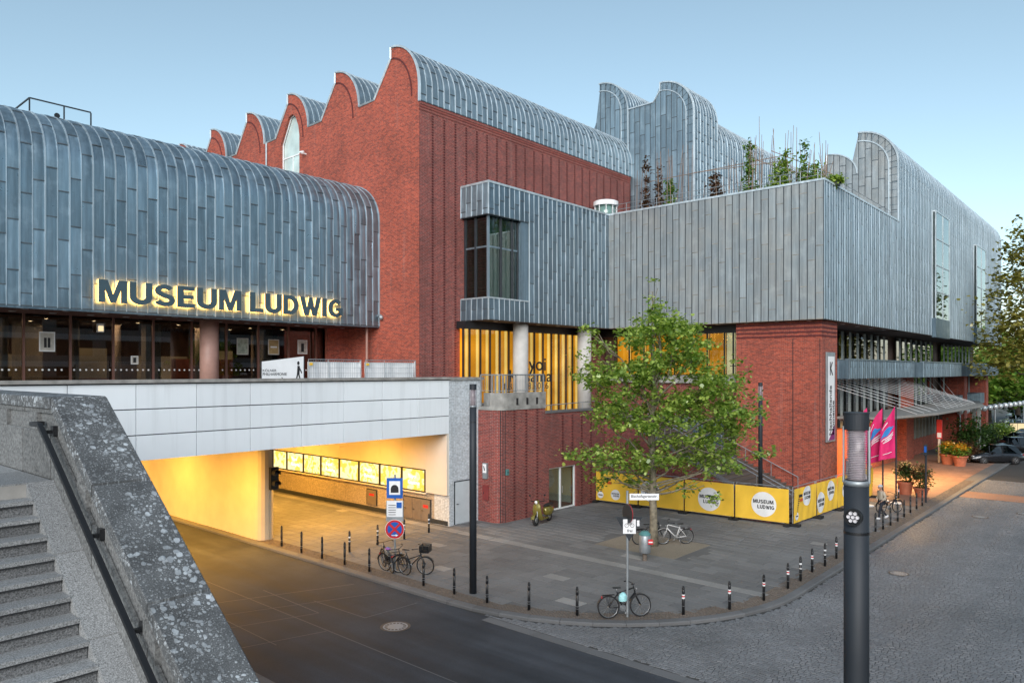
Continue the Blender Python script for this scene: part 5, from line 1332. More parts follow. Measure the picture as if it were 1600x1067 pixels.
disc(1.65, .37, 0, M['white'], 'round_plate', 0); disc(1.65, .355, 0, M['red'], 'red_ring', .009); disc(1.65, .275, 0, M['blue'], 'blue_field', .018)
F = frame(sd_, O(1.65)); b = MB()
for a in (45, 135):
    c_, s_ = math.cos(R(a)), math.sin(R(a)); b.mbox(F @ Matrix(((c_,-s_,0,0),(s_,c_,0,0),(0,0,1,0),(0,0,0,1))), -.3, .3, -.042, .042, .027 if a == 45 else .0275, .031 if a == 45 else .0315)
b.build('red_cross', M['red'], t)
F = frame(sd_, O(1.42)); MB().box(-.12, .05, -.015, .015, .033, .036).prism([(.04,-.05,.033),(.14,0,.033),(.04,.05,.033)], (0,0,.003)).xf(F).build('white_arrow', M['white'], t)
# street-name pole
t = thing('street_name_post', 'grey post with street name plate and backs of traffic signs by leaning bicycle', 'sign', (19.63, 12.57, 0))
px_, py_ = 19.63, 12.57
MB().cyl((px_, py_, 0), (px_, py_, 3.95), .04, n=12).build('pole', M['galv'], t)
MB().box(px_-.002, px_+.0, 0, .001, 0, .001) 
sn = Vector((.66, -.75, 0)); F = frame(sn, (px_+.03, py_-.06, 3.66))
MB().box(0, .92, 0, .2, -.01, .012).xf(F).build('name_plate', M['white'], t); put_text('Bischofsgartenstr.', tuple(F @ Vector((.05, .055, .013))), sn, .11, M['ink'], t, width=.82, offset=.008)
# no-entry disc seen edge on
e = Vector((.75, .66, 0)); e2 = Vector((.62, .78, 0)).normalized(); F = frame(Vector((.45, .9, 0)), (px_-.06, py_-.05, 3.25))
MB().lathe([(.3, 0), (.3, .012), (0, .012)], (0,0,0), 28).xf(F).build('no_entry_disc', M['red'], t); MB().box(-.2, .2, -.05, .05, .013, .016).xf(F).build('white_bar', M['white'], t)
MB().lathe([(.3, 0), (.3, -.01), (0, -.01)], (0,0,-.002), 28).xf(F).build('disc_back', M['dark_metal'], t)
F = frame(sn, (px_, py_-.07, 2.35))
MB().prism([(-.42, .78, -.02), (0, .02, -.02), (.42, .78, -.02)], (0,0,.015)).xf(F).build('triangle_back', M['dark_metal'], t)
MB().box(-.2, .2, .27, .72, .03, .042).xf(F).build('bicycle_plate', M['white'], t)
b = MB()
for cx in (-.085, .085): b.tube([(cx+.06*math.cos(R(a)), .53+.06*math.sin(R(a)), .045) for a in range(0, 360, 30)], .007, 4, True)
b.tube([(-.085,.53,.045),(-.04,.62,.045),(.05,.62,.045),(0,.53,.045),(-.04,.62,.045)], .007, 4); b.tube([(.085,.53,.045),(.05,.62,.045),(.045,.66,.045)], .007, 4)
b.xf(F).build('bicycle_symbol', M['ink'], t, uv=False); put_text('frei', tuple(F @ Vector((-.07, .32, .043))), sn, .09, M['ink'], t, offset=.01)
MB().box(.24, .32, .5, .68, -.004, .002).xf(F).build('sticker', M['white'], t)
# litter bin
t = thing('litter_bin', 'grey pole mounted litter bin with red sticker at the tree pit edge', 'bin', (21.9, 14.9, 0))
bx_, by_ = 25.9, 15.75
t.location = (bx_, by_, 0); t['_w'] = (bx_, by_, 0)
MB().lathe([(.2, .32), (.23, .36), (.24, 1.02), (.2, 1.08)], (bx_, by_, 0), 20).build('body', M['galv'], t, smooth=True)
MB().lathe([(.24, 1.05), (.24, 1.09), (.14, 1.2), (0, 1.22)], (bx_, by_, 0), 20).build('lid', M['teal'], t); MB().cyl((bx_, by_, 0), (bx_, by_, .35), .09, n=10).build('foot', M['sett_w'], t)
F = frame(sn, (bx_-.19, by_-.17, .72)); MB().box(.08, .28, 0, .2, .0, .03).xf(F).build('red_sticker', M['red'], t); MB().box(.1, .26, .07, .12, .031, .034).xf(F).build('white_stripe', M['white'], t)
# ------------------------------------------------------------------ foliage
def leafm(name, lo, hi, tr=.35):
    m, nt, p, o = nmat(name); nt.nodes.remove(p); r = N(nt, 'NewGeometry').outputs['Random Per Island']
    c = ramp(nt, r, [(0, lo), (.6, tuple((a+b_)/2 for a, b_ in zip(lo, hi))), (1, hi)])
    d = N(nt, 'BsdfDiffuse', {0: c}); t_ = N(nt, 'BsdfTranslucent', {0: mixc(nt, 1.0, c, (1.2, 1.25, .6), 'MULTIPLY')}); g = N(nt, 'BsdfGlossy', {0: (1,1,1,1), 'Roughness': .35})
    a = N(nt, 'MixShader', {0: tr, 1: d.outputs[0], 2: t_.outputs[0]}); b_ = N(nt, 'MixShader', {0: .05, 1: a.outputs[0], 2: g.outputs[0]})
    nt.links.new(b_.outputs[0], o.inputs[0]); return m
M['leaf'] = leafm('plane_leaf', (.08,.18,.022), (.52,.64,.15), .45); M['leaf_y'] = leafm('yellowish_leaf', (.12,.13,.022), (.38,.33,.08)); M['leaf_d'] = leafm('dark_leaf', (.02,.055,.012), (.07,.13,.03)); M['leaf_r'] = leafm('russet_leaf', (.07,.03,.02), (.17,.09,.04))
M['flower'] = leafm('orange_flower', (.45,.16,.01), (.75,.42,.03), .2); M['leaf_b'] = leafm('bright_leaf', (.07,.17,.02), (.24,.36,.06))
M['bark'] = plain('plane_bark', (.19,.165,.12), .85, var=.45, nscale=7, bmp=.5); M['bark_d'] = plain('dark_bark', (.07,.055,.045), .9, var=.3, nscale=7)
LEAF = np.array([(0,0),(.28,.12),(.5,.45),(.3,.55),(.22,.95),(0,.8),(-.22,.95),(-.3,.55),(-.5,.45),(-.28,.12)])
def leaf_mesh(name, pts, size, mat, parent, seed=0, droop=.5, simple=False, up=None):
    g = np.random.default_rng(seed); n = len(pts); Pn = np.asarray(pts, float); L = LEAF[[0,2,4,6,8]] if simple else LEAF; k = len(L)
    az = g.uniform(0, 2*np.pi, n); el = g.normal(-.25, droop, n); sz = size*g.uniform(.6, 1.25, n)
    fwd = np.stack([np.cos(az)*np.cos(el), np.sin(az)*np.cos(el), np.sin(el)], 1)
    side = np.stack([-np.sin(az), np.cos(az), g.normal(0, .35, n)], 1); side /= np.linalg.norm(side, axis=1)[:, None]
    nr = np.cross(side, fwd)
    V = Pn[:, None, :] + (L[None, :, 0, None]*side[:, None, :] + L[None, :, 1, None]*fwd[:, None, :] - (np.abs(L[None, :, 0, None])*.35)*nr[:, None, :])*sz[:, None, None]
    if parent is not None and '_w' in parent: V = V - np.array(parent['_w'])
    me = bpy.data.meshes.new(name); me.vertices.add(n*k); me.vertices.foreach_set('co', V.reshape(-1)); me.loops.add(n*k); me.polygons.add(n)
    me.loops.foreach_set('vertex_index', np.arange(n*k)); me.polygons.foreach_set('loop_start', np.arange(n)*k); me.polygons.foreach_set('loop_total', np.full(n, k))
    me.update(); me.validate(); me.materials.append(mat)
    return link(name, me, parent)
def clumps(blobs, ncl, per, sig, seed=0, shell=.55, zmin=None):
    """points: clumps spread through ellipsoid blobs (cx,cy,cz,rx,ry,rz,w)"""
    g = np.random.default_rng(seed); B = np.array(blobs, float); w = B[:, 6]/B[:, 6].sum(); idx = g.choice(len(B), ncl, p=w)
    d = g.normal(size=(ncl, 3)); d /= np.linalg.norm(d, axis=1)[:, None]; r = shell + (1-shell)*g.random(ncl)**.6; r = np.where(g.random(ncl) < .25, g.random(ncl)*shell, r)
    C = B[idx, :3] + d*r[:, None]*B[idx, 3:6]
    P = C[:, None, :] + g.normal(size=(ncl, per, 3))*np.array(sig)*g.uniform(.6, 1.4, (ncl, 1, 1))
    return C, P.reshape(-1, 3)
def rad_limb(b, p0, p1, r0, r1, g, n=5, wob=.12):
    p0 = Vector(p0); p1 = Vector(p1); P = []
    for i in range(n+1):
        f = i/n; q = p0.lerp(p1, f); 
        if 0 < i < n: q += Vector(g.normal(0, wob, 3))*(p1-p0).length*.12
        P.append(q)
    b.tube(P, [r0 + (r1-r0)*i/n for i in range(n+1)], 6); return P
# ------------------------------------------------------------------ street tree
t = thing('plane_tree', 'young leafy plane tree growing from the gravel pit on the plaza', 'tree', (28.4, 16.85, 0))
TX, TY = 28.4, 16.85
rv = np.array([math.sin(R(41.562)), -math.cos(R(41.562))]); fv = np.array([math.cos(R(41.562)), math.sin(R(41.562))])
def tp(X, y, dd=0.0):   # picture position on the tree's own plane -> point in the crown, dd metres behind it
    D = 32.4 + dd; q = fv*D + rv*(X-800)/1147*D; return (q[0], q[1], 7.7 + (579.5-y)/1147*D)
g = np.random.default_rng(5); b = MB()
b.tube([(TX, TY, -.1), (TX+.02, TY-.02, 1.0), (TX-.03, TY, 2.2), (TX+.05, TY+.05, 3.6), (TX-.02, TY+.05, 5.5), (TX+.1, TY, 7.5), (TX+.1, TY+.1, 9.6), (TX+.15, TY+.1, 11.2)], [.24, .17, .155, .14, .11, .08, .05, .02], 10)
spec = [(1028,450,12,18,14),(1030,475,20,22,24),(1035,505,38,26,34),(1000,530,34,28,32),(1065,530,36,30,36),(1090,555,36,34,36),(1045,570,50,34,44),(935,520,16,22,20),(938,560,26,26,26),(925,595,32,28,26),(955,590,34,30,36),(1000,595,44,34,44),(1125,600,36,34,36),(1150,640,36,34,34),(1095,620,46,36,44),(960,640,36,30,38),(1160,680,30,28,30),(1110,675,46,34,42),(1050,640,52,34,46),(1010,660,44,30,40),(935,655,22,20,22),(930,705,30,22,28),(905,715,18,16,18),(960,715,40,26,34),(1010,715,40,24,36),(1065,710,44,26,40),(1115,725,36,26,34),(1185,705,20,16,18),(945,745,30,18,26),(990,755,26,16,24),(1050,758,28,14,26),(1100,758,26,14,26),(1150,720,26,18,26)]
blobs = []
for X, y, rx, rz, rd in spec:
    for dd in ((-1.4, .2, 1.6) if rx > 32 else (0,)):
        c = tp(X + g.normal(0, 6), y + g.normal(0, 6), dd); k = 32.4/1147
        blobs.append((c[0], c[1], c[2], rx*k, rx*k, rz*k, rx*rz))
for X, y, rx, rz, rd in spec[::1]:
    c = tp(X, y, float(g.normal(0, .8))); z0 = max(2.3, min(c[2]-1.2, 7.5)); zb = 2.2 + (z0-2.2)*.8
    P = rad_limb(b, (TX, TY, zb), c, .06, .012, g, 5, .25)
    for _ in range(2):
        q = Vector(c) + Vector(g.normal(0, .45, 3)); rad_limb(b, P[3], q, .022, .006, g, 3)
b.build('trunk', M['bark'], t, smooth=True)
C, P = clumps(blobs, 960, 20, (.16, .16, .12), 11, .5)
leaf_mesh('crown', P, .175, M['leaf'], t, 3)
# ------------------------------------------------------------------ generic trees
def tree(lab, x, y, h, crown, ncl, per, sig, size, mat, seed, tr=.2, simple=True, group='trees beyond the street'):
    t = thing('street_tree', lab, 'tree', (x, y, 0), group=group); g = np.random.default_rng(seed)
    b = MB(); b.tube([(x, y, -.2), (x+.1, y, h*.2), (x-.1, y+.1, h*.45), (x, y, h*.75)], [tr*1.4, tr, tr*.8, tr*.3], 8)
    bl = [(x+a, y+c, z, rx, ry, rz, rx*rz) for a, c, z, rx, ry, rz in crown]
    for q in bl: rad_limb(b, (x, y, max(1.5, min(q[2]-2.0, h*.5))), (q[0], q[1], q[2]), tr*.45, .03, g, 5, .2)
    b.build('trunk', M['bark_d'], t, smooth=True)
    C, P = clumps(bl, ncl, per, sig, seed, .5); leaf_mesh('crown', P, size, mat, t, seed, simple=simple)
    return t
def atpx(X, D): q = fv*D + rv*(X-800)/1147*D; return q[0], q[1]
x, y = atpx(1645, 66)
tree('sparse yellow green tree reaching into the right edge of the view', x, y, 19, [(0,0,15.5,5,5,5),(-3.6,2.6,12.5,3.5,3.5,2.2),(-2.6,2.3,16,2.4,2.4,1.6),(-4.4,3.4,8.4,2.6,2.6,1.6),(-2.5,2,10,3.5,3.5,2.5),(-2.2,1.2,19,2.3,2.3,2.5),(0,0,10,4.5,4.5,3)], 520, 16, (.4,.4,.3), .34, M['leaf_y'], 21, .3)
x, y = atpx(1590, 108)
tree('dense green tree beyond the parked cars at the street end', x, y, 13, [(0,0,9,6,6,4.5),(-4,4,6.5,4.5,4.5,3.5),(5,-4,7,5,5,4),(-6,5,4,3,3,2.5)], 420, 14, (.6,.6,.5), .6, M['leaf'], 22, .3)
x, y = atpx(1545, 112)
tree('dark green tree at the end of the museum wing beyond the globe lights', x, y, 11, [(0,0,7,4.5,4.5,4),(-2,2,4,3,3,2.5),(3,-3,5,4,4,3.5)], 300, 14, (.6,.6,.5), .6, M['leaf_d'], 23, .3)
x, y = atpx(1660, 104)
tree('bright green tree behind the parked cars at the far right edge', x, y, 14, [(0,0,9,6,6,5),(-5,5,6,4,4,3.5),(4,-4,8,6,6,5)], 400, 14, (.6,.6,.5), .6, M['leaf_b'], 24, .3)
x, y = atpx(1700, 150)
tree('broad distant tree closing the view far down the street', x, y, 22, [(0,0,12,9,9,8),(-9,9,10,8,8,7),(-16,16,9,8,8,6),(9,-9,12,9,9,8)], 420, 14, (1.,1.,.8), 1.0, M['leaf'], 25, .4)
def shrub(t, c, r, n, per, size, mat, seed, name='foliage'):
    C, P = clumps([(c[0], c[1], c[2], r[0], r[1], r[2], 1)], n, per, (.12*r[0]/.5, .12*r[0]/.5, .1*r[0]/.5), seed, .4); return leaf_mesh(name, P, size, mat, t, seed, simple=True)
# potted plants
def pot(lab, x, y, r, h, ps, name='potted_plant'):
    t = thing(name, lab, 'potted plant', (x, y, 0), group='terracotta planters by the entrance')
    MB().lathe([(r*.66, 0), (r*.9, h*.82), (r*1.02, h*.84), (r*1.02, h), (r*.9, h), (r*.85, h*.85), (0, h*.85)], (x, y, 0), 20).build('pot', M['terracotta'], t)
    for k, (dz, rr, rz_, m, sz) in enumerate(ps): shrub(t, (x, y, h+dz), (rr, rr, rz_), 60, 12, sz, M[m], 40+k+int(x*3), 'foliage' if 'leaf' in m else 'blossom')
    return t
pot('round dark shrub in a terracotta pot, left of the two by the flagpoles', 50.7, 12.05, .48, .8, [(.55, .65, .6, 'leaf_d', .13), (.9, .4, .3, 'leaf_r', .1)])
pot('reddish leafy shrub in a terracotta pot, right of the two by the flagpoles', 50.4, 11.1, .45, .55, [(.65, .65, .75, 'leaf_d', .13), (.9, .55, .5, 'leaf_r', .1)])
pot('terracotta pot of yellow flowers, left of the pair beside the dark parked car', 69.3, 13.3, .6, .85, [(.4, .7, .35, 'leaf_b', .15), (.65, .5, .22, 'flower', .13)])
pot('terracotta pot of orange flowers, next to the dark parked car', 68.6, 12.3, .58, .85, [(.35, .75, .35, 'leaf_b', .15), (.6, .55, .22, 'flower', .13)])
def bush(lab, x, y, r, m, seed):
    t = thing('bush', lab, 'bush', (x, y, 0)); b = MB(); g = np.random.default_rng(seed)
    for k in range(5): rad_limb(b, (x, y, 0), (x+g.normal(0, r[0]*.4), y+g.normal(0, r[0]*.4), r[2]*1.3), .05, .01, g, 4)
    b.build('stem', M['bark_d'], t); C, P = clumps([(x, y, r[2], r[0], r[1], r[2], 1)], 170, 14, (.22, .22, .2), seed, .4); leaf_mesh('foliage', P, .2, M[m], t, seed, simple=True)
bush('tall dark green bush behind the flower pots beside the canopy post', 76.5, 13.0, (1.9, 1.9, 1.9), 'leaf_d', 51)
bush('dark hedge bush right of the canopy posts before the parked cars', 86, 13.4, (1.3, 1.3, 1.1), 'leaf_d', 52)
bush('low russet bush behind the orange flower pot', 72.2, 12.6, (1.0, 1.0, .75), 'leaf_r', 53)
bush('small bush under the row of globe lights', 93, 13.0, (1.5, 1.5, 1.1), 'leaf', 54)
# ------------------------------------------------------------------ roof garden
def atU(X, y, U):
    d = np.array([fv[0] + rv[0]*(X-800)/1147, fv[1] + rv[1]*(X-800)/1147]); k = U/d[0]; return U, d[1]*k, 7.7 + (579.5-y)/1147*k
RU = 44.6
b = MB(); garden = []
cl = [(1010,300,255,.0),(1028,298,245,0),(1048,296,240,0),(1068,293,236,0),(1118,290,272,0),(1170,284,222,1),(1180,282,215,1),(1205,281,205,0),(1225,280,235,1),(1240,279,208,0),(1257,277,222,1),(1275,276,225,0),(1290,275,232,0),(1150,288,250,0)]
t = thing('roof_trellis', 'light cane trellis with long thin poles standing in the roof garden', 'trellis', (RU, 22, ZT))
b = MB(); g = np.random.default_rng(9)
for X, yb, yt, gr in cl:
    for k in range(5):
        u, v, z = atU(X + g.normal(0, 7), yt + g.normal(0, 8), RU + g.uniform(0, 1.5)); b.cyl((u + g.normal(0, .1), v + g.normal(0, .25), ZT-.1), (u, v, z), .028, .014, n=5)
M['cane'] = plain('cane', (.23,.16,.12), .8, var=.3); b.build('cane_pole', M['cane'], t)
b = MB()
for (X0, y0), (X1, y1) in (((1010, 285), (1150, 258)), ((1150, 258), (1240, 240)), ((1085, 270), (1225, 252)), ((1205, 236), (1300, 272)), ((1180, 250), (1290, 285))):
    b.cyl(atU(X0, y0, RU+.6), atU(X1, y1, RU+.6), .025, n=5)
b.build('cross_pole', M['cane'], t)
def climber(lab, X, ytop, m, w=.35, seed=1, lowm=None):
    u, v, z = atU(X, ytop, RU+.4); t = thing('climbing_plant', lab, 'plant', (u, v, ZT), group='climbing plants of the roof garden')
    MB().lathe([(.25, 0), (.3, .3), (.27, .3), (0, .28)], (u, v, ZT-.04), 12).build('planter', M['dark_metal'], t)
    MB().cyl((u, v, ZT+.2), (u, v, z), .02, .01, n=5).build('stem', M['cane'], t)
    hgt = z-ZT; bl = [(u, v, ZT+.3+hgt*f, w*k_, w*k_, hgt*.16, k_) for f, k_ in ((.05, 1.5), (.2, 1.1), (.4, .8), (.6, .7), (.85, .6))]
    C, P = clumps(bl, 52, 11, (.11, .13, .13), seed, .3); leaf_mesh('foliage', P, .17, M[m], t, seed, simple=True)
climber('tallest green climber left of centre in the roof garden', 1170, 224, 'leaf_b', .42, 61); climber('slim green climber beside the tallest one in the roof garden', 1226, 240, 'leaf', .3, 62)
climber('yellow green climber near the right end of the roof garden', 1257, 222, 'leaf_b', .3, 63); climber('brown withered plant in the middle of the roof garden', 1118, 277, 'leaf_r', .38, 64)
climber('sparse russet climber at the left end of the roof garden', 1010, 255, 'leaf_r', .16, 65); climber('short green plant near the left end of the roof garden', 1048, 285, 'leaf_b', .4, 66)
climber('thin climber between russet and green plants at the left', 1029, 262, 'leaf_r', .1, 67); climber('small bushy plant at the right roof corner', 1275, 262, 'leaf', .4, 68)
climber('low green plant behind the roof corner by the zinc fin', 1306, 290, 'leaf', .4, 69); climber('small green climber left of the slim one in the roof garden', 1214, 258, 'leaf', .35, 70)
# ------------------------------------------------------------------ yellow banner fence
def fence_panel(lab, p, q, design, z0=.14, h=1.68, seed=0, dots=False, mat='yellow'):
    p = Vector((p[0], p[1], 0)); q = Vector((q[0], q[1], 0)); L = (q-p).length; du = (q-p).normalized()
    t = thing('banner_fence', lab, 'fence', tuple(p), group='yellow banner fence panels'); F = frame(du, p); g = np.random.default_rng(seed)
    for x in (.03, L-.03): MB().cyl((x, .05, -.06), (x, z0+h+.12, -.06), .022, n=8).xf(F).build('fence_post', M['galv'], t)
    MB().cyl((.03, z0+h+.1, -.06), (L-.03, z0+h+.1, -.06), .02, n=8).cyl((.03, z0-.02, -.06), (L-.03, z0-.02, -.06), .02, n=8).xf(F).build('fence_rail', M['galv'], t)
    ph = g.uniform(0, 6, 3); wv = lambda x, y: .016*math.sin(x*4.1+ph[0]+y*1.3) + .012*math.sin(x*9+ph[1]-y*3) - .02*math.sin(math.pi*(y-z0)/h)*math.sin(x*2+ph[2])
    nx = 28; P = [[(x, y, wv(x, y)) for y in [z0 + h*j/8 for j in range(9)]] for x in [-.005 + (L+.01)*i/nx for i in range(nx+1)]]
    MB().grid(P).xf(F).build('banner', M[mat], t, smooth=True)
    for x in (.05, L-.05): MB().box(x-.14, x+.14, 0, .13, -.42, .3).xf(F).build('foot_block', M['rubber'], t)
    for cx, cy, r in design:
        n = 30; P = [[(cx + r*k/5*math.cos(2*math.pi*i/n), min(z0+h-.01, max(z0+.01, cy + r*k/5*math.sin(2*math.pi*i/n))), 0) for i in range(n)] for k in range(6)]
        P = [[(x, y, wv(x, y)+.006) for x, y, _ in row] for row in P]
        b = MB().grid(P, cv=True); b.f = [tuple(reversed(f)) for f in b.f]; b.xf(F).build('white_disc', M['white'], t, smooth=True)
        for wd, dx, dy, w_ in (('MUSEUM', -r*.84, .06*r, r*1.62), ('LUDWIG', -r*.5, -.36*r, r*1.34)):
            a = MB()
            for lb in word_mb(wd, r*.3, w_, (0, .003)): a.add(lb.v, lb.f)
            a.v = [(x+cx+dx, y+cy+dy, z + wv(x+cx+dx, y+cy+dy)+.012) for x, y, z in a.v]; a.xf(F).build('lettering', M['ink'], t, uv=False)
    if dots:
        for k in range(7): MB().box(.52-.04*k+.02*math.sin(k), .66-.04*k+.02*math.sin(k), z0+1.12-.1*k, z0+1.165-.1*k, .03, .034).xf(F).build('dash_mark', M['ink'], t)
        MB().box(.75, 1.05, z0+1.0, z0+1.15, .03, .034).xf(F).build('orange_mark', M['orange'], t); MB().box(.6, 1.0, z0+1.22, z0+1.36, .03, .034).xf(F).build('small_print', M['ink'], t)
        MB().lathe([(.2, 0), (0, .001)], (.32, z0+.32, .032), 20).xf(F).build('small_disc', M['white'], t); MB().box(.18, .46, z0+.29, z0+.35, .034, .037).xf(F).build('disc_print', M['ink'], t)
A0, A1 = Vector((35.6, 25.0)), Vector((36.4, 13.85))
lab = ['farthest of the yellow banner fences, against the brick plinth','yellow banner fence partly hidden behind the tree trunk','yellow banner fence with white museum disc right of the tree trunk','yellow banner fence with white disc ending at the fence corner']
for i in range(4):
    p, q = A0.lerp(A1, i/4+.004), A0.lerp(A1, (i+1)/4-.004)
    fence_panel(lab[i], p, q, [[(1.3, .55, .3)], [(.7, 1.0, .6)], [(1.35, .9, .62)], [(1.45, .95, .63)]][i], seed=i, dots=(i == 0))
B0, B1_ = Vector((36.45, 13.7)), Vector((48.2, 13.25))
lab = ['yellow fence with dashed arrow print facing the street, first after the corner','second yellow fence along the street behind the near lamp','third yellow fence along the street beside the flagpoles','last yellow fence along the street before the entrance']
for i in range(4):
    p, q = B0.lerp(B1_, i/4+.004), B0.lerp(B1_, (i+1)/4-.004)
    fence_panel(lab[i], p, q, [[(1.65, 1.35, .52)], [(.5, .75, .55), (1.95, 1.2, .55)], [(1.3, 1.0, .55)], [(1.4, 1.0, .55)]][i], seed=10+i, dots=(i == 0))
t = thing('white_tarp_fence', 'white sheeted fence panel behind the yellow fence at the brick corner', 'fence', (46.6, 14.2, 0))
F = frame((1,0,0), (45.9, 14.1, 0)); MB().box(0, 1.7, .3, 2.35, -.02, 0).xf(F).build('sheet', M['banner_w'], t)
MB().cyl((0,0,-.03),(0,2.5,-.03), .03, n=8).cyl((1.7,0,-.03),(1.7,2.5,-.03), .03, n=8).cyl((0,2.45,-.03),(1.7,2.45,-.03), .025, n=8).xf(F).build('frame', M['dark_metal'], t)
# ------------------------------------------------------------------ barriers on the footbridge
def deck_px(X): return from_px(X, 27.5)
t = thing('philharmonie_banner', 'white banner barrier with walking figure and arrow on the footbridge', 'banner', (deck_px(408), 27.5, DECK))
x0, x1 = deck_px(409), deck_px(474); F = frame((1,0,0), (x0, 27.5, DECK)); W_ = x1-x0; ht = 1.95
MB().prism([(0, .1, 0), (W_, .1, 0), (W_, ht+.12, 0), (0, ht-.12, 0)], (0, 0, .02)).xf(F).build('sheet', M['banner_w'], t)
MB().cyl((W_+.02, 0, 0), (W_+.02, ht+.15, 0), .03, n=8).cyl((0, 0, -.02), (0, ht-.1, -.02), .03, n=8).xf(F).build('post', M['dark_metal'], t)
put_text('KÖLNER', tuple(F @ Vector((.03, 1.42, .022))), (1,0,0), .12, M['ink'], t, width=.62); put_text('PHILHARMONIE', tuple(F @ Vector((.03, 1.26, .022))), (1,0,0), .12, M['ink'], t, width=1.1)
fk = W_/2.72
MB().box(.05, 1.25, 1.06, 1.12, .022, .026).prism([(1.25, 1.0, .022), (1.42, 1.09, .022), (1.25, 1.2, .022)], (0,0,.004)).box(1.6, 1.95, 1.06, 1.1, .022, .026).xf(F @ Matrix.Diagonal((fk, 1, 1, 1))).build('arrow_print', M['ink'], t)
b = MB().lathe([(.085, 0), (0, .002)], (2.36, 1.78, .022), 14)
b.prism([(2.26, 1.3, .022), (2.44, 1.3, .022), (2.46, 1.66, .022), (2.3, 1.68, .022)], (0,0,.003)); b.prism([(2.26, 1.3, .0225), (2.16, 1.04, .0225), (2.24, 1.02, .0225), (2.35, 1.3, .0225)], (0,0,.003)); b.prism([(2.35, 1.3, .022), (2.45, 1.02, .022), (2.54, 1.03, .022), (2.44, 1.3, .022)], (0,0,.003))
b.prism([(2.44, 1.62, .0225), (2.62, 1.38, .0225), (2.58, 1.33, .0225), (2.43, 1.52, .0225)], (0,0,.003)); b.xf(F @ Matrix.Diagonal((fk, 1, 1, 1))).build('walking_figure', M['ink'], t, uv=False)
def mesh_fence(lab, X0, X1, seed, hang):
    x0, x1 = deck_px(X0), deck_px(X1); W_ = x1-x0; t = thing('mesh_fence', lab, 'fence', (x0, 27.5, DECK)); F = frame((1,0,0), (x0, 27.45, DECK))
    b = MB().tube([(0,.1,0),(0,1.95,0),(W_,1.95,0),(W_,.1,0)], .022, 6); b.cyl((W_*.38,.1,0),(W_*.36,1.95,0), .018, n=6); b.xf(F).build('frame', M['galv'], t)
    b = MB()
    for k in range(int(W_/.12)): b.box(k*.12, k*.12+.008, .1, 1.93, -.004, .004)
    for k in range(8): b.box(0, W_, .15+k*.24, .158+k*.24, -.004, .004)
    b.xf(F).build('wire_mesh', M['galv'], t, uv=False)
    P = [[(x, y, -.08 + .03*math.sin(x*5+seed) + .02*math.sin(x*11+y*3)) for y in (.12, .6, 1.1, 1.5, 1.85)] for x in [W_*i/20 for i in range(21)]]
    MB().grid(P).xf(F).build('white_sheet', M['banner_w'], t, smooth=True)
    for x in (0, W_): MB().box(x-.1, x+.1, 0, .12, -.3, .3).xf(F).build('foot_block', M['rubber'], t)
    MB().box(.04, .2, 1.7, 1.8, .01, .02).xf(F).build('yellow_tag', M['yellow'], t)
    MB().cyl((W_-.05, 1.9, 0), (W_+.35, .1, -.5), .02, n=6).xf(F).build('brace', M['white'], t)
mesh_fence('wire mesh barrier with white sheet on the footbridge beside the banner', 481, 563, 1, 0)
mesh_fence('wire mesh barrier with white sheet at the right end of the footbridge', 570, 648, 2, 0)
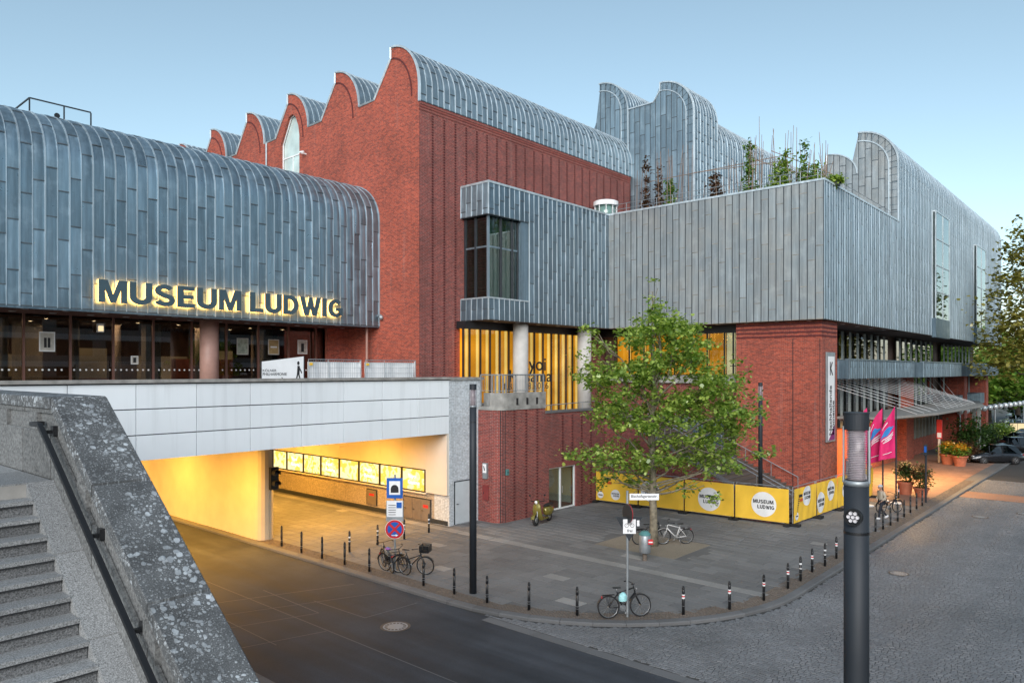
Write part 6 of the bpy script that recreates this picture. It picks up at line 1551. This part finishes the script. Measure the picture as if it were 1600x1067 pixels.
# ------------------------------------------------------------------ bicycles
M['bike_black'] = plain('bike_black', (.015,.016,.018), .35, .2); M['bike_white'] = plain('bike_white', (.6,.6,.6), .4); M['spoke'] = plain('spoke_steel', (.35,.36,.37), .35, .8)
M['leather'] = plain('saddle_black', (.02,.018,.017), .6); M['helmet'] = plain('cyan_helmet', (.35,.68,.70), .45, var=.3, nscale=18); M['purple_seat'] = plain('purple_cover', (.3,.09,.4), .6); M['bluebag'] = plain('blue_cover', (.05,.18,.5), .6)
def bike(lab, rear, front, col='bike_black', lean=6, step=False, rack=True, crate=False, saddle='leather', basket=False, z=0.0):
    rear = Vector((*rear, z)); front = Vector((*front, z)); d = (front-rear).normalized()
    t = bpy.data.objects.new('bicycle', None); COL.objects.link(t); t.location = rear; t.rotation_euler = (R(lean), 0, math.atan2(d.y, d.x)); tag(t, lab, 'bicycle', 'parked bicycles')
    t.empty_display_size = .1
    r = .34; wb = 1.06; bl = lambda b, n, m, s=True, p=None: b.build(n, M[m], p or t, world=False, smooth=s, uv=False)
    for cx in (0, wb):
        w = bl(MB().tube([(cx + r*.975*math.cos(a), 0, r + r*.975*math.sin(a)) for a in [2*math.pi*i/28 for i in range(28)]], .026, 8, True), 'tyre', 'rubber')
        bl(MB().tube([(cx + r*.91*math.cos(a), 0, r + r*.91*math.sin(a)) for a in [2*math.pi*i/28 for i in range(28)]], .011, 5, True), 'rim', 'spoke', True, w)
        b = MB().cyl((cx, -.045, r), (cx, .045, r), .022, n=8)
        for i in range(16):
            a = 2*math.pi*i/16; b.cyl((cx, .03*(-1)**i, r), (cx + r*.9*math.cos(a), 0, r + r*.9*math.sin(a)), .003, n=4, cap=False)
        bl(b, 'spokes', 'spoke', False, w)
        bl(MB().grid([[(cx + (r+.035)*math.cos(R(a)), y, r + (r+.035)*math.sin(R(a))) for y in (-.028, 0, .028)] for a in range(25 if cx else 10, 176 if not cx else 166, 15)]), 'mudguard', col)
    bb, st, ht, hb = (.46, 0, .29), (.3, 0, .78), (.86, 0, .88), (.9, 0, .74)
    b = MB()
    top = (.4, 0, .55) if step else (.32, 0, .74)
    for p, q, rr in ((bb, st, .021), (bb, hb, .024), (top, ht if not step else hb, .021), ((0,-.05,r), bb, .014), ((0,.05,r), bb, .014), ((0,-.05,r), (.32,-.02,.72), .012), ((0,.05,r), (.32,.02,.72), .012), (ht, hb, .022)): b.cyl(p, q, rr, n=8)
    bl(b, 'frame', col)
    bl(MB().tube([(.885,0,.76),(.93,-.05,.62),(wb,-.055,r)], .013, 6).tube([(.885,0,.76),(.93,.05,.62),(wb,.055,r)], .013, 6), 'fork', col)
    bl(MB().cyl(ht, (.84, 0, 1.0), .014, n=8).tube([(.72,-.3,1.04),(.8,-.26,1.04),(.86,-.08,1.0),(.86,.08,1.0),(.8,.26,1.04),(.72,.3,1.04)], .012, 6), 'handlebar', 'bike_black')
    bl(MB().cyl((.74,-.31,1.04),(.66,-.33,1.035), .018, n=8).cyl((.74,.31,1.04),(.66,.33,1.035), .018, n=8), 'grip', 'rubber')
    bl(MB().cyl(st, (.285, 0, .9), .014, n=8), 'seat_post', 'spoke')
    bl(MB().grid([[(x, y*w_, .93 + zz - abs(y)*.035) for y in (-1, -.5, 0, .5, 1)] for x, w_, zz in ((.15, .07, .005), (.2, .09, .01), (.3, .07, 0), (.4, .025, -.005), (.43, .012, -.01))]), 'saddle', saddle)
    bl(MB().lathe([(.09, -.008), (.1, 0), (.09, .008)], (.46, -.05, .29), 20, 'y').cyl((.46,-.09,.29),(.53,-.09,.14), .01, n=6).cyl((.46,.09,.29),(.39,.09,.44), .01, n=6).cyl((.46,-.09,.29),(.46,.09,.29), .012, n=6).box(.48,.58,-.16,-.09,.125,.145).box(.34,.44,.09,.16,.43,.45), 'crank', 'spoke', False)
    if rack:
        bl(MB().box(-.18, .22, -.06, -.05, .7, .712).box(-.18, .22, .05, .06, .7, .712).box(-.18, .22, -.008, .008, .7, .71).box(-.19, -.18, -.06, .06, .7, .712).cyl((0,-.06,r),(-.05,-.055,.7), .006, n=5).cyl((0,.06,r),(-.05,.055,.7), .006, n=5).cyl((0,-.06,r),(.1,-.055,.7), .006, n=5).cyl((0,.06,r),(.1,.055,.7), .006, n=5), 'rack', 'bike_black', False)
    bl(MB().ball((.95, 0, .84), .035, 8, 5), 'headlight', 'spoke'); bl(MB().box(-.22,-.2,-.03,.03,.62,.68), 'rear_light', 'red', False)
    bl(MB().cyl((.34, .05, .28), (.28, .14, .01), .009, n=6), 'kickstand', 'spoke')
    if crate:
        b = MB(); x0, x1, y0, y1, z0, z1 = .9, 1.26, -.2, .2, .88, 1.14
        b.box(x0, x1, y0, y1, z0, z0+.015)
        for zz in np.arange(z0+.02, z1, .05): b.box(x0, x0+.012, y0, y1, zz, zz+.03).box(x1-.012, x1, y0, y1, zz, zz+.03).box(x0, x1, y0, y0+.012, zz, zz+.03).box(x0, x1, y1-.012, y1, zz, zz+.03)
        for xx in (x0, x1-.02):
            for yy in (y0, y1-.02): b.box(xx, xx+.02, yy, yy+.02, z0, z1)
        bl(b, 'crate', 'bike_black', False)
    if basket:
        b = MB()
        for k in range(5): b.tube([(-.3, -.16-.012*k, .73+.05*k), (.12, -.16-.012*k, .73+.05*k), (.12, .16+.012*k, .73+.05*k), (-.3, .16+.012*k, .73+.05*k)], .004, 4, True)
        for xx in np.arange(-.3, .13, .06): b.cyl((xx,-.16,.73),(xx,-.21,.93), .003, n=4).cyl((xx,.16,.73),(xx,.21,.93), .003, n=4)
        bl(b, 'wire_basket', 'galv', False)
    return t
bike('black trekking bicycle leaning on the street name post at the kerb', (19.12, 12.92), (19.98, 12.28), lean=-7)
bike('dark bicycle with black front crate, rightmost beside the tunnel sign post', (18.15, 21.85), (18.65, 20.92), crate=True, step=True, lean=4)
bike('dark bicycle with wire basket, leftmost beside the tunnel sign post', (17.95, 22.05), (18.35, 23.0), basket=True, saddle='bluebag', lean=-5)
bike('dark bicycle with purple saddle in the middle by the tunnel sign post', (18.0, 22.5), (18.1, 21.45), saddle='purple_seat', lean=8)
bike('black bicycle with its front wheel turned right of the tree trunk', (28.15, 17.4), (28.95, 16.7), lean=5)
bike('white framed bicycle behind the black one at the tree trunk', (29.7, 15.95), (28.9, 16.65), 'bike_white', lean=-5)
bike('dark city bicycle parked behind the walking person', (43.1, 11.45), (43.95, 10.9), lean=4, step=True)
t = thing('bike_helmet', 'pale cyan helmet hanging on the bicycle at the street name post', 'helmet', (19.42, 12.66, .72))
b = MB(); P = [[(19.42 + .16*math.sin(R(a))*math.cos(R(q)), 12.6 + .13*math.sin(R(a))*math.sin(R(q)), .62 + .19*math.cos(R(a))) for q in range(0, 360, 30)] for a in (0.5, 20, 45, 70, 95, 110)]
b.grid(P, cv=True).build('shell', M['helmet'], t, smooth=True); MB().tube([(19.3,12.6,.56),(19.4,12.56,.44),(19.54,12.6,.56)], .008, 5).build('strap', M['black'], t)
# ------------------------------------------------------------------ scooter
M['olive'] = plain('olive_gold_paint', (.20,.17,.035), .25, .3, var=.06, coat=.5)
t = bpy.data.objects.new('motor_scooter', None); COL.objects.link(t); t.location = (29.5, 23.6, 0); t.scale = (1.12,)*3; t.rotation_euler = (R(6), 0, math.atan2(-.2, -1.0)); tag(t, 'olive gold motor scooter parked on its stand before the brick plinth', 'scooter')
bl = lambda b, n, m, s=True, p=None: b.build(n, M[m], p or t, world=False, smooth=s, uv=False)
for cx in (0, 1.27):
    w = bl(MB().lathe([(.12,-.05),(.2,-.055),(.235,-.03),(.24,0),(.235,.03),(.2,.055),(.12,.05)], (cx,0,.24), 22, 'y'), 'wheel', 'rubber'); bl(MB().lathe([(0,-.056),(.1,-.06),(.13,-.045)], (cx,0,.24), 16, 'y').lathe([(.13,.045),(.1,.06),(0,.056)], (cx,0,.24), 16, 'y'), 'rim', 'spoke', True, w)
def loft(secs, n=12): 
    return MB().grid([[(x, w*math.cos(2*math.pi*i/n), zc + h*math.sin(2*math.pi*i/n)) for i in range(n)] for x, w, zc, h in secs], cv=True)
bl(loft([(-.42,.02,.5,.02),(-.38,.12,.5,.1),(-.2,.19,.48,.2),(.05,.21,.47,.24),(.25,.17,.5,.2),(.36,.1,.52,.14),(.38,.02,.52,.05)]), 'rear_body', 'olive')
bl(MB().prism([(.3,-.17,.2),(.95,-.17,.2),(.95,-.17,.26),(.3,-.17,.26)], (0,.34,0)), 'footboard', 'olive', False)
bl(MB().grid([[(x, y, z - abs(y)*.0) for y in (-w_, -w_*.6, 0, w_*.6, w_)] for x, w_, z in ((.9,.2,.24),(1.0,.22,.4),(1.04,.21,.65),(1.0,.18,.86),(.97,.1,.95))]), 'leg_shield', 'olive')
bl(MB().grid([[(x+.09-abs(y)*.3, y, z) for y in (-w_, -w_*.6, 0, w_*.6, w_)] for x, w_, z in ((.92,.2,.24),(1.02,.22,.4),(1.06,.21,.65),(1.02,.18,.86),(.97,.1,.96))]), 'front_panel', 'olive')
bl(MB().grid([[(1.27 + .28*math.cos(R(a)), y, .24 + .28*math.sin(R(a))+ (.03 if y == 0 else 0)) for y in (-.085, -.05, 0, .05, .085)] for a in range(15, 166, 15)]), 'front_mudguard', 'olive')
bl(MB().tube([(1.27,.06,.24),(1.14,.05,.5),(1.02,0,.95)], .03, 8), 'fork', 'spoke'); bl(loft([(.86,.03,1.02,.03),(.93,.11,1.03,.07),(1.02,.12,1.02,.08),(1.08,.06,1.0,.06)]), 'headset', 'olive')
bl(MB().lathe([(.075,0),(.07,.03),(0,.045)], (0,0,0), 16).xf(Matrix.Translation((1.07,0,1.01)) @ Matrix.Rotation(R(90), 4, 'Y')), 'headlight', 'white')
bl(MB().tube([(.9,-.34,1.04),(.94,-.1,1.04),(.94,.1,1.04),(.9,.34,1.04)], .02, 8), 'handlebar', 'rubber')
bl(MB().cyl((.95,.28,1.05),(.92,.36,1.27), .008, n=6).ball((.91,.38,1.3), (.015,.06,.04), 10, 6), 'mirror', 'black'); bl(MB().cyl((.95,-.28,1.05),(.92,-.36,1.27), .008, n=6).ball((.91,-.38,1.3), (.015,.06,.04), 10, 6), 'mirror', 'black')
bl(loft([(-.42,.03,.75,.02),(-.36,.12,.76,.05),(-.1,.15,.77,.06),(.15,.13,.75,.06),(.32,.07,.73,.05),(.36,.02,.72,.02)]), 'seat', 'leather'); bl(MB().box(-.47,-.41,-.06,.06,.5,.58), 'tail_light', 'red', False)
# ------------------------------------------------------------------ flags
def flag(lab, x, y, hgt, zf, L, seed, show=True):
    t = thing('flagpole', lab, 'flag', (x, y, 0), group='magenta flags on poles'); g = np.random.default_rng(seed)
    MB().cyl((x, y, 0), (x, y, hgt), .05, .035, n=10).build('pole', M['lamp_metal'], t); MB().lathe([(.32, 0), (.32, .05), (.1, .06)], (x, y, .0), 16).build('base', M['white'], t); MB().ball((x, y, hgt), .05).build('finial', M['black'], t)
    dv = Vector((-.62, .78, 0)).normalized(); nv = Vector((-.75, -.66, 0)); W_ = 1.05; n, m = 12, 14; ph = g.uniform(0, 6)
    def pt(s, v):
        top = zf - 1.45*s**1.1; bot = zf - L - .18*s; z = top + (bot-top)*v; fold = .12*s*math.sin(5.5*s + 2.2*v + ph) + .05*math.sin(9*s - 3*v + ph); cw = W_*(.93 - .18*(1-v)*s)
        return Vector((x, y, z)) + dv*(.05 + cw*s) + nv*fold
    MB().grid([[tuple(pt(i/n, j/m)) for j in range(m+1)] for i in range(n+1)]).build('flag_cloth', M['pink'], t, smooth=True)
    def patch(s0, s1, v0, v1, mt, nm, k=6, blob=False):
        if blob: P = [[tuple(pt((s0+s1)/2 + (s1-s0)/2*r_/4*math.cos(a)*(1+.35*math.sin(3*a)), (v0+v1)/2 + (v1-v0)/2*r_/4*math.sin(a)*(1+.25*math.cos(4*a))) + nv*.012) for a in [2*math.pi*i/24 for i in range(24)]] for r_ in range(5)]; MB().grid(P, cv=True).build(nm, mt, t, smooth=True)
        else: MB().grid([[tuple(pt(s0+(s1-s0)*i/k, v0+(v1-v0)*j/2) + nv*.014) for j in range(3)] for i in range(k+1)]).build(nm, mt, t, smooth=True)
    patch(.15, .9, .26, .42, M['cyanb'], 'blue_print', blob=True)
    for a, e, v in ((.12, .8, .46), (.12, .62, .505), (.2, .7, .55)): patch(a, e, v, v+.026, M['white'], 'white_print')
    patch(.2, .7, .86, .872, M['white'], 'white_print'); patch(.5, .85, .1, .13, M['white'], 'white_print')
flag('magenta flag on the leftmost pole, mostly behind the near lamp', 44.9, 12.62, 5.75, 5.6, 3.0, 1); flag('magenta flag with blue print on the middle flagpole', 47.25, 12.45, 5.7, 5.5, 3.15, 2); flag('magenta flag with blue print on the right flagpole', 46.84, 11.63, 5.75, 5.65, 3.0, 4)
# posts by the entrance
t = thing('parking_sign_post', 'slim dark post with small blue sign beside the entrance kerb', 'sign', (48.3, 10.4, 0)); MB().cyl((48.3,10.4,0),(48.3,10.4,3.4), .06, n=10).build('post', M['lamp_metal'], t); MB().box(48.1,48.24,10.3,10.46,2.75,3.4).build('sign_box', M['lamp_metal'], t); MB().box(48.08,48.1,10.32,10.44,2.95,3.3).build('blue_plate', M['blue'], t)
t = thing('red_totem', 'thin red and white totem sign standing by the entrance', 'sign', (70.3, 14.1, 0)); MB().box(70.2,70.4,14.05,14.2,0,2.0).build('post', M['cream_panel'], t); MB().box(70.18,70.42,13.9,14.3,2.0,3.6).build('red_board', M['red'], t); MB().box(70.17,70.18,13.95,14.25,2.1,2.5).build('white_text', M['white'], t)
# ------------------------------------------------------------------ globe lights
t = thing('globe_lights', 'row of clear glass globe lights on a bar by the canopy end', 'lamp', (90, 14, 0))
x0, y0 = atpx(1500, 76); x1, y1 = atpx(1600, 92); MB().cyl((x0, y0, 3.55), (x1, y1, 3.75), .05, n=6).build('bar', M['galv'], t); M['globe'] = plain('globe_glass', (.55,.58,.6), .12, .3, var=.3, nscale=2, coat=.6)
for k in range(13):
    f_ = k/12; MB().ball((x0+(x1-x0)*f_, y0+(y1-y0)*f_, 3.5+.2*f_), .34 - .03*f_, 12, 8).build('globe', M['globe'], t, smooth=True)
for f_ in (0, .5, 1): MB().cyl((x0+(x1-x0)*f_, y0+(y1-y0)*f_, 0), (x0+(x1-x0)*f_, y0+(y1-y0)*f_, 3.55), .08, n=8).build('post', M['galv'], t)
def lit_case(lab, X, D, w, z0, z1):
    x, y = atpx(X, D); t = thing('poster_case', lab, 'poster case', (x, y, 0)); F = frame(Vector((.66,-.75,0)), (x, y, 0)); MB().box(-.06, w+.06, z0-.06, z1+.06, -.12, 0).xf(F).build('case', M['dark_metal'], t)
    n = max(1, int(w/.75))
    for k in range(n): MB().box(k*w/n+.03, (k+1)*w/n-.03, z0, z1, .001, .01).xf(F).build('lit_poster', M['cream_lit'], t)
    for xx in (.1, w-.1): MB().box(xx-.05, xx+.05, 0, z0-.06, -.1, -.02).xf(F).build('leg', M['dark_metal'], t)
lit_case('wide lit poster case glowing above the parked cars at the right edge', 1578, 84, 2.6, .55, 1.7); lit_case('narrow lit poster pillar between bushes and parked cars', 1554, 80, .45, .5, 1.8)
# ------------------------------------------------------------------ cars
M['tyre'] = M['rubber']; M['rimm'] = plain('alloy_rim', (.4,.41,.42), .35, .8); M['carglass'] = glassm('car_glass', (.12,.14,.15), 1.0, .02, 1.7); M['headl'] = plain('headlamp', (.6,.62,.63), .15, .3, coat=.6)
def car(lab, x, y, ang, paint, L=4.6, W_=1.85, H=1.55, van=False, grp='parked cars at the street end'):
    t = bpy.data.objects.new('parked_car', None); COL.objects.link(t); t.location = (x, y, RZ+.02); t.rotation_euler = (0, 0, ang); tag(t, lab, 'car', grp)
    bl = lambda b, n, m, s=False, p=None: b.build(n, m, p or t, world=False, smooth=s, uv=False)
    hl = L/2
    # stations: x, half width at sill, belt height, half width at belt
    st_ = [(-hl, .55, .42, .72, .6), (-hl+.08, .3, .84, .88, .8), (-hl+.5, .24, .94, .96, .9), (-.6, .22, .97, .98, .92), (.6, .22, .96, .98, .92), (hl-1.35, .24, .94, .97, .9), (hl-.75, .26, .86, .95, .88), (hl-.2, .3, .74, .88, .78), (hl, .42, .6, .62, .5)]
    P = []
    for sx, z0, z1, w0, w1 in st_:
        w0 *= W_/2; w1 *= W_/2; zm = (z0+z1)/2
        P.append([(sx, -w0*.9, z0), (sx, -w0, z0+.06), (sx, -w0*1.0, zm), (sx, -w1, z1-.05), (sx, -w1*.9, z1), (sx, 0, z1+.03), (sx, w1*.9, z1), (sx, w1, z1-.05), (sx, w0, zm), (sx, w0, z0+.06), (sx, w0*.9, z0), (sx, 0, z0)])
    b = MB().grid(P, cv=True); b.f = [tuple(reversed(f)) for f in b.f]; b.f += [tuple(range(12)), tuple((len(P)-1)*12+i for i in range(11, -1, -1))]; b.m += [0, 0]
    bl(b, 'body', paint, True)
    r0 = hl-1.45 if not van else hl-.8; r1 = -hl+.35
    tp_ = [(r1-.1, .93, .86), (r1+.35, H-.08, .68), (r1+1.1, H, .70), (r0-1.0, H-.02, .70), (r0-.75, H-.06, .68), (r0+.05, .93, .86)]
    Pg = [[(sx, -w*W_/2*1.0, .93), (sx, -w*W_/2, z), (sx, 0, z+.025), (sx, w*W_/2, z), (sx, w*W_/2, .93)] for sx, z, w in tp_]
    Pg = []
    for sx, z, w in tp_: Pg.append([(sx, -w*W_/2, z-.04 if z > 1.2 else z), (sx, -w*W_/2*.9, z), (sx, 0, z+.02), (sx, w*W_/2*.9, z), (sx, w*W_/2, z-.04 if z > 1.2 else z)])
    b = MB().grid(Pg[1:5]); b.f = [tuple(reversed(f)) for f in b.f]; bl(b, 'roof', paint, True)
    for sg in (-1, 1):
        wq = [(sx, sg*w*W_/2, z-.04 if z > 1.2 else z) for sx, z, w in tp_]; lo = [(sx, sg*.9*W_/2, .92) for sx, z, w in tp_]
        b = MB()
        for i in range(len(wq)-1): b.quad(lo[i], lo[i+1], wq[i+1], wq[i])
        bl(b, 'side_window', M['carglass'])
        for xx in (-.35, .75): bl(MB().prism([(xx, sg*.905*W_/2, .92), (xx+.08, sg*.905*W_/2, .92), (xx+.02, sg*.71*W_/2, H-.05), (xx-.06, sg*.71*W_/2, H-.05)], (0, sg*.012, 0)), 'pillar', paint)
        bl(MB().box(hl-1.75, hl-1.6, sg*W_/2*.95 - .02, sg*W_/2*.95+.02+sg*.14, .95, 1.07), 'wing_mirror', paint)
        bl(MB().ball((hl-.16, sg*W_/2*.62, .66), (.13, .2, .075), 10, 6), 'headlight', M['headl'], True); bl(MB().box(-hl-.01, -hl+.12, sg*W_/2*.62-.16, sg*W_/2*.62+.16, .7, .84), 'tail_light', M['red'])
        for xx in (-.25, .85): bl(MB().box(xx-.1, xx+.08, sg*W_/2*.985-.012, sg*W_/2*.985+.012, .78, .8), 'door_handle', paint)
    bl(MB().quad(*[Pg[4][i] for i in (1, 3)], *[Pg[5][i] for i in (4, 0)]), 'windscreen', M['carglass']); bl(MB().quad(*[Pg[1][i] for i in (1, 3)], *[Pg[0][i] for i in (4, 0)]), 'rear_window', M['carglass'])
    for xx in (-hl+.85, hl-.9):
        for sg in (-1, 1):
            yy = sg*(W_/2-.11); w = bl(MB().lathe([(.2,-.11),(.31,-.115),(.33,-.08),(.33,.08),(.31,.115),(.2,.11)], (xx, yy, .33), 22, 'y'), 'wheel', M['tyre'], True)
            b = MB().lathe([(.21, sg*.1), (.19, sg*.118), (.18, sg*.1), (0, sg*.095)], (xx, yy, .33), 20, 'y')
            for k in range(5):
                a = 2*math.pi*k/5; b.cyl((xx, yy+sg*.115, .33), (xx+.19*math.cos(a), yy+sg*.115, .33+.19*math.sin(a)), .028, n=4)
            bl(b, 'rim', M['rimm'], False, w); bl(MB().lathe([(.37, sg*.085), (.0, sg*.084)], (xx, yy, .34), 20, 'y'), 'wheel_arch', M['black'], False, w)
    bl(MB().box(hl-.06, hl+.01, -.5, .5, .42, .55), 'grille', M['black']); bl(MB().box(hl-.02, hl+.02, -.26, .26, .36, .46), 'number_plate', M['white'])
    return t
cp_ = lambda n, c, r=.25, m=.4: plain(n, c, r, m, var=.05, coat=.8)
M['car_g'] = cp_('graphite_paint', (.02,.021,.025)); M['car_k'] = cp_('black_paint_car', (.012,.012,.014)); M['car_s'] = cp_('silver_blue_paint', (.3,.36,.4)); M['car_w'] = cp_('white_car_paint', (.6,.62,.63), .3, 0); M['car_b'] = cp_('dark_blue_paint', (.02,.035,.06))
ca = math.atan2(.75, -.66)
def carpx(lab, X, y, m, **k):
    D = (7.7-RZ)*1147/(y-579.5); cx, cy = atpx(X, D); car(lab, cx, cy, ca+k.pop('da', 0), M[m], **k)
carpx('graphite estate car parked nearest at the right edge, facing the flower pots', 1551, 724, 'car_g', H=1.6, L=4.4)
carpx('black car parked directly behind the graphite estate car', 1580, 708, 'car_k', L=4.6)
carpx('dark car in the third row of parked cars', 1588, 699, 'car_k', L=4.5)
carpx('dark blue car parked below the wide lit poster case', 1600, 692, 'car_b', L=4.5)
carpx('silver blue car parked beyond the lit poster case', 1586, 674, 'car_s', L=4.5)
carpx('pale silver car parked under the globe lights', 1590, 665, 'car_s', L=4.4)
carpx('white van parked farthest under the trees', 1600, 655, 'car_w', L=5.2, H=2.1, van=True)
# ------------------------------------------------------------------ walking person
def skin_obj(name, joints, edges, mat, parent, sub=2):
    me = bpy.data.meshes.new(name); me.from_pydata([j[0] for j in joints], edges, []); o = link(name, me, parent); me.materials.append(mat)
    md = o.modifiers.new('skin', 'SKIN')
    for i, j in enumerate(joints): me.skin_vertices[0].data[i].radius = (j[1], j[1] if len(j) < 3 else j[2])
    me.skin_vertices[0].data[0].use_root = True
    md.use_smooth_shade = True; s_ = o.modifiers.new('sub', 'SUBSURF'); s_.levels = sub; s_.render_levels = sub
    return o
M['skin_tone'] = plain('skin', (.42,.25,.18), .6); M['jacket'] = plain('beige_jacket', (.44,.38,.30), .8, var=.15, nscale=6); M['trousers'] = plain('navy_trousers', (.015,.018,.028), .85); M['grey_cap'] = plain('pale_grey_cap', (.45,.46,.48), .8); M['shoe'] = plain('white_shoe', (.65,.65,.66), .6)
t = bpy.data.objects.new('person', None); COL.objects.link(t); t.location = (41.35, 10.95, 0); t.rotation_euler = (0, 0, math.atan2(.75, -.72)); tag(t, 'walking person in beige jacket, dark trousers, pale cap and white shoes', 'person')
hip = [((0,0,.93), .13), ((.02,.09,.90), .085), ((.16,.1,.5), .06), ((.2,.1,.1), .042), ((-.02,-.09,.90), .085), ((-.02,-.1,.48), .06), ((-.33,-.1,.16), .042)]
he = [(0,1),(1,2),(2,3),(0,4),(4,5),(5,6)]
up = [((0,0,1.15), .13), ((.02,0,1.4), .14), ((.04,0,1.5), .06), ((.06,0,1.6), .07), ((.07,0,1.68), .085), ((.02,.19,1.4), .055), ((-.06,.25,1.15), .042), ((.1,.22,.98), .034), ((.17,.2,.93), .03), ((.02,-.19,1.4), .055), ((0,-.26,1.15), .042), ((.16,-.22,1.0), .034), ((.23,-.19,.97), .03)]
jn = hip + up; n0 = len(hip); ed = he + [(0, n0), (n0, n0+1), (n0+1, n0+2), (n0+2, n0+3), (n0+3, n0+4), (n0+1, n0+5), (n0+5, n0+6), (n0+6, n0+7), (n0+7, n0+8), (n0+1, n0+9), (n0+9, n0+10), (n0+10, n0+11), (n0+11, n0+12)]
body = skin_obj('body', [(p[0], p[1]*.85) for p in jn], ed, M['skin_tone'], t)
skin_obj('trousers', [(p[0], p[1]*1.12) for p in hip], he, M['trousers'], t)
skin_obj('jacket', [((0,0,.88), .15), ((0,0,1.08), .165), ((.01,0,1.3), .175), ((.03,0,1.45), .1), ((.02,.2,1.4), .085), ((-.06,.27,1.15), .07), ((.1,.23,.99), .055), ((.02,-.2,1.4), .085), ((0,-.28,1.15), .07), ((.16,-.23,1.01), .055)], [(0,1),(1,2),(2,3),(2,4),(4,5),(5,6),(2,7),(7,8),(8,9)], M['jacket'], t)
MB().ball((.08,0,1.67), (.11,.085,.125), 14, 10).build('head', M['skin_tone'], t, world=False, smooth=True)
MB().ball((.185,0,1.655), (.025,.018,.025), 8, 6).build('nose', M['skin_tone'], t, world=False, smooth=True)
for sg in (-1, 1): MB().ball((.165, sg*.035, 1.69), .012, 6, 5).build('eye', M['ink'], t, world=False); MB().ball((.08, sg*.085, 1.67), (.02,.012,.035), 8, 6).build('ear', M['skin_tone'], t, world=False)
P = [[(.07 + .122*math.sin(R(a))*math.cos(R(q)), .097*math.sin(R(a))*math.sin(R(q)), 1.69 + .125*math.cos(R(a))) for q in range(0, 360, 30)] for a in (.5, 30, 60, 88)]
MB().grid(P, cv=True).ball((.19,0,1.71), (.06,.07,.012), 10, 4).build('cap', M['grey_cap'], t, world=False, smooth=True)
MB().ball((.245,.1,.05), (.14,.05,.055), 12, 8).build('shoe', M['shoe'], t, world=False, smooth=True); MB().ball((-.31,-.1,.1), (.13,.05,.06), 12, 8).xf(Matrix.Translation((-.31,-.1,.1)) @ Matrix.Rotation(R(30), 4, 'Y') @ Matrix.Translation((.31,.1,-.1))).build('shoe', M['shoe'], t, world=False, smooth=True)
for sx, sy, sz in ((.2,.2,.91), (.26,-.19,.95)):
    b = MB()
    for k in range(4): b.tube([(sx, sy-.025+.017*k, sz), (sx+.045, sy-.025+.017*k, sz-.03), (sx+.05, sy-.025+.017*k, sz-.06-.004*(k % 2))], .009, 5)
    b.tube([(sx-.01, sy+.03, sz+.01), (sx+.03, sy+.04, sz-.02)], .01, 5); b.build('fingers', M['skin_tone'], t, world=False, smooth=True)
# ------------------------------------------------------------------ building across the street, mirrored in the museum's glass
t = thing('opposite_building', 'pale stone office building with balcony bands across the street, mirrored in the glass', 'building', (5, -34, 0))
M['stone_b'] = plain('pale_stone', (.34,.33,.31), .8, var=.15); MB().box(-30, 70, -50, -34, -.1, 21).build('wall', M['stone_b'], t)
for k in range(5):
    z = 2.4 + k*3.7; MB().box(-30.5, 70.5, -35.2, -33.9, z+2.2, z+2.9).build('balcony_band', M['white'], t)
    for i in range(16): MB().box(-28+i*6.1, -23.6+i*6.1, -34.05, -33.97, z, z+2.1).build('window', M['carglass'], t)
MB().box(-30.6, 70.6, -50.5, -33.6, 21, 21.5).build('roof', M['zinc_d'], t)
